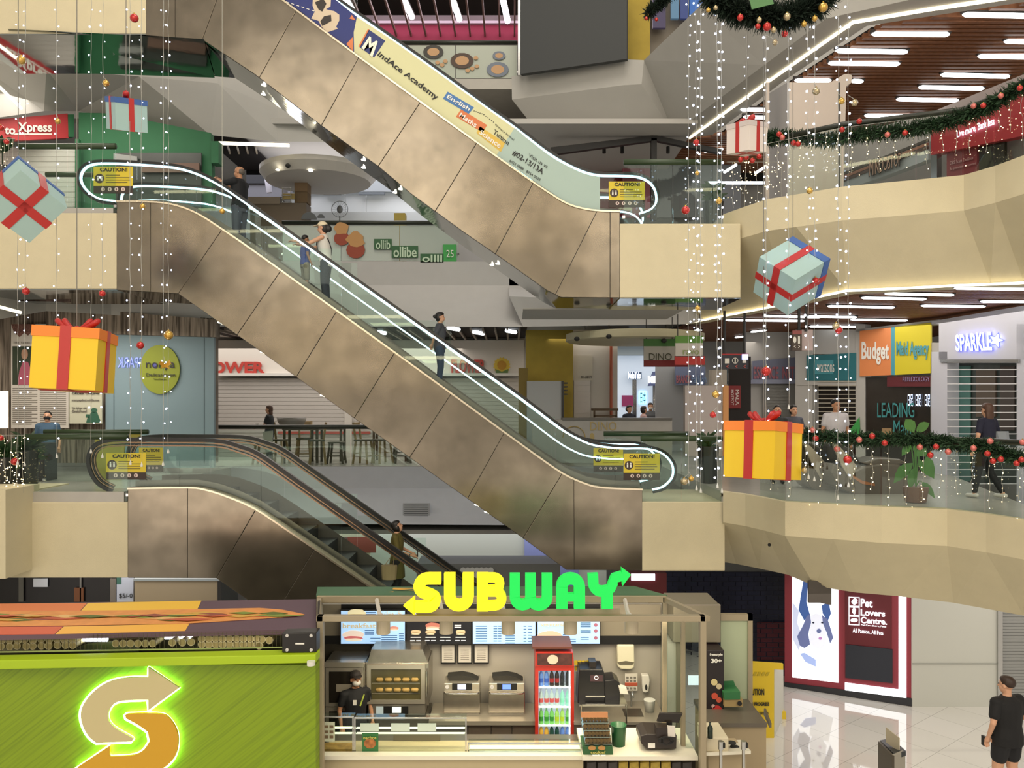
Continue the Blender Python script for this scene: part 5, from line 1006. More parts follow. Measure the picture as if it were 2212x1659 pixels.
def massage(label, dx, Z, seat_panel):
    pl = Pl(Z); g = lambda pts: [(x+dx, y) for x, y in pts]; t = thing('massage_chair', label, 'massage chair', K(1900+dx, Z+.3, L1))
    br = M('chair_brown', '#54483d', .3); lt = M('chair_beige', '#a89a8a', .5)
    MB().poly(pl, g([(1838,1020),(1862,1008),(1905,1000),(1945,1003),(1962,1030),(1975,1060),(1990,1082),(1900,1082),(1850,1070),(1815,1055),(1795,1020),(1800,1000)]), 0, .75).build('side_shell', br, t, bevel=.04)
    MB().poly(pl, g([(1795,960),(1812,955),(1840,970),(1862,1000),(1858,1012),(1835,1020),(1810,1000)]), -.1, .5).build('backrest', M('chair_dark', '#2f2925', .4), t, bevel=.06)
    MB().poly(pl, g([(1797,955),(1815,965),(1853,1008),(1838,1038),(1818,1005)]), .03, .06).build('wing_panel', lt, t, bevel=.01)
    MB().poly(pl, g([(1842,1026),(1862,1038),(1890,1045),(1890,1050),(1862,1045),(1842,1032)]), .02, .03).build('orange_stripe', M('stripe_or', '#a3612e', .5), t)
    MB().poly(pl, g([(1862,1000),(1895,990),(1945,992),(1958,1000),(1940,1005),(1880,1008)]), -.05, .6).build('seat_cushion', br, t, bevel=.03)
    MB().poly(pl, g([(1848,1078),(1990,1080),(1990,1092),(1850,1090)]), .0, .7).build('base', M('chair_dark'), t, bevel=.02)
    return t
massage('brown massage recliner with a beige side wing, nearer the plant', 0, 14.3, 1)
massage('brown massage recliner with a beige side wing, behind the hanging yellow gift', -62, 14.9, 1)
# ------------------------------------------------------------------ people
skin_m = M('skin', '#c99a7c', .55); skin_t = M('skin_tan', '#b07f5e', .55); hair_b = M('hair_black', '#17120f', .45); hair_br = M('hair_brown', '#4a3022', .5); shoe_w = M('shoe_white', '#c9c6c0', .6); shoe_b = M('shoe_black', '#1a1a1a', .5)
def caps(mb, a, b, r0, r1, n=10):
    a = Vector(a); b = Vector(b); d = b-a; k = 4
    pts = []; rs = []
    dn = d.normalized() if d.length > 1e-6 else Vector((0,0,1))
    for i in range(k+1): th = math.pi/2*(1-i/k); pts.append(a-dn*r0*math.sin(th)); rs.append(max(r0*math.cos(th), .0008))
    for i in range(k+1): th = math.pi/2*i/k; pts.append(b+dn*r1*math.sin(th)); rs.append(max(r1*math.cos(th), .0008))
    return mb.tube(pts, rs, n)
def person(label, foot, Hh, yaw, shirt, pants, hair='short', hairm=None, skin=None, arms=None, legs=None, sleeve=.6, pant=1.0, girth=1.0, female=False, lean=0, head_pitch=0, head_yaw=0, shoes=None, dress=None, cap=None, mask=None, group=None, top_low=.86, seated=False, fine=.011, extra=None):
    s = Hh/1.7; sk = skin or skin_m; hm = hairm or hair_b
    C, S = math.cos(yaw), math.sin(yaw); fo = Vector(foot)
    def w(p):
        x, y, z = p; y = y+lean*max(z-.9, 0)
        return fo+Vector((x*C-y*S, x*S+y*C, z))*s
    t = thing('person', label, 'person', fo, group)
    sh = .165 if female else .19; hp = .10 if female else .09
    A = arms or [((-.25,-.02,1.13),(-.25,.08,.90)), ((.25,-.02,1.13),(.25,.08,.90))]
    Lg = legs or [((-.10,.02,.49),(-.10,-.02,.09)), ((.10,.02,.49),(.10,-.02,.09))]
    def loft(mb, rings, n=16):
        b = len(mb.v)
        for (cx, cy, cz), rx, ry in rings:
            mb.v += [w((cx+rx*math.cos(2*math.pi*k/n), cy+ry*math.sin(2*math.pi*k/n), cz)) for k in range(n)]
        for i in range(len(rings)-1): mb.f += [(b+i*n+k, b+i*n+(k+1) % n, b+(i+1)*n+(k+1) % n, b+(i+1)*n+k) for k in range(n)]
        mb.f += [tuple(b+k for k in range(n-1, -1, -1)), tuple(b+(len(rings)-1)*n+k for k in range(n))]
    def remesh(o, vs=fine, sm=3):
        md = o.modifiers.new('r', 'REMESH'); md.mode = 'VOXEL'; md.voxel_size = vs; md.use_smooth_shade = True
        m2 = o.modifiers.new('s', 'SMOOTH'); m2.iterations = sm; m2.factor = .5
    g = girth; cw = (.145 if female else .165)*g; ww = (.115 if female else .14)*g; hw = (.165 if female else .155)*g
    torso = [((0,0,.84),hw*.8,.09*g),((0,0,.92),hw,.115*g),((0,0,1.05),ww,.095*g),((0,.01,1.2),cw*.97,.11*g),((0,.01,1.3),cw,.11*g),((0,0,1.38),cw*.95,.085*g),((0,0,1.42),.085,.06),((0,0,1.46),.052,.052)]
    B = MB(); loft(B, torso)
    hc = Vector((0, .015, 1.575)); hb = Vector((0,0,1.45)); ch, shh = math.cos(head_pitch), math.sin(head_pitch); cy_, sy_ = math.cos(head_yaw), math.sin(head_yaw)
    def hd(p):                                            # a point of the head, about the neck
        x, y, z = p; y, z = y*ch+z*shh, -y*shh+z*ch; x, y = x*cy_-y*sy_, x*sy_+y*cy_; return Vector((x, y, z))+hc
    caps(B, w(hb-Vector((0,0,.04))), w(hd((0,-.01,-.03))), .052*s, .05*s)
    def hs(mb, c, r, sc):
        c = Vector(c); n, m = 14, 9; b = len(mb.v); tmp = MB().sph(c, r, sc, n, m); mb.v += [w(hd(v)) for v in tmp.v]; mb.f += [tuple(i+b for i in f) for f in tmp.f]
    hs(B, (0,-.01,.035), .1, (.78,.96,.86)); hs(B, (0,.018,-.035), .1, (.62,.72,.80)); hs(B, (0,.035,-.09), .035, (1,.8,.7))
    caps(B, w(hd((0,.078,.015))), w(hd((0,.098,-.022))), .010*s, .014*s)
    for q in (-1, 1): hs(B, (q*.079,-.005,.0), .026, (.4,.8,1.15))
    for q, (el, wr) in zip((-1, 1), A):
        shd = (q*sh, 0, 1.37); caps(B, w(shd), w(el), .048*s*g, .038*s); caps(B, w(el), w(wr), .038*s, .025*s)
        d = (w(wr)-w(el)).normalized(); side = d.cross(Vector((0,0,1)));  side = side.normalized() if side.length > .2 else Vector((C, S, 0)); up = side.cross(d).normalized()
        p0 = w(wr); caps(B, p0, p0+d*.055*s, .026*s, .034*s)
        for f in range(4):
            o_ = side*(f-1.5)*.019*s; ln = (.062,.074,.07,.055)[f]*s; r = .0095*s
            k1 = p0+d*.08*s+o_; k2 = k1+d*ln*.55-up*.012*s; k3 = k2+d*ln*.35-up*.03*s
            caps(B, k1-d*.03*s, k2, r, r*.95, 8); caps(B, k2, k3, r*.95, r*.8, 8)
        tb = p0+d*.02*s-side*q*.028*s; tm = tb+d*.035*s-side*q*.028*s-up*.01*s; caps(B, tb, tm, .012*s, .010*s, 8); caps(B, tm, tm+d*.03*s-up*.012*s, .010*s, .008*s, 8)
    for q, (kn, an) in zip((-1, 1), Lg):
        caps(B, w((q*hp,0,.88)), w(kn), .085*s*g, .055*s*g); caps(B, w(kn), w(an), .055*s*g, .034*s); caps(B, w(lerp(Vector(kn), Vector(an), .3)), w(lerp(Vector(kn), Vector(an), .45)), .056*s*g, .05*s*g)
        an_ = Vector(an); caps(B, w(an_+Vector((0,-.03,-.045))), w(an_+Vector((0,.13,-.06))), .035*s, .028*s)
    o = B.build('body', sk, t, smooth=True); remesh(o, fine)
    # shirt
    if shirt:
        T = MB(); e = .021; ts = [((c[0],c[1],c[2]),rx+e,ry+e) for c, rx, ry in torso if c[2] < 1.40]; ts[0] = ((0,0,top_low),(hw+e)*1.0,.115*g+e)
        ts = [r for r in ts if r[0][2] >= top_low]
        if ts[0][0][2] > top_low: ts.insert(0, ((0,0,top_low),(hw+e),.115*g+e))
        if dress: ts = [((0,0,dress),hw*1.12+e,.15*g+e),((0,0,(dress+.9)/2),hw*1.08+e,.14*g+e)]+[r for r in ts if r[0][2] > .9]
        loft(T, ts+[((0,0,1.42),.125,.088),((0,0,1.448),.088,.078)])
        for q, (el, wr) in zip((-1, 1), A):
            a = Vector((q*sh,0,1.36)); el = Vector(el); caps(T, w((q*.07,0,1.385)), w((q*(sh if sleeve > 0 else .09),0,1.37)), .062*s, .064*s*g if sleeve > 0 else .05*s)
            if sleeve > 0: caps(T, w(a), w(lerp(a, el, min(sleeve, 1))), .062*s*g, .055*s*g)
            else: caps(T, w(a-Vector((q*.06,0,-.01))), w(a-Vector((q*.05,0,.05))), .05*s, .05*s)
            if sleeve > 1: caps(T, w(el), w(lerp(el, Vector(wr), min(sleeve-1, .95))), .05*s, .036*s)
        o = T.build('shirt' if not dress else 'tunic', shirt, t, smooth=True); remesh(o, .012)
    if pants:
        T = MB(); loft(T, [((0,0,.80),hw*.98+.01,.11*g+.01),((0,0,.9),hw+.012,.118*g+.012),((0,0,1.0),ww+.018,.10*g+.012)])
        for q, (kn, an) in zip((-1, 1), Lg):
            kn = Vector(kn); an = Vector(an); caps(T, w((q*hp,0,.88)), w(lerp(Vector((q*hp,0,.88)), kn, min(1, pant*2))), .10*s*g, (.082 if pant < .7 else .068)*s*g)
            if pant > .5: caps(T, w(kn), w(lerp(kn, an, (pant-.5)*2*.93)), .068*s*g, .05*s)
        o = T.build('trousers' if pant > .7 else 'shorts', pants, t, smooth=True); remesh(o, .012)
    for q, (kn, an) in zip((-1, 1), Lg):
        an_ = Vector(an); T = MB(); caps(T, w(an_+Vector((0,-.04,-.05))), w(an_+Vector((0,.14,-.06))), .042*s, .036*s); o = T.build('shoe', shoes or shoe_b, t, smooth=True)
    # hair
    T = MB()
    if hair != 'bald':
        hs(T, (0,-.022,.05), .1, (.86,.98,.86)); hs(T, (0,.0,.085), .08, (.85,1.02,.62))
        if hair in ('bob', 'long', 'bun', 'pony'):
            hs(T, (0,-.045,.0), .1, (.88,.72,1.0))
        if hair == 'bob': hs(T, (0,-.02,-.02), .1, (.98,.75,.95)); hs(T, (.0,.05,.075), .06, (1.1,.6,.5))
        if hair == 'long': hs(T, (0,-.06,-.09), .1, (.9,.5,1.5)); hs(T, (0,-.075,-.2), .08, (.9,.4,1.2))
        if hair == 'bun': hs(T, (0,-.13,.03), .045, (1,1,1))
        if hair == 'pony': hs(T, (0,-.13,.0), .06, (1,1,1.2))
        o = T.build('hair', hm, t, smooth=True); remesh(o, .012)
    else:
        hs(T, (0,-.035,.02), .1, (.80,.80,.7)); T.build('hair', M('hair_grey', '#5f5850', .6), t, smooth=True)
    T = MB(); [hs(T, (q*.03,.083,.015), .011, (1.2,.5,.7)) for q in (-1, 1)]; T.build('eyes', M('eye_dark', '#1c1512', .3), t); T = MB(); hs(T, (0,.086,-.052), .02, (1.1,.4,.3)); T.build('mouth', M('lip', '#8f4a42', .5), t)
    if mask: T = MB(); hs(T, (0,.03,-.045), .1, (.68,.78,.52)); T.build('face_mask', mask, t, smooth=True)
    if cap:
        T = MB(); hs(T, (0,-.012,.07), .1, (.9,1.02,.75)); o = T.build('cap', cap, t, smooth=True)
        T = MB(); n = 10; T.v += [w(hd((.075*math.cos(a), .07+.11*math.sin(a), .065-.02*math.sin(a)))) for a in [math.pi*k/n for k in range(n+1)]]+[w(hd((.075*math.cos(a), .07+.11*math.sin(a), .055-.02*math.sin(a)))) for a in [math.pi*k/n for k in range(n+1)]]
        T.f += [tuple(range(n+1)), tuple(range(2*n+1, n, -1))]+[(i, i+n+1, i+n+2, i+1) for i in range(n)]; T.build('cap_brim', cap, t)
    if extra: extra(t, w, hd, s)
    return t
def foot(x, y, Z): return P(x, y, Z)
PIR, PIL = -math.pi/2, math.pi/2
def bag_strap(color):
    def f(t, w, hd, s):
        MB().tube([w((-.13,.10,1.36)), w((-.05,.145,1.25)), w((.06,.14,1.08)), w((.17,.06,.95)), w((.17,-.05,.95)), w((.03,-.13,1.15)), w((-.12,-.10,1.36))], .012, 6).build('bag_strap', color, t, smooth=True)
        MB().sph(w((.2,.03,.93)), .11*s, (1,.6,.8)).build('shoulder_bag', color, t, smooth=True)
    return f
# man filming at the head of the middle escalator, seen from behind and the left
def phone(t, w, hd, s): c = w((-.06,.46,1.50)); MB().bx(c, (.02,.15,.08), .3).build('phone', black, t)
person('man in a black shirt and grey trousers filming near the top of the middle escalator', foot(518,548,15.5), 1.72, PIL-.25, M('cloth_black', '#111216', .8), M('cloth_greyblue', '#4a4d58', .8), 'bald', skin=skin_t, arms=[((-.22,.22,1.33),(-.10,.42,1.46)),((.22,.22,1.30),(.02,.42,1.45))], extra=phone, sleeve=.85, girth=1.12, head_yaw=.2)
person('woman in a white cap and white sleeveless top on the middle escalator', foot(704,664,15.35), 1.66, PIL, M('cloth_white', '#cfccc4', .8), M('cloth_navy', '#1d2230', .8), 'pony', arms=[((-.2,.26,1.24),(-.2,.52,1.28)),((.2,.24,1.22),(.05,.5,1.26))], sleeve=0, female=True, cap=M('cap_white', '#d9ccae', .7), lean=.08, top_low=.80, extra=bag_strap(M('strap_black', '#16120f', .6)))
person('boy in a blue shirt and pale shorts standing beside the woman in the white cap', foot(659,640,15.7), 1.22, PIR+.6, M('cloth_blue', '#1f3f9a', .8), M('cloth_beige', '#8d8676', .8), 'short', pant=.55, skin=skin_t)
person('woman in a dark top and jeans, lowest rider on the middle escalator', foot(950,838,15.9), 1.53, PIR, M('cloth_dusk', '#3a3742', .8), M('cloth_denim', '#22344f', .8), 'bun', female=True, sleeve=.8, arms=[((-.22,-.05,1.13),(-.15,.02,.92)),((.2,-.1,1.15),(.1,-.16,.98))])
def tote(t, w, hd, s):
    c = w((.22,-.12,.72)); MB().loft([(c+Vector((0,0,-.16)),.14,.06),(c+Vector((0,0,.12)),.16,.07)], 10).build('tote_bag', M('tote', '#a58d6a', .8), t); MB().tube([c+Vector((-.08,0,.12)), w((.2,-.02,1.1)), c+Vector((.08,0,.12))], .008, 5).build('bag_handle', M('tote'), t)
    MB().bx(w((.0,.42,1.05)), (.015,.09,.15), .2).build('phone', black, t)
    MB().tube([w((.11+.035*math.cos(a),.28,1.0+.035*math.sin(a))) for a in [k*math.pi/4 for k in range(8)]], .008, 5, True).build('wristwatch', black, t)
person('woman in an olive tunic looking down at a phone on the lowest escalator', foot(857,1306,15.5), 1.66, PIR, M('cloth_olive', '#5c5424', .8), M('cloth_black'), 'bob', female=True, arms=[((-.2,.05,1.12),(-.06,.3,1.03)),((.2,.05,1.1),(.06,.32,1.0))], head_pitch=-.45, dress=.55, sleeve=.75, extra=tote)
def cup(t, w, hd, s): MB().cyl(w((0,.36,1.05)), w((0,.36,1.18)), .035, .045, 10).build('paper_cup', wht, t); MB().poly(Pl(w((0,0,0)).y-.28), [(567,933),(589,930),(588,975),(573,978)], 0, .02).build('tote_bag', M('tote_w', '#c9c6be', .8), t)
person('woman with glasses in a dark top carrying a cup on the far gallery', K(582, 21.0, L1), 1.58, PIL, M('cloth_char', '#24272a', .8), M('cloth_grey', '#5b5d60', .8), 'long', hair_br, female=True, arms=[((-.18,.1,1.12),(-.06,.32,1.08)),((.18,.1,1.12),(.06,.32,1.08))], extra=cup)
def sling(t, w, hd, s): MB().loft([(w((.2,-.18,.85)),.1,.05),(w((.2,-.12,1.2)),.12,.06)], 10).build('shoulder_bag', M('bag_grey', '#7f858c', .7), t)
person('woman with long brown hair in a navy top walking past the right-hand shutter', K(2133, 13.6, L1), 1.64, .35, M('cloth_navy2', '#15172e', .8), M('cloth_black'), 'long', hair_br, female=True, sleeve=.7, legs=[((-.1,.1,.49),(-.1,.18,.09)),((.1,.04,.49),(.1,-.22,.12))], shoes=shoe_w, extra=sling)
person('man in a white shirt with dark piping standing behind the massage recliners', K(1805, 15.3, L1), 1.72, math.pi+.15, M('cloth_white2', '#bcb9be', .8), M('cloth_char'), 'short', skin=skin_t, girth=1.15)
person('woman with long black hair behind the hanging yellow gift, left of her neighbour', K(1679, 16.2, L1), 1.60, math.pi-.2, M('cloth_char'), M('cloth_black'), 'long', female=True, head_pitch=-.25)
person('woman with tied hair behind the hanging yellow gift, right of her neighbour', K(1714, 16.8, L1), 1.60, math.pi+.1, M('cloth_greyblue'), M('cloth_black'), 'bun', female=True, head_pitch=-.15)
person('man in a black face mask behind the yellow signs of the left gallery', K(103, 17.6, L1-.22), 1.68, math.pi+.3, M('cloth_bluegrey', '#3f5a72', .8), M('cloth_black'), 'short', mask=M('mask_black', '#121216', .7), head_pitch=-.35)
person('distant woman in a navy dress in front of the bright far shop', K(1359, 22.6, L1), 1.58, PIR-1.2, M('cloth_navy'), M('cloth_navy'), 'pony', female=True, fine=.016)
person('distant woman in a pink top holding something white at the bright far shop', K(1390, 22.8, L1), 1.55, PIR, M('cloth_pink', '#c9a9a6', .8), M('cloth_grey'), 'bob', female=True, fine=.016, arms=[((-.18,.1,1.12),(-.06,.32,1.08)),((.18,.1,1.12),(.06,.32,1.08))])
person('distant person in grey with a white mask right of the woman in pink', K(1405, 24, L1), 1.65, math.pi, M('cloth_grey'), M('cloth_black'), 'short', fine=.016, mask=wht)
# worker in the kiosk, man in the foreground
def badge(t, w, hd, s): MB().tube([w((-.10,.12,1.36)), w((-.03,.14,1.2))], .012, 5).build('lanyard', M('lime_strap', '#a9b84a', .6), t); MB().bx(w((.06,.15,1.27)), (.05,.02,.07), 0).build('collar_tag', wht, t)
person('kiosk worker in a black uniform, dark visor cap and white mask', K(768, 11.75, .12), 1.62, math.pi+.5, M('cloth_black'), M('cloth_black'), 'short', skin=skin_t, cap=M('cap_dark', '#2c2624', .7), mask=M('mask_white', '#d8d4cf', .7), head_pitch=-.2, extra=badge)
def band(t, w, hd, s): MB().tube([w((-.235+.035*math.cos(a),.04,.93+.035*math.sin(a)*.3)) for a in [k*math.pi/4 for k in range(8)]], .009, 5, True).build('wristband', black, t); MB().bx(w((-.22,.16,.80)), (.03,.08,.14), .2).build('phone', black, t)
person('man in a black T-shirt and black shorts walking away at the lower right', K(2176, 11.3, 0), 1.82, .3, M('cloth_tblack', '#0d0d0f', .8), M('cloth_sblack', '#131418', .8), 'short', M('hair_dkbrown', '#2e1d13', .5), pant=.32, girth=1.28, arms=[((-.29,-.04,1.12),(-.26,.06,.90)),((.27,-.02,1.14),(.22,.16,.98))], legs=[((-.1,.06,.49),(-.1,.1,.09)),((.1,.02,.49),(.1,-.1,.1))], fine=.009, extra=band, head_yaw=.35, top_low=.80)
# ------------------------------------------------------------------ food kiosk
def ribbon2(mb, pl, pts, w, off, th):
    """flat stroke of pixel width w along pts, square ends, extruded"""
    L_, R_ = [], []; n = len(pts)
    for i, p in enumerate(pts):
        a = Vector(pts[max(i-1, 0)]); b = Vector(pts[min(i+1, n-1)]); d = (b-a).normalized(); nx, ny = -d.y, d.x
        L_.append((p[0]+nx*w/2, p[1]+ny*w/2)); R_.append((p[0]-nx*w/2, p[1]-ny*w/2))
    b0 = len(mb.v); k = len(mb.v); back = -pl.n*th
    for q in (L_, R_): mb.v += [pl(x, y, off) for x, y in q]
    for q in (L_, R_): mb.v += [pl(x, y, off)+back for x, y in q]
    for i in range(n-1):
        a, b, c, d = k+i, k+i+1, k+n+i+1, k+n+i; m = 2*n
        mb.f += [(a, b, c, d), (a+m, d+m, c+m, b+m), (a, a+m, b+m, b), (d, c, c+m, d+m)]
    mb.f += [(k, k+n, k+3*n, k+2*n), (k+n-1, k+3*n-1, k+4*n-1, k+2*n-1)][:2] if False else [(k, k+n, k+3*n, k+2*n), (k+n-1, k+3*n-1, k+4*n-1, k+2*n-1)]
    return mb
KF = Pl(10.0)
alu = M('frame_alu', '#9c9077', .45, .2); ctr_w = M('counter_white', '#e0dbc8', .35); kwall = M('kiosk_wall', '#b3ada2', .5)
t = thing('sandwich_kiosk', 'brushed metal frame and green roof panel of the sandwich kiosk', 'kiosk', K(1100, 11, 0))
def fbox(x0, y0, x1, y1, Z, d, name='beam'): MB().slab(Pl(Z), x0, y0, x1, y1, 0, d).build(name, alu, t, bevel=.004)
fbox(683, 1331, 1524, 1343, 10.0, .10)
fbox(684, 1288, 1440, 1302, 10.95, .08)
fbox(684, 1331, 697, 1690, 10.0, .1, 'post'); fbox(1513, 1331, 1526, 1690, 10.0, .1, 'post')
fbox(684, 1290, 694, 1600, 10.95, .08, 'post'); fbox(1432, 1290, 1441, 1600, 10.95, .08, 'post'); fbox(1472, 1345, 1481, 1640, 10.5, .06, 'post')
for x0, x1 in ((684, 684), (1524, 1441)):
    a = P(x0+5, 1337, 10.05); b = P(x1+5 if x0 < 700 else x1-3, 1295, 10.97); MB().tube([a, b], .045, 4).build('side_beam', alu, t)
MB().ext([P(683,1290,11.0), P(1441,1290,11.0), P(1370,1270,12.2), P(686,1272,12.2)], (0,0,.03)).build('roof_panel', M('roof_green', '#3f6b48', .5), t)
gs = M('roof_gold', '#d8a23e', .5); e0 = P(840,1283,11.4).z+.035
mb = MB(); zr = P(0,1281,11.5).z
for pts in ([(826,1284),(850,1281),(850,1287)], [(845,1282.5),(893,1283),(898,1279),(848,1276),(850,1273),(893,1273.5),(893,1275),(862,1275.5),(904,1279),(900,1285),(845,1285)]):
    mb.ext([Vector((H(x, y, 2.98).x, H(x, y, 2.98).y, 3.0)) for x, y in pts], (0,0,.004))
mb.build('roof_mark', gs, t)
MB().slab(Pl(12.5), 690, 1305, 1438, 1640, 0, .05).build('back_wall', kwall, t)
MB().slab(Pl(12.4), 697, 1306, 736, 1378, 0, .05).build('upper_panel', M('tile_board', '#8f8674', .5), t); MB().slab(Pl(12.4), 1297, 1306, 1427, 1374, 0, .05).build('upper_panel', M('tile_board'), t)
MB().slab(Pl(12.38), 694, 1374, 1427, 1392, 0, .1).build('black_rail', black, t); MB().slab(Pl(12.42), 735, 1306, 1297, 1330, 0, .04).build('black_header', black, t)
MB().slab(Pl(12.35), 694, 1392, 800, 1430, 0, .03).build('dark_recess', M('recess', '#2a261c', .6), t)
MB().ext([P(694,1290,12.5), P(686,1300,10.12), P(686,1690,10.12), P(694,1690,12.5)], (.02,0,0)).build('side_wall', M('side_dark', '#3a3630', .6), t)
MB().ext([P(1428,1392,12.5), P(1434,1392,11.0), P(1434,1640,11.0), P(1428,1640,12.5)], (.02,0,0)).build('side_glass', glass, t)
MB().slab(Pl(10.45), 1481, 1345, 1513, 1640, 0, .012).build('glass_panel', glass, t); MB().slab(Pl(10.2), 1441, 1340, 1472, 1600, -.5, .012).build('glass_panel', glass, t)
struct('floor', MB().box((K(684,11,0).x, 10.0, 0), (K(1526,11,0).x, 12.5, .12)), M('kiosk_floor', '#6a655c', .5))
# lit letters
t = thing('shop_sign', 'big lit yellow and green capital lettering with arrows above the kiosk', 'sign', P(1117, 1330, 10.0)); SG = Pl(9.98)
ylw = M('lit_yellow', '#f4e61a', e='#f7e808', es=.62); grn = M('lit_green', '#08b848', e='#02e052', es=.62)
def arc(cx, cy, rx, ry, a0, a1, n=8): return [(cx+rx*math.cos(math.radians(lerp(a0, a1, k/n))), cy-ry*math.sin(math.radians(lerp(a0, a1, k/n)))) for k in range(n+1)]
W_ = 24
def letter(name, strokes, mat, polys=()):
    mb = MB()
    for i, s in enumerate(strokes): ribbon2(mb, SG, s[0], s[1] if len(s) > 1 else W_, i*.002, .10)
    for p in polys: mb.poly(SG, p, 0.0, .10)
    mb.build(name, mat, t)
letter('letter_s', [([(952,1251),(925,1251)]+arc(921,1267,16,15.5,95,250,8)+[(930,1287)]+arc(924,1298,15.5,14,45,-90,8)[1:]+[(905,1312),(894,1312)],)], ylw, [[(871,1309),(895,1289),(895,1329)]])
letter('letter_u', [([(971,1239),(971,1290)]+arc(991,1291,20,18,180,360,10)+[(1011,1290),(1011,1239)],)], ylw)
letter('letter_b', [([(1042,1239),(1042,1321)],), ([(1042,1249),(1064,1249)]+arc(1066,1262,14,13,90,-90,8)+[(1054,1276)],19), ([(1042,1279),(1068,1279)]+arc(1069,1294,15,15,90,-90,8)+[(1042,1310)],20)], ylw)
letter('letter_w', [([(1112,1240),(1112,1290)]+arc(1129,1291,17,17,180,360,8)+[(1146,1240)],22), ([(1146,1240),(1146,1290)]+arc(1164,1291,18,17,180,360,8)+[(1182,1240)],23)], grn)
letter('letter_a', [([(1214,1316),(1214,1268)]+arc(1233,1267,19,16,180,0,10)+[(1252,1316)],24), ([(1215,1291),(1252,1291)],17)], grn)
letter('letter_y', [([(1281,1240),(1282,1258)]+arc(1302,1262,20,17,180,290,6),22), ([(1312,1276),(1312,1316)],24), ([(1306,1279),(1320,1272),(1325,1260),(1328,1250),(1345,1245)],20)], grn, [[(1363,1242),(1343,1227),(1345,1266)]])
MB().slab(Pl(10.08), 900, 1316, 1340, 1331, 0, .03).build('sign_base', alu, t)
# four lamp arms
for k, (x, y, w) in enumerate(((828,1340,30),(964,1339,30),(1098,1340,32),(1232,1340,30),(1364,1338,31))):
    t = thing('spot_lamp', 'beige cylinder lamp on a bracket behind the front beam of the kiosk', 'lamp', P(x, y+28, 10.2), 'cylinder lamps of the kiosk')
    a = P(x, y-4, 10.3); b = P(x, y+28, 10.3); MB().cyl(a, b, .09, n=20).build('lamp_body', M('lamp_beige', '#b9ad94', .5), t, smooth=False); MB().cyl(b+Vector((0,0,.004)), b-Vector((0,0,.004)), .07, n=16).build('lamp_lens', spot_mat, t)
    MB().tube([a, P(x-8, y-14, 10.45), P(x-14, 1296, 10.9)], .03, 6).build('arm', M('arm_white', '#c9c4ba', .4), t)
    l = bpy.data.lights.new('kiosk_spot', 'SPOT'); l.energy = 70; l.color = lin('#ffecc4'); l.spot_size = 1.5; l.spot_blend = .6; l.shadow_soft_size = .08
    o = bpy.data.objects.new('kiosk_spot', l); COL.objects.link(o); o.location = b-Vector((0,-.02,.05)); o.rotation_euler = (math.radians(28), 0, 0)
area('kiosk_light', (.3, 11.2, 2.85), (.3, 12.0, 0), 4.2, 75, '#ffefd0', .8)
# menu screens
def screen(x0, x1, mat, label):
    t = thing('menu_screen', label, 'screen', P((x0+x1)/2, 1392, 12.3)); p = Pl(12.3); MB().slab(p, x0, 1318, x1, 1392, 0, .06).build('housing', black, t); MB().slab(p, x0+1.5, 1319.5, x1-1.5, 1390.5, .004, .01).build('display', mat, t); return t, p
scr = M('screen_blue', '#9ec4ee', e='#a9cdf2', es=.95); scrd = M('screen_dark', '#16161c', .3, e='#16161c', es=.4); sink = M('screen_ink', '#3a5f86', e='#3a5f86', es=.6); spale = M('screen_pale', '#e8e6e0', e='#e8e6e0', es=.9)
def food(p, t, x, y, w, c1, c2, c3): blob(MB(), p, x, y, w, w*.42, .014, .004, jit=.08).build('food_picture', M('fd'+c1, c1, e=c1, es=.7), t); blob(MB(), p, x, y+w*.25, w*.9, w*.16, .018, .004, jit=.15).build('food_picture', M('fd'+c2, c2, e=c2, es=.7), t); blob(MB(), p, x, y+w*.42, w*.8, w*.12, .020, .004, jit=.15).build('food_picture', M('fd'+c3, c3, e=c3, es=.7), t)
t, p = screen(735, 876, scr, 'light blue breakfast menu screen, leftmost above the ovens'); text('breakfast', p, (740,1346,812,1357), M('scr_tan', '#c9b78e', e='#c9b78e', es=.7), t, off=.014, bold=.02); text('sides &', p, (820,1320,868,1330), M('scr_tan'), t, off=.014); text('drinks', p, (822,1331,860,1340), M('scr_tan'), t, off=.014); food(p, t, 763, 1372, 24, '#e6d3c4', '#c26a6a', '#e8dcc4'); food(p, t, 770, 1324, 20, '#e3d8ae', '#d8cc98', '#e8e0bc'); food(p, t, 851, 1357, 10, '#c98a7a', '#d8b49a', '#e8dcc4')
def lines(p, t, items, mat, n='menu_text'):
    mb = MB(); [mb.slab(p, x0, y, x1, y+1.6, .014, .004) for x0, x1, y in items]; mb.build(n, mat, t)
lines(p, t, [(788,808,1361+k*4) for k in range(3)]+[(824,858,1372+k*4.4) for k in range(4)]+[(862,872,1368+k*5) for k in range(5)]+[(800,822,1378),(800,822,1384),(790,812,1322),(790,812,1326)], sink)
t, p = screen(878, 1018, scrd, 'black signatures menu screen with a row of sandwiches'); text('signatures', p, (892,1320,976,1332), spale, t, off=.014, bold=.03); MB().slab(p, 984, 1323, 1009, 1332, .014, .006).build('green_button', M('scr_green', '#27a35a', e='#27a35a', es=.8), t); food(p, t, 935, 1352, 17, '#b06a5a', '#d0a890', '#e8dcc4')
for x in (898, 930, 962, 995): food(p, t, x, 1365, 11, '#c9b08a', '#a08058', '#d8c8a8')
lines(p, t, [(x-11, x+11, 1376) for x in (898,930,962,995)]+[(x-12, x-2, 1383) for x in (898,930,962,995)]+[(x+1, x+11, 1383) for x in (898,930,962,995)]+[(982,996,1350),(982,996,1354)], spale)
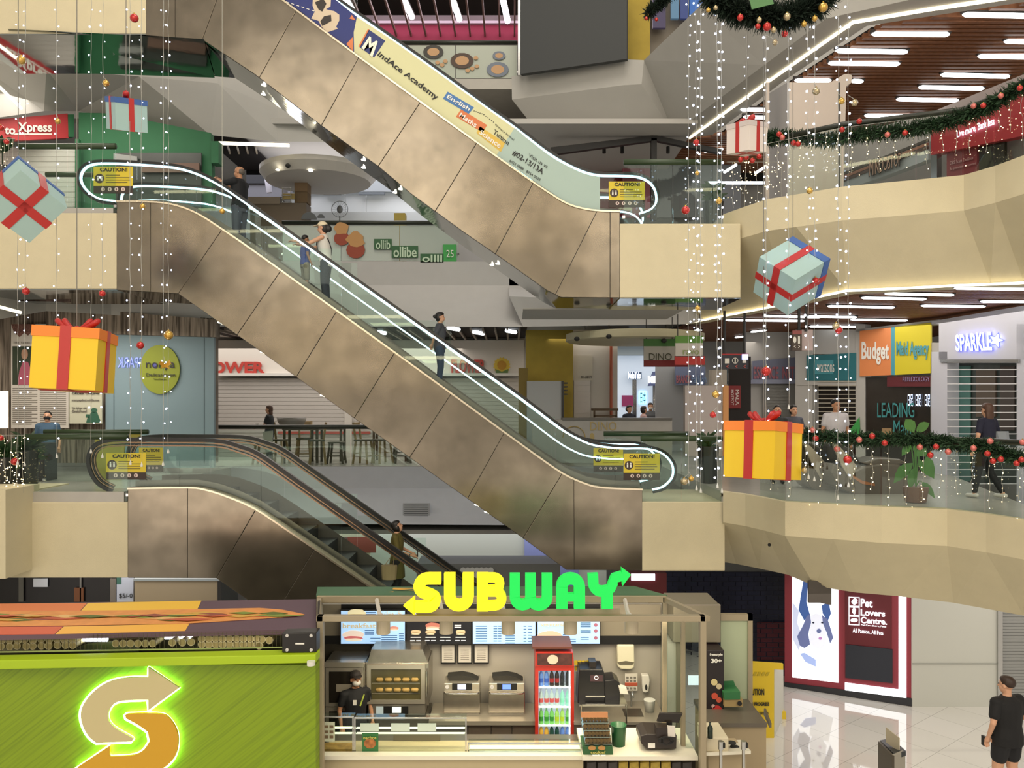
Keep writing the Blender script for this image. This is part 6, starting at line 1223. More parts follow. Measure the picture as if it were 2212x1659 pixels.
t, p = screen(1020, 1158, scr, 'light blue classics menu screen with two price columns'); text('classics', p, (1046,1322,1104,1332), M('scr_teal', '#5f9a9a', e='#5f9a9a', es=.6), t, off=.014, bold=.02); lines(p, t, [(1028,1052,1352+k*5.3) for k in range(7)]+[(1066,1074,1352+k*5.3) for k in range(7)]+[(1076,1083,1352+k*5.3) for k in range(7)]+[(1092,1112,1373+k*5) for k in range(4)]+[(1131,1137,1352+k*6.5) for k in range(6)]+[(1141,1149,1352+k*6.5) for k in range(6)], sink)
t, p = screen(1160, 1297, scr, 'light blue vegetarian menu screen, rightmost, with a sandwich picture'); text('vegetarian', p, (1168,1345,1226,1356), M('scr_tan'), t, off=.014, bold=.02); text('meal', p, (1262,1320,1288,1328), sink, t, off=.014, bold=.01); food(p, t, 1188, 1374, 27, '#d8b49a', '#7a4a6a', '#6fae4a'); lines(p, t, [(1254,1276,1345+k*4) for k in range(3)]+[(1254,1276,1362+k*4) for k in range(2)]+[(1254,1272,1376+k*4) for k in range(2)]+[(1216,1226,1370),(1228,1236,1370),(1226,1244,1380),(1226,1244,1385)], sink)
for y in (1350,1363,1378): blob(MB(), p, 1287, y, 4, 4, .014, .004).build('drink_picture', M('fd#a06070', '#a06070', e='#a06070', es=.6), t)
# framed notices
for x0, x1, l in ((952,984,'black-framed certificate, leftmost of three under the screens'),(988,1020,'black-framed certificate with a round seal, middle of three'),(1023,1056,'black-framed certificate with a coloured corner, right of three')):
    t = thing('picture_frame', l, 'picture', P((x0+x1)/2, 1433, 12.4)); p = Pl(12.42); MB().slab(p, x0, 1392, x1, 1434, 0, .03).build('frame', black, t); MB().slab(p, x0+2.5, 1394, x1-2.5, 1431, .004, .01).build('paper', M('paper', '#d6d0c6', .7), t)
    mb = MB(); [mb.slab(p, x0+7, 1404+k*4, x1-7, 1405+k*4, .012, .004) for k in range(6)]; mb.build('printed_lines', M('print_grey'), t)
# ovens and retarders
def oven_big():
    t = thing('bread_oven', 'large steel bread oven with a window showing baked loaves and a tapered hood', 'oven', P(860, 1640, 11.95)); p = Pl(11.85)
    MB().poly(p, [(802,1403),(913,1403),(924,1432),(794,1432)], 0, .5).build('hood', stainless, t); MB().slab(p, 789, 1431, 926, 1524, 0, .6).build('body', stainless, t, bevel=.01)
    for q in (((793,1440),(916,1440),(916,1449),(793,1449)), ((793,1511),(916,1511),(916,1519),(793,1519)), ((793,1449),(802,1449),(802,1511),(793,1511)), ((907,1449),(916,1449),(916,1511),(907,1511))): pass
    mb = MB()
    for a, b, c, d in ((793,1437,918,1446),(793,1512,918,1521),(793,1446,801,1512),(909,1446,918,1512)): mb.slab(p, a, b, c, d, .03, .03)
    dr = mb.build('door', M('door_steel', '#cdc6b8', .3, .8), t); MB().slab(p, 801, 1446, 909, 1512, .012, .01).build('window', M('oven_glass', '#4f4a30', .12, nz=.3, ns=3), dr)
    for y in (1468, 1490):
        for k in range(5): a = p(812+k*19, y, .02); b = p(828+k*19, y, .02); MB().tube([a, lerp(a, b, .15), lerp(a, b, .85), b], [.012, .03, .03, .012], 8).build('bread_loaf', M('loaf', '#a68a4e', .7), t, smooth=True)
        MB().slab(p, 803, y+7, 907, y+9, .02, .01).build('rack', chrome, t)
    MB().slab(p, 796, 1523, 918, 1545, 0, .55).build('control_panel', M('panel_steel', '#98938a', .35, .7), t); cp = MB().slab(p, 828, 1526, 882, 1543, .01, .02).build('display', black, t); MB().slab(p, 847, 1528, 866, 1540, .03, .02).build('lit_screen', M('lcd', '#e8e8d8', e='#e6ead8', es=1), cp); MB().slab(p, 812, 1527, 828, 1542, .02, .02).build('blue_label', M('lcd_b', '#b8ccdc', .5), t)
    MB().cyl(p(921,1450,.06), p(921,1505,.06), .012, n=8).build('door_hinge', chrome, t)
    MB().slab(p, 796, 1545, 926, 1640, -.03, .5).build('lower_cabinet', stainless, t)
oven_big()
t = thing('proofing_cabinet', 'steel proofing cabinet with two dark glass doors, left of the bread oven', 'cabinet', P(745, 1640, 11.9)); p = Pl(11.8)
MB().slab(p, 702, 1431, 788, 1640, 0, .6).build('body', stainless, t, bevel=.01); MB().slab(p, 702, 1431, 785, 1442, .02, .1).build('top_trim', M('door_steel'), t)
for y0, y1 in ((1443,1526),(1529,1610)):
    dd = MB().slab(p, 703, y0, 784, y1, .02, .03).build('door', M('door_steel'), t); MB().slab(p, 711, y0+8, 777, y1-8, .03, .012).build('window', M('oven_dark', '#211d18', .12, nz=.3, ns=4), dd)
MB().slab(p, 726, 1478, 766, 1494, .034, .01).build('white_tray', M('tray', '#8d8678', .5), t)
def speed_oven(x0, x1, label, led_c, clothy):
    t = thing('speed_oven', label, 'oven', P((x0+x1)/2, 1541, 12)); p = Pl(11.9); m = (x0+x1)/2
    MB().slab(p, x0+1, 1476, x1-1, 1494, 0, .35).build('top_panel', M('door_steel'), t, bevel=.01); so = MB().slab(p, x0, 1494, x1, 1540, .01, .38).build('door', stainless, t, bevel=.012)
    dp = MB().slab(p, m-21, 1477, m+22, 1491, .012, .02).build('display_panel', black, t); MB().slab(p, m-9, 1479, m+9, 1489, .02, .02).build('lit_display', M('led'+led_c, led_c, e=led_c, es=1.6), dp)
    MB().tube([p(x0+3,1496,.02), p(x0+6,1499,.06), p(x1-6,1499,.06), p(x1-3,1496,.02)], .012, 8).build('handle', chrome, so, smooth=True)
    MB().slab(p, x0+2, 1540, x1-2, 1547, -.02, .4).build('base', M('panel_steel'), t); MB().cyl(p(x0+8,1484,.012), p(x0+8,1484,-.03), .03, n=12).build('knob', chrome, t)
    MB().poly(p, [(x0+8,1462),(x0+40,1459),(x0+60,1463),(x0+77,1472),(x0+64,1476),(x0+14,1474)], -.1, .2).build('black_cloth', M('cloth_tray', '#26241f', .7), t)
    mb = MB(); [mb.slab(p, x0+a, 1547, x0+a+5, 1562, -.1, .05) for a in (8, 62)]; mb.build('foot', black, t)
speed_oven(958, 1037, 'squat steel speed oven with a white keypad display, left of a pair', '#cdd4ff', 1); speed_oven(1055, 1134, 'squat steel speed oven with a blue display, right of a pair', '#5a7ae0', 1)
t = thing('work_counter', 'steel back counter with cupboard doors below the two speed ovens', 'counter', P(1085, 1650, 11.8)); p = Pl(11.7)
MB().slab(p, 926, 1558, 1160, 1567, .05, .7).build('worktop', M('door_steel'), t)
for x0, x1 in ((1012,1060),(1062,1105),(1107,1158)): MB().slab(p, x0, 1568, x1, 1640, 0, .03).build('cupboard_door', M('door_copper', '#a3968a', .25, .85, bump=.1, bs=3), t)
MB().slab(p, 926, 1568, 1160, 1650, -.03, .5).build('carcass', M('steel_dark'), t)
# drinks fridge
t = thing('drinks_fridge', 'red glass-door drinks fridge filled with bottles', 'fridge', P(1198, 1640, 11.8)); p = Pl(11.55); fr = M('fridge_red', '#a32a20', .35)
MB().slab(p, 1158, 1441, 1239, 1606, -.42, .1).build('cabinet', M('fridge_in', '#dfe8ee', e='#dfe9ff', es=.35), t)
mb = MB(); [mb.slab(p, *q, 0, .5 if q[2]-q[0] < 8 else .05) for q in ((1156,1440,1163,1614),(1233,1440,1240,1614),(1163,1440,1233,1449),(1163,1604,1233,1614))]; mb.build('door_frame', fr, t)
MB().poly(p, [(1157,1410),(1238,1410),(1240,1440),(1156,1440)], .02, .55).build('header', fr, t); MB().slab(p, 1161, 1412, 1236, 1437, .03, .02).build('header_picture', M('cola_pic', '#4a2a26', .4, nz=.6, ns=12), t); blob(MB(), p, 1194, 1425, 12, 10, .04).build('header_glass', M('cola_gl', '#c9b0a0', .5), t)
MB().box((p(1150,1399,0).x, 11.55, p(0,1402,0).z), (p(1236,1399,0).x, 12.1, p(0,1399,0).z+.01)).build('top', M('fridge_top', '#5e3326', .5), t)
for y in (1484, 1527, 1567): MB().slab(p, 1163, y, 1233, y+2.5, -.04, .4).build('shelf', M('shelf_w', '#e8eef4', e='#e8eef8', es=.5), t)
MB().slab(p, 1229, 1449, 1232, 1604, .0, .03).build('lit_edge', M('edge_lit', '#fff', e='#e8f4ff', es=2.5), t)
MB().slab(p, 1163, 1449, 1233, 1604, .0, .008).build('glass_door', glass, t); fridge = t
def bottle_me(c, cc, liq):
    mb = MB().lathe((0,0,0), [(.0,0),(.030,.0),(.032,.02),(.029,.09),(.032,.15),(.026,.19),(.011,.225),(.010,.245)], 12); me = mb.mesh('bottle'); me.materials.append(liq); me.polygons.foreach_set('use_smooth', [True]*len(me.polygons))
    c2 = MB().lathe((0,0,.24), [(.013,0),(.013,.018),(.0,.02)], 8).mesh('cap'); c2.materials.append(cc); l = MB().lathe((0,0,.07), [(.0325,0),(.0325,.06)], 12).mesh('label_band'); l.materials.append(c); return me, c2, l
def bm(n, c, es=.25): return M(n, c, .25, e=c, es=es)
kinds = {'cola': bottle_me(bm('lb_red','#9c1f24'), bm('cp_k','#1a1a1a'), bm('lq_cola','#2c1614')), 'black': bottle_me(bm('lb_blk','#26242c'), bm('cp_k'  ,'#1a1a1a'), bm('lq_dk','#1d1a22')), 'clear': bottle_me(bm('lb_pk','#c9505a'), bm('cp_w','#d8dce0'), bm('lq_cl','#b8c4cc')), 'teal': bottle_me(bm('lb_teal','#7fc9b4'), bm('cp_w','#d8dce0'), bm('lq_te','#8fd0c0')), 'green': bottle_me(bm('lb_gr','#3f8c3a'), bm('cp_g','#2c7a3a'), bm('lq_gr','#7fc46a')), 'lime': bottle_me(bm('lb_li','#b8c83a'), bm('cp_y','#c8c83a'), bm('lq_li','#a8d070')), 'orange': bottle_me(bm('lb_or','#d88a2a'), bm('cp_w','#d8dce0'), bm('lq_or','#e8b04a')), 'dkgreen': bottle_me(bm('lb_dg','#1f3a34'), bm('cp_k','#1a1a1a'), bm('lq_dg','#2a4a44')), 'blue': bottle_me(bm('lb_bl','#3a58b8'), bm('cp_b','#2c48a0'), bm('lq_bl','#6a8ad8'))}
nm = {'cola':'dark cola','black':'black','clear':'clear pink-labelled','teal':'pale teal','green':'green','lime':'lime yellow','orange':'orange juice','dkgreen':'dark green','blue':'blue'}
for row, (y, ks) in enumerate(((1483.5,['blue','blue','cola','cola','black','black']),(1526.5,['clear','clear','clear','clear','teal','teal']),(1566.5,['green','green','green','lime','lime','green']),(1603.5,['orange','orange','dkgreen','dkgreen','blue','blue']))):
    for k, kd in enumerate(ks):
        c = p(1169+k*11.4, y, -.11); bt = thing('drink_bottle', f'small {nm[kd]} bottle on the {("top","second","third","bottom")[row]} shelf of the red fridge', 'bottle', c, f'{nm[kd]} bottles on fridge shelf {("one","two","three","four")[row]}')
        for mm, n_ in zip(kinds[kd], ('bottle', 'cap', 'label_band')): inst(mm, n_, bt, c, (1.05, 1.05, 1.03))
# coffee and right hand side
t = thing('coffee_machine', 'black bean-to-cup coffee machine beside the red fridge', 'coffee machine', P(1290, 1522, 11.8)); p = Pl(11.7)
MB().poly(p, [(1252,1446),(1302,1446),(1307,1458),(1307,1520),(1248,1520),(1250,1455)], 0, .4).build('body', M('machine_black', '#17171b', .3), t, bevel=.01); MB().poly(p, [(1307,1470),(1328,1468),(1339,1476),(1339,1521),(1307,1521)], .02, .35).build('milk_unit', M('machine_black'), t, bevel=.01)
MB().slab(p, 1273, 1430, 1288, 1447, -.1, .2).build('bean_hopper', M('hopper', '#26221f', .3), t); MB().slab(p, 1275, 1459, 1302, 1472, .01, .01).build('display', M('cof_disp', '#3a2a2c', .3, e='#4a3034', es=.5), t); MB().tube([p(1288+4*math.cos(a), 1464-4*math.sin(a), .02) for a in [k*math.pi/5 for k in range(10)]], .006, 4, True).build('cup_symbol', spale, t)
MB().slab(p, 1265, 1503, 1307, 1506, .05, .1).build('drip_tray', chrome, t)
t = thing('chip_rack', 'wire basket of yellow snack packets behind the coffee machine', 'rack', P(1255, 1452, 12.1)); MB().tube([P(1240,1450,12), P(1272,1450,12), P(1272,1438,12), P(1240,1438,12)], .006, 5, True).build('wire_basket', chrome, t)
for k in range(4): one('snack_packet', 'yellow snack packet standing in the wire basket behind the coffee machine', 'snack packet', MB().poly(Pl(12.02+k*.015), [(1240+k*8,1428),(1247+k*8,1426),(1249+k*8,1448),(1242+k*8,1449)], 0, .01), M('packet_y', '#c9b032', .4), 'yellow packets in the wire basket')
t = thing('towel_dispenser', 'cream paper towel dispenser on the kiosk back wall', 'dispenser', P(1350, 1446, 12.4)); p = Pl(12.35); MB().poly(p, [(1333,1393),(1370,1393),(1371,1432),(1369,1444),(1360,1447),(1341,1446),(1334,1440)], 0, .15).build('body', M('disp_cream', '#e6e0c4', .3), t, bevel=.02); MB().poly(p, [(1334,1431),(1352,1428),(1370,1431),(1366,1436),(1338,1436)], .01, .02).build('slot', M('slot', '#6a6452', .5), t)
t = thing('soap_dispenser', 'white wall soap dispenser with a dark teardrop window', 'dispenser', P(1395, 1497, 12.4)); MB().poly(p, [(1386,1459),(1402,1459),(1404,1470),(1401,1494),(1394,1497),(1388,1494)], 0, .12).build('body', M('disp_white', '#dcd8cf', .3), t, bevel=.01); blob(MB(), p, 1396, 1485, 2.6, 6, .01).build('drop_window', blk, t)
t = thing('wall_notice', 'small printed handwash notice with red band on the kiosk back wall', 'notice', P(1363, 1491, 12.4)); MB().slab(p, 1350, 1455, 1377, 1492, -.03, .01).build('sheet', M('paper'), t); MB().slab(p, 1350, 1475, 1377, 1482, -.02, .01).build('red_band', M('band_red', '#b0523a', .6), t)
mb = MB(); [mb.slab(p, 1353+k*8, y, 1358+k*8, y+4, -.02, .01) for k in range(3) for y in (1462,1469,1485)]; mb.build('pictograms', M('print_grey'), t)
t = thing('sink_unit', 'steel sink unit with a tap at the right of the kiosk', 'sink', P(1370, 1640, 11.6)); p = Pl(11.5)
MB().slab(p, 1240, 1560, 1440, 1566, .0, .8).build('worktop', M('door_steel'), t); MB().slab(p, 1240, 1566, 1440, 1650, -.02, .5).build('carcass', M('sink_dark', '#5d544b', .4, .4), t); zt = p(0,1560,0).z
MB().bx((p(1375,0,0).x, 11.85, zt+.002), (.28,.3,.01)).build('basin', M('basin', '#5a544a', .3, .7), t); MB().tube([(p(1377,0,0).x, 12.1, zt), (p(1377,0,0).x, 12.1, zt+.22), (p(1377,0,0).x, 12.0, zt+.27), (p(1377,0,0).x, 11.92, zt+.2)], .014, 8).build('tap', chrome, t, smooth=True)
MB().slab(p, 1252, 1522, 1355, 1527, .0, .4).build('upper_shelf', chrome, t); MB().tube([p(1353,1523,.02), p(1353,1562,.02)], .012, 6).build('shelf_leg', chrome, t); MB().tube([p(1256,1523,.02), p(1256,1562,.02)], .012, 6).build('shelf_leg', chrome, t)
one('white_tub', 'clear white plastic tub beside the sink tap', 'tub', MB().lathe(K(1403, 11.9, zt), [(.0,0),(.07,0),(.085,.17),(.09,.18),(.08,.18)], 16), M('tub', '#c9c9c2', .3), smooth=True)
t = thing('paper_stack', 'stack of white napkins on the shelf right of the coffee machine', 'napkins', P(1346, 1500, 11.6)); MB().poly(Pl(11.6), [(1337,1484),(1354,1489),(1358,1500),(1340,1498)], 0, .15).build('napkins', M('paper'), t)
# counters and glass cases in front
CF = Pl(10.35)
t = thing('serving_counter', 'long white-topped front serving counter of the kiosk', 'counter', P(970, 1720, 10.4)); MB().slab(CF, 690, 1633, 1260, 1642, .06, .13).build('worktop', ctr_w, t); MB().slab(Pl(10.46), 690, 1634, 1258, 1640, 0, .7).build('inner_deck', M('inner_deck', '#6f6a60', .3, .5), t); MB().slab(CF, 690, 1642, 1260, 1740, 0, .6).build('front', M('ctr_front', '#b3a583', .5), t)
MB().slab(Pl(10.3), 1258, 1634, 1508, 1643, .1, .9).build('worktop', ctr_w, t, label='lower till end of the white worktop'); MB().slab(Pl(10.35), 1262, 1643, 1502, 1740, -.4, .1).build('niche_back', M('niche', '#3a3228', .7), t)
def vitrine(x0, x1, y0, y1, label):
    t = thing('glass_display_case', label, 'display case', P((x0+x1)/2, y1, 10.5)); p = Pl(10.45); MB().slab(p, x0, y0, x1, y0+2, .02, .03).build('top_rail', M('case_rail', '#c9cbc4', .25, .8), t)
    MB().slab(p, x0+1, y0+3, x1-1, y1, 0, .01).build('front_glass', glass, t); MB().slab(p, x0+1, y0+.5, x1-1, y0+1.5, -.02, .16).build('top_glass', glass, t); MB().slab(p, x0, y1-3, x1, y1+2, .03, .04).build('base_rail', M('case_white', '#d8d5c6', .4), t)
    for x in (x0, x1-3): MB().slab(p, x, y0, x+3, y1, .01, .02).build('corner_post', chrome, t)
    MB().slab(p, x0+4, lerp(y0,y1,.28), x1-4, lerp(y0,y1,.28)+1.5, -.2, .05).build('glass_shelf', M('shelf_lit', '#eef0d8', e='#fffbe0', es=.9), t); MB().slab(p, x0+4, lerp(y0,y1,.42), x1-4, lerp(y0,y1,.42)+1.2, -.2, .05).build('glass_shelf', M('shelf_lit'), t)
    return t, p
t, p = vitrine(692, 764, 1549, 1634, 'small glass case with price cards at the left end of the counter'); MB().slab(p, 698, 1560, 723, 1602, .012, .01).build('price_card', M('price_card', '#d6dcc0', .6), t)
mb = MB(); [mb.slab(p, 701+a*11, 1567+b*11, 709+a*11, 1573+b*11, .02, .004) for a in (0,1) for b in range(3)]; mb.build('card_print', M('card_pr', '#7d6a4e', .6), t); MB().slab(p, 695, 1618, 760, 1631, -.15, .2).build('food_trays', M('trays', '#a5803e', .6, nz=.4, ns=14), t)
t, p = vitrine(765, 1008, 1551, 1631, 'long glass case holding salad trays, with a green nachos card on its front'); MB().slab(p, 782, 1584, 817, 1633, .02, .01).build('green_card', M('card_gr', '#2f6e3a', .5), t); text('nachos', p, (785,1590,813,1597), M('card_yel', '#c9c060', .5), t, off=.03, bold=.02); blob(MB(), p, 799, 1606, 13, 11, .03, .005).build('food_picture', M('nacho', '#b8743a', .5, nz=.5, ns=20), t)
for x in (778, 845, 902): MB().slab(p, x, 1563, x+40, 1580, .012, .01).build('label_strip', M('label_pale', '#c4d2c4', .6), t)
for k in range(11): MB().ext([P(822+k*16,1628,10.55), P(836+k*16,1628,10.55), P(834+k*16,1612,10.9), P(821+k*16,1612,10.9)], (0,0,-.05)).build('food_tray', M('tr%d' % (k % 4), ('#8a9a4a','#b08a6a','#c9b894','#9c5a44')[k % 4], .7, nz=.4, ns=20), t)
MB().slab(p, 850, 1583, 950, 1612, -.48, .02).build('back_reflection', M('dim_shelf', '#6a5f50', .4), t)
t, p = vitrine(1010, 1258, 1606, 1632, 'low glass-topped case between the salad trays and the cookie stand'); MB().ext([P(1014,1628,10.5), P(1256,1628,10.5), P(1250,1609,10.9), P(1014,1609,10.9)], (0,0,-.05)).build('tray_row', M('ice', '#7f929a', .3, nz=.4, ns=14), t)
# cookie stand
t = thing('cookie_stand', 'tiered clear cookie stand with green printed front', 'stand', P(1292, 1638, 10.3)); p = Pl(10.25)
MB().poly(p, [(1258,1613),(1323,1613),(1325,1638),(1261,1638)], 0, .35).build('green_base', M('stand_green', '#2c5a2f', .5), t); text('cookie?', p, (1276,1622,1308,1628), M('card_yel'), t, off=.01, bold=.02); text('would you\nlike a cookie?', p, (1276,1629,1312,1637), spale, t, off=.01, bold=.01)
for x in (1279, 1300): blob(MB(), p, x, 1616, 8, 5, .01).build('cookie_print', M('cookie_pr', '#b8864a', .6), t)
MB().poly(p, [(1254,1540),(1313,1540),(1322,1613),(1258,1613)], .02, .01).build('front_glass', glass, t); MB().poly(p, [(1254,1539),(1313,1539),(1313,1550),(1255,1550)], .03, .02).build('header_card', M('hdr_or', '#c98a5a', .5), t)
for k, y in enumerate((1561,1577,1592,1607)):
    MB().slab(p, 1258+k*2, y, 1316+k*2, y+1.6, -.02, .28).build('tier', chrome, t)
    for j in range(7): c = p(1264+k*2+j*7.6, y-4, -.06); MB().cyl(c+Vector((-.012,.0,.02)), c+Vector((.004,.05,.03)), .03, n=10).build('cookie', M('cookie', '#8a6238', .8), t)
one('waste_cup', 'dark green plastic bucket beside the cookie stand', 'bucket', MB().lathe(K(1336, 10.55, P(0,1633,10.3).z), [(.0,0),(.085,0),(.105,.30),(.110,.31),(.095,.31),(.08,.05)], 24), M('bucket_green', '#1f5c34', .4), smooth=True)
t = thing('cash_register', 'black cash register with tilted touch screen and card reader', 'cash register', P(1430, 1630, 10.4)); p = Pl(10.35)
MB().poly(p, [(1384,1590),(1398,1586),(1462,1588),(1461,1618),(1398,1619),(1384,1605)], 0, .4).build('cash_drawer', M('reg_dark', '#2a221e', .4), t, bevel=.01); MB().poly(p, [(1426,1540),(1475,1541),(1466,1562),(1419,1559)], -.05, .04).build('touch_screen', M('reg_screen', '#231d18', .2), t, bevel=.005); MB().slab(p, 1441,1560,1452,1590, -.1, .05).build('screen_stand', black, t)
MB().slab(p, 1418, 1572, 1442, 1592, .05, .15).build('receipt_printer', M('reg_dark'), t); MB().poly(p, [(1442,1568),(1458,1569),(1459,1592),(1443,1591)], .06, .02).build('white_label', M('paper'), t); MB().slab(p, 1400, 1606, 1415, 1616, .01, .01).build('white_label', wht, t); MB().tube([p(1440+14*math.cos(k*.9)*(.5+k/30), 1600-9*math.sin(k*.9), .08) for k in range(26)], .008, 5).build('cable', black, t)
for k in range(10): one('snack_packet', ('yellow' if 3 <= k <= 7 else 'black')+' crisp packet in the niche below the till', 'snack packet', MB().poly(Pl(10.4), [(1268+k*23,1648),(1288+k*23,1646),(1289+k*23,1700),(1267+k*23,1700)], 0, .06), M('crisp_y' if 3 <= k <= 7 else 'crisp_k', '#b39a3a' if 3 <= k <= 7 else '#3c3634', .4, nz=.4, ns=12), ('yellow' if 3 <= k <= 7 else 'black')+' packets under the till', bevel=.01)
# to the right of the kiosk: drinks machine, side table, tall cabinets
t = thing('tall_cabinet', 'tall beige-grey cabinet block behind the right post of the kiosk', 'cabinet', P(1500, 1640, 11.9)); MB().slab(Pl(11.8), 1455, 1308, 1557, 1388, 0, .8).build('body', M('cab_grey', '#77705f', .6), t, bevel=.01); MB().slab(Pl(11.85), 1462, 1388, 1475, 1640, 0, .7).build('side_post', M('cab_grey'), t); MB().ext([P(1453,1308,11.8), P(1557,1308,11.8), P(1540,1297,12.6), P(1467,1297,12.6)], (0,0,.01)).build('top', M('cab_top', '#8f857a', .5), t)
MB().slab(Pl(11.9), 1442, 1390, 1475, 1640, 0, .6).build('white_panel', M('cab_wh', '#a8a498', .6), t)
t = thing('drinks_dispenser', 'tall black drinks dispenser panel with coloured bubbles and white lettering', 'dispenser', P(1545, 1548, 11.5)); p = Pl(11.5); MB().slab(p, 1527, 1404, 1564, 1548, 0, .5).build('body', M('disp_black', '#1c1315', .35), t, bevel=.01); text('freestyle', p, (1533,1411,1561,1418), wht, t, off=.01, bold=.03); text('30+', p, (1536,1423,1559,1432), wht, t, off=.01, bold=.04)
for x, y, r, c in ((1543,1474,7,'#d0bf8a'),(1553,1483,6,'#c9b894'),(1544,1504,7,'#c9503a'),(1553,1512,6,'#c8563e'),(1549,1535,11,'#b8302c'),(1541,1526,4,'#c9a09a')): blob(MB(), p, x, y, r, r, .01).build('bubble_print', M('bub'+c, c, .5), t)
MB().slab(Pl(11.45), 1487, 1460, 1511, 1480, 0, .02).build('touch_panel', M('touch', '#cfe0ec', e='#cfe4f4', es=.6), t)
t = thing('side_counter', 'beige side counter with dark top right of the kiosk', 'counter', P(1590, 1740, 11.2)); MB().slab(Pl(11.0), 1530, 1562, 1657, 1571, 0, .9).build('worktop', M('top_dark', '#5e574c', .35), t); MB().slab(Pl(11.05), 1530, 1571, 1655, 1740, 0, .8).build('front', M('side_beige', '#a09072', .6), t)
MB().ext([P(1650,1530,11.9), P(1662,1562,11.0), P(1662,1572,11.0), P(1650,1545,11.9)], (.03,0,0)).build('edge', M('top_dark'), t)
t = thing('straw_box', 'green open box on a wooden stand on the side counter', 'box', P(1580, 1527, 11.4)); MB().poly(Pl(11.4), [(1563,1496),(1599,1494),(1599,1511),(1565,1512)], 0, .25).build('green_front', M('stand_green2', '#2a6a3c', .5), t); MB().poly(Pl(11.65), [(1563,1472),(1585,1471),(1592,1492),(1563,1494)], 0, .02).build('green_back', M('stand_green2'), t); MB().slab(Pl(11.42), 1565, 1511, 1605, 1527, 0, .2).build('stand', M('stand_wood', '#a08a5c', .6), t)
blob(MB(), Pl(11.4), 1598, 1520, 5, 5, .01).build('round_print', black, t)
t = thing('glass_partition', 'metal framed frosted partition right of the drinks dispenser', 'partition', P(1590, 1560, 11.9)); p = Pl(12.0)
mb = MB(); [mb.slab(p, *q, 0, .08) for q in ((1557,1327,1626,1341),(1616,1327,1626,1560))]; mb.build('frame', alu, t); MB().slab(p, 1557, 1341, 1616, 1560, -.03, .01).build('panel', M('frost_green', '#a8b394', .5), t)
t = thing('pickup_table', 'small white table with round cut-outs in front of the side counter', 'table', P(1580, 1740, 10.2)); MB().slab(Pl(10.1), 1526, 1594, 1574, 1624, 0, .5).build('upstand', M('tbl_white', '#c9bfa4', .5), t, bevel=.01); MB().ext([P(1526,1626,10.05), P(1622,1622,10.05), P(1600,1598,10.75), P(1528,1600,10.75)], (0,0,-.04)).build('table_top', ctr_w, t); MB().slab(Pl(10.2), 1530, 1630, 1612, 1740, 0, .5).build('body', M('side_beige'), t)
zz = P(1590,1610,10.4).z
for x, y in ((1580,1608),(1587,1617)): c = P(x, y, 10.3); MB().cyl(c+Vector((0,0,.02)), c+Vector((0,0,.028)), .06, n=16).build('cut_out', blk, t)
one('hand_gel', 'dark green pump bottle on the small white table', 'bottle', MB().lathe(P(1534,1594,10.05), [(.0,0),(.035,0),(.035,.13),(.012,.17),(.012,.2),(.0,.2)], 12), M('bottle_dg', '#16261c', .3), smooth=True)
for x in (1557, 1606):
    t = thing('queue_post', 'chrome queue post head rising in front of the small white table', 'queue post', K(x, 9.9, 0), 'queue posts by the small white table'); c = P(x, 1618, 9.9); MB().cyl((c.x, c.y, .02), c, .02, n=10).build('pole', chrome, t); MB().cyl(c, c+Vector((0,0,.10)), .035, n=14).build('belt_head', chrome, t, smooth=False); MB().bx(c+Vector((.04,0,.05)), (.02,.05,.06)).build('belt_clip', black, t); MB().lathe((c.x,c.y,0), [(.16,0),(.16,.015),(.03,.03)], 16).build('base', chrome, t)
# yellow barrier signs and menu stand
t = thing('barrier_sign', 'tall yellow folding work-in-progress barrier near the pet lightbox', 'sign', K(1660, 13.5, 0)); p = Pl(13.5); yb = M('barrier_yellow', '#d6b822', .5)
MB().poly(p, [(1626,1430),(1692,1434),(1692,1447),(1626,1444)], 0, .05).build('top_bar', yb, t); MB().poly(p, [(1626,1444),(1672,1446),(1672,1597),(1626,1590)], 0, .04).build('front_panel', yb, t); MB().poly(Pl(a=(1672,13.5), b=(1692,14.4)), [(1673,1446),(1692,1436),(1693,1560),(1673,1595)], 0, .03).build('side_panel', M('barrier_white', '#c4c4bc', .6), t)
text('CAUTION', p, (1612,1488,1651,1502), blk, t, off=.01, bold=.03); text('WORK IN PROGRESS', p, (1596,1517,1662,1525), blk, t, off=.01, bold=.03); text('BY BOND', p, (1634,1538,1660,1544), blk, t, off=.01, bold=.02)
for k in range(4): MB().poly(p, [(1630+k*9,1452),(1636+k*9,1452),(1632+k*9,1460),(1626+k*9,1460)], .01, .01).build('hazard_stripe', M('hz_dark', '#b09a1e', .5), t)
MB().slab(Pl(14.3), 1690, 1538, 1698, 1565, 0, .1).build('yellow_foot', yb, t)
t = thing('menu_stand', 'free-standing dark menu board with brass lettering and a clear card on top', 'stand', K(1928, 10.1, 0)); p = Pl(a=(1902,10.3), b=(1932,9.6)); q2 = Pl(a=(1932,9.6), b=(1957,9.75))
MB().poly(p, [(1902,1602),(1932,1632),(1932,1800),(1902,1760)], 0, .03).build('board', M('board_dk', '#3b3427', .5), t); MB().poly(q2, [(1932,1632),(1956,1622),(1956,1800),(1932,1800)], 0, .03).build('side', M('board_side', '#8f8a7e', .5), t); MB().ext([p(1901,1599,.02), p(1933,1630,.02), q2(1957,1622,.02), P(1926,1594,10.4)], (0,0,-.06)).build('top_cap', M('cap_dark2', '#26292c', .4), t)
MB().poly(Pl(a=(1912,10.15), b=(1942,9.8)), [(1913,1571),(1942,1594),(1942,1624),(1914,1604)], 0, .01).build('card', M('card_beige', '#b0a68f', .5), t); text('menu of the day', p, None, M('brass', '#b59a5c', .5), t, quad=((1905,1620),(1918,1634),(1918,1646),(1905,1630)), off=.01)
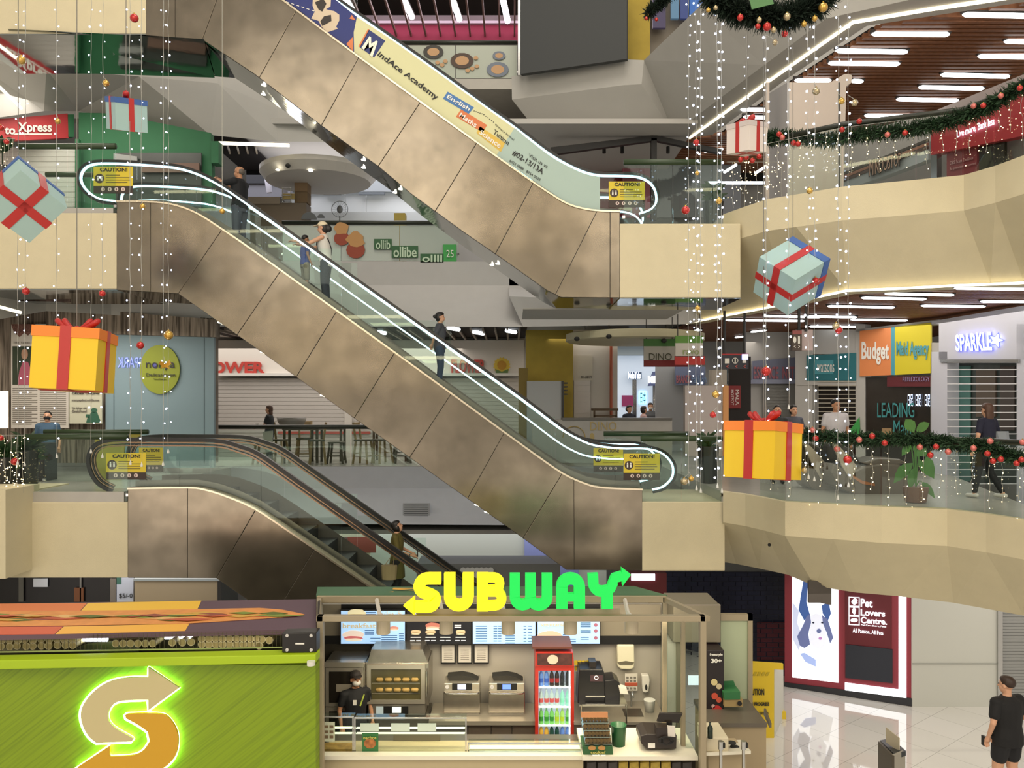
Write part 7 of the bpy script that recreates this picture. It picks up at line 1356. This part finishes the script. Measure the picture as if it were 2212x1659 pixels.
MB().poly(p, [(1920,1634),(1930,1643),(1930,1700),(1920,1690)], .01, .01).build('brass_panel', M('brass'), t); MB().poly(p, [(1905,1640),(1918,1654),(1918,1662),(1905,1648)], .01, .01).build('brass_line', M('brass'), t)
# ------------------------------------------------------------------ green block at the left with printed roof
GW = Pl(9.8)
def lime_tex(nt, b):
    tc = nt.nodes.new('ShaderNodeTexCoord'); mp = nt.nodes.new('ShaderNodeMapping'); mp.inputs['Rotation'].default_value = (0, math.radians(-55), 0); mp.inputs['Scale'].default_value = (1, 1, 26)
    mp.inputs['Rotation'].default_value = (0, math.radians(38), 0); mp.inputs['Scale'].default_value = (.5, 1, 34)
    n = nt.nodes.new('ShaderNodeTexNoise'); n.inputs['Scale'].default_value = 1.3; n.inputs['Detail'].default_value = 4; cr = nt.nodes.new('ShaderNodeValToRGB')
    cr.color_ramp.elements[0].position = .3; cr.color_ramp.elements[1].position = .55; cr.color_ramp.elements[0].color = (*lin('#688000'), 1); cr.color_ramp.elements[1].color = (*lin('#7a9300'), 1)
    m0 = nt.nodes.new('ShaderNodeMapping'); m0.inputs['Rotation'].default_value = (0, math.radians(38), 0); m1 = nt.nodes.new('ShaderNodeMapping'); m1.inputs['Scale'].default_value = (.5, 1, 34)
    nt.links.new(tc.outputs['Object'], m0.inputs[0]); nt.links.new(m0.outputs[0], m1.inputs[0]); nt.links.new(m1.outputs[0], n.inputs['Vector']); nt.links.new(n.outputs[0], cr.inputs[0]); nt.links.new(cr.outputs[0], b.inputs['Base Color'])
lime = M('lime_panel', '#9ab414', .5, tex=lime_tex); lime2 = M('lime_flat', '#9cb808', .5)
t = thing('kiosk_block', 'lime green kiosk block with textured front at the lower left', 'kiosk', K(340, 10.4, 0))
MB().slab(GW, -80, 1436, 682, 1800, 0, .2).build('front_panel', lime, t); MB().slab(Pl(10.05), -80, 1446, 655, 1800, 0, 1.1).build('core', M('core_dark', '#3d4420', .6), t); MB().poly(Pl(9.6), [(-80,1428),(682,1414),(682,1432),(-80,1448)], 0, .22).build('ledge', lime2, t, bevel=.01)
MB().cyl(P(672,1437,9.55), P(672,1428,9.55), .05, n=14).build('cup_fixture', M('fix_w', '#d0cfc4', .4), t)
# printed roof
zr = 2.86; rp_ = lambda x, y: H(x, y, zr)
t = thing('printed_roof', 'flat kiosk roof printed with a long sandwich on orange, yellow and plum bands', 'roof', H(340, 1340, zr))
def rpoly(pts, lift): return MB().ext([H(x, y, zr)+Vector((0,0,lift)) for x, y in pts], (0,0,-.004 if lift else -.06))
plum = M('roof_plum', '#5b4450', .5)
rpoly([(-80,1305),(683,1294),(683,1359),(-80,1374)], 0).build('roof_slab', plum, t)
rpoly([(-80,1305),(188,1303),(172,1321),(-80,1324)], .004).build('orange_band', M('rf_or', '#d6763a', .5), t); rpoly([(190,1303),(435,1298),(426,1317),(174,1321)], .004).build('yellow_band', M('rf_ye', '#e9bb3c', .5), t)
rpoly([(-80,1355),(136,1354),(118,1370),(-80,1372)], .004).build('orange_band', M('rf_re', '#cc5c3a', .5), t); rpoly([(138,1354),(409,1348),(400,1363),(120,1370)], .004).build('yellow_band', M('rf_ye2', '#eab044', .5), t)
bun = M('rf_bun', '#dc9450', .6, nz=.15, ns=6)
rpoly([(-80,1322),(300,1319),(480,1316),(560,1314),(610,1318),(640,1324),(658,1328),(640,1332),(560,1338),(400,1348),(100,1353),(-80,1355)], .008).build('bun_print', bun, t)
cols = ['#7a8a3a','#b5583a','#c9a24a','#5a6a2a','#d8b070','#8a4a3a']
for k in range(40):
    x = rnd.uniform(-60, 600); y = rnd.uniform(1330, 1343) if x < 420 else rnd.uniform(1326, 1334); w = rnd.uniform(25, 60); h = rnd.uniform(1.5, 3.5)
    rpoly([(x-w,y),(x,y-h),(x+w,y+rnd.uniform(-1,1)),(x,y+h)], .012+k*.0004).build('filling_print', M('fil%d' % (k % 6), cols[k % 6], .6), t)
# glass strip with cup stacks under the roof
t = thing('mesh_band', 'wire mesh band with steel fittings between the printed roof and the green ledge', 'mesh', P(340, 1412, 9.9))
p = Pl(9.85); mb = MB(); [mb.slab(p, x, 1374-x*.019, x+.6, 1409-x*.017, 0, .004) for x in range(-60, 610, 9)]; [mb.poly(p, [(-60,y+1),(610,y-12),(610,y-11.4),(-60,y+1.6)], 0, .004) for y in (1378,1384)]; mb.build('wire_mesh', M('mesh_br', '#4a4426', .5), t)
MB().slab(Pl(10.7), -80, 1345, 640, 1420, 0, .03).build('back_panel', M('mesh_back', '#6e6a48', .5, nz=.3, ns=2), t); MB().poly(p, [(-60,1408),(610,1397),(610,1400),(-60,1411)], .005, .01).build('bottom_rail', chrome, t)
for x0, x1, y in ((180,232,1381),(357,424,1376)): MB().tube([P(x0, y, 10.2), P(x1, y, 10.2)], .03, 8).build('tube_light', tube_mat, t)
MB().poly(Pl(10.3), [(163,1400),(190,1390),(240,1385),(300,1395),(300,1408),(163,1408)], 0, .1).build('steel_fitting', chrome, t)
cupm = MB().cyl((0,0,0), (0,.3,0), .045, n=14).mesh('cup_stack'); cupm.materials.append(M('cup_cream', '#b5a672', .6)); rimm = MB().tube([(.045*math.cos(a), -.002, .045*math.sin(a)) for a in [k*math.pi/7 for k in range(14)]], .005, 5, True).mesh('rim'); rimm.materials.append(M('cup_rim', '#d8cfa4', .5))
spots = [(x+rnd.uniform(-2,2), y-x*.012+rnd.uniform(-1,1)) for x in list(range(4,160,17)) for y in (1383,1396)]+[(x, 1390) for x in range(250,345,16)]+[(372,1388),(394,1388),(413,1387)]+[(x, y) for x in range(436,560,15) for y in (1380,1392)]+[(566,1381),(582,1383),(560,1395)]
for x, y in spots:
    c = P(x, y, 10.05); s_ = thing('cup_stack', 'round end of a stacked cream cup sleeve behind the wire mesh', 'cups', c, 'cup stacks behind the mesh'); inst(cupm, 'cup', s_, c); inst(rimm, 'rim', s_, c)
t = thing('loudspeaker', 'black flat loudspeaker box on the green ledge beside the kiosk post', 'loudspeaker', P(646, 1411, 9.7)); p = Pl(9.68); MB().poly(p, [(609,1368),(683,1366),(683,1410),(646,1412),(609,1410)], 0, .2).build('body', M('spk', '#15120f', .35), t, bevel=.01); MB().slab(p, 638, 1389, 657, 1392, .01, .01).build('badge', wht, t)
for x in (620, 672):
    for y in (1373, 1404): MB().cyl(p(x,y,.012), p(x,y,-.01), .02, n=10).build('corner_screw', chrome, t)
# halo-lit arrow letter
t = thing('wall_logo', 'large halo-lit letter S made of two arrows, cream above and gold below', 'sign', GW(280, 1700))
top = [(320,1463),(325,1441),(387,1486),(320,1535),(320,1512),(290,1512),(261,1514),(247,1519),(237,1530),(232,1543),(234,1558),(248,1573),(283,1592),(288,1596),(284,1602),(208,1605),(192,1593),(180,1573),(173,1548),(177,1525),(197,1497),(228,1474),(266,1464)]
top = [(320,1441)]+top[2:]+[(320,1463)]
low = [(270,1545),(276,1541),(351,1540),(367,1552),(382,1576),(386,1601),(380,1634),(359,1657),(330,1672),(300,1677),(237,1677),(237,1700),(166,1658),(237,1611),(237,1634),(289,1633),(311,1621),(323,1601),(319,1581),(299,1566),(272,1552)]
def soften(pts, it=2):
    for _ in range(it):
        out = []; n = len(pts); cor = []
        for i in range(n):
            a, b, c = (Vector(pts[(i+k) % n]) for k in (-1, 0, 1)); cor.append((b-a).length < 1e-6 or math.degrees((b-a).angle(c-b, 0)) > 38)
        for i in range(n):
            a, b = pts[i], pts[(i+1) % n]; out.append(a if cor[i] else (a[0]*.75+b[0]*.25, a[1]*.75+b[1]*.25))
            if not cor[(i+1) % n]: out.append((a[0]*.25+b[0]*.75, a[1]*.25+b[1]*.75))
        pts = out
    return pts
top = soften(top); low = soften(low)
halom = M('halo_green', '#ffffff', e='#a8ff80', es=13)
for nm_, pts, mt in (('upper_arrow', top, M('face_cream', '#bdb084', .5)), ('lower_arrow', low, M('face_gold', '#c4941a', .5))):
    MB().poly(GW, pts, .09, .03).build(nm_, mt, t); MB().tube([GW(x, y, .035) for x, y in pts], .022, 6, True).build('halo_light', halom, t)
# ------------------------------------------------------------------ caution signs on the escalators
def caution(x0, y0, x1, y1, Z, where, blue=False):
    p = Pl(Z); t = thing('caution_sign', 'yellow caution sign with safety symbols '+where, 'sign', P((x0+x1)/2, y1, Z)); w = x1-x0; h = y1-y0; X = lambda f: x0+w*f; Y = lambda f: y0+h*f
    yp = MB().slab(p, x0, y0, x1, Y(.72), 0, .006).build('yellow_panel', M('caution_yellow', '#cfb92c', .5), t); bp = MB().slab(p, x0, Y(.72), x1, y1, 0, .006).build('brown_panel', M('caution_brown', '#33261e', .5), t)
    text('CAUTION!', p, (X(.16), Y(.04), X(.86), Y(.18)), blk, yp, off=.004, th=.003, bold=.03); blob(MB(), p, X(.15), Y(.44), w*.12, w*.12, .004, .003, 20).build('round_symbol', M('sym_brown', '#3a2a20', .5), t)
    for a in (-.04, .05): blob(MB(), p, X(.15+a), Y(.37), w*.02, w*.02, .008, .003, 10).build('figure_head', wht, t); MB().slab(p, X(.13+a), Y(.41), X(.17+a), Y(.52), .008, .003).build('figure_body', wht, t)
    mb = MB(); [mb.slab(p, X(.31), Y(.30+k*.09), X(.31+[.36,.6,.62,.55][k]), Y(.33+k*.09), .004, .003) for k in range(4)]; mb.build('text_lines', M('line_br', '#6e6426', .5), yp)
    for k in range(4): blob(MB(), p, X(.24+k*.17), Y(.84), w*.05, w*.05, .004, .003, 14).build('safety_symbol', M('sym_pink', '#d8c4bc', .5), bp); MB().slab(p, X(.228+k*.17), Y(.80), X(.252+k*.17), Y(.88), .008, .003).build('symbol_mark', M('sym_dark', '#4a3430', .5), bp)
caution(202, 360, 287, 418, Z0+.09, 'at the head of the middle escalator'); caution(229, 979, 315, 1036, Z0+.09, 'on the near glass atop the lowest escalator'); caution(1315, 392, 1393, 448, Z0+.09, 'at the foot of the topmost escalator')
caution(1347, 980, 1425, 1037, Z0+.09, 'on the near glass below the middle escalator'); caution(1282, 968, 1346, 1020, Z1-.12, 'on the far glass below the middle escalator'); caution(300, 967, 352, 1019, Z1-.12, 'on the far glass atop the lowest escalator')
# ------------------------------------------------------------------ advert film on the topmost escalator
def on_slope(pts, mat, name, off=.0, parent=esc_u): return MB().poly(Pl(Z0+.07), pts, off, .004).build(name, mat, parent)
FP = Pl(Z0+.07)
base_up = [(-10,0)]
fu = smoothpath([(727,2),(900,124),(1050,233),(1110,276),(1183,333),(1227,359),(1265,376),(1296,382)], 3); fd = smoothpath([(1296,454),(1265,450),(1227,438),(1183,411),(1110,361),(946,245),(765,113),(700,60)], 3)
on_slope([(771,36)]+[q for q in fu if 775 < q[0] < 1112]+[(1112,276),(1072,336)]+[q for q in fd if 770 < q[0] < 1072]+[(765,112),(764,70)], M('film_cream', '#c9c99c', .4), 'cream_film')
on_slope([(1112,276)]+[q for q in fu if 1112 < q[0]]+[q for q in fd if q[0] > 1072]+[(1072,336)], M('film_teal', '#9fb5ac', .4), 'teal_film')
on_slope([(615,-1),(600,-40),(700,-40),(727,1),(771,36),(764,70),(765,112)], M('film_navy', '#1f2c6e', .4), 'navy_film')
skinp = M('print_skin', '#c9b8a0', .5)
on_slope([(676,-5),(700,-12),(715,-2),(714,14),(704,20),(722,24),(733,32),(733,44),(726,58),(730,62),(706,70),(695,58),(688,45),(672,40),(680,25),(675,12)], skinp, 'people_print', .004)
on_slope([(680,5),(698,-3),(705,8),(696,25),(688,20)], M('print_hair', '#2a2320', .5), 'hair_print', .008); on_slope([(700,35),(715,32),(716,45),(704,52),(696,56),(692,46)], M('print_hair'), 'hair_print', .008)
on_slope([(755,40),(768,44),(760,32)], M('print_orange', '#d07a4a', .5), 'flag_print', .004); on_slope([(748,95),(762,80),(763,112)], M('print_orange'), 'corner_print', .004)
navyp = M('print_navy', '#22306a', .5); on_slope([(797,64),(832,88),(808,124),(777,102)], navyp, 'logo_square', .004); on_slope([(795,62),(798,64),(778,102),(774,100)], M('print_orange'), 'logo_edge', .004)
tk = dict(parent=esc_u, name='lettering', th=.004)
text('M', FP, None, M('film_white', '#e8e6d4', .4), quad=((798,78),(816,90),(804,124),(781,103)), off=.008, bold=.03, **tk)
text('indAce Academy', FP, None, blk, quad=((822,110),(949,206),(941,220),(812,122)), off=.006, bold=.02, **tk)
on_slope([(967,198),(1024,232),(1012,246),(957,213)], M('tag_blue', '#3f70a8', .5), 'blue_tag', .004); on_slope([(996,236),(1052,270),(1043,286),(985,252)], M('tag_orange', '#c9703e', .5), 'orange_tag', .004); on_slope([(1037,273),(1091,309),(1082,328),(1029,287)], M('tag_yellow', '#cfae48', .5), 'yellow_tag', .004)
text('English', FP, None, wht, quad=((969,204),(1017,232),(1011,242),(963,213)), off=.008, bold=.02, **tk); text('Maths', FP, None, wht, quad=((996,243),(1032,266),(1027,276),(991,251)), off=.008, bold=.02, **tk); text('Science', FP, None, wht, quad=((1040,280),(1084,310),(1079,321),(1034,288)), off=.008, bold=.02, **tk)
text('Primary School', FP, None, blk, quad=((1071,267),(1111,300),(1109,305),(1069,272)), off=.006, **tk); text('Tuition', FP, None, blk, quad=((1069,279),(1101,305),(1097,314),(1065,288)), off=.006, bold=.01, **tk)
text('Visit us at', FP, None, blk, quad=((1144,330),(1184,357),(1182,364),(1141,338)), off=.006, **tk); text('#02-13/13A', FP, None, blk, quad=((1111,323),(1176,366),(1171,378),(1105,334)), off=.006, bold=.015, **tk); text('6022 0888   8764 0533', FP, None, blk, quad=((1102,344),(1168,386),(1166,391),(1100,349)), off=.006, **tk)
mb = MB(); [mb.slab(FP, 1023+k*4.2, 239+(k*1.5 if k < 5 else k*3.2-8), 1025.5+k*4.2, 240.4+(k*1.5 if k < 5 else k*3.2-8), .004, .004) for k in range(11)]; mb.build('dotted_line', blk, esc_u)
mb = MB(); [mb.poly(FP, [(618+k*11,3+k*3.6),(624+k*11,5+k*3.6),(624+k*11,6.6+k*3.6),(618+k*11,4.6+k*3.6)], .004, .004) for k in range(6)]; mb.build('dashed_line', wht, esc_u)
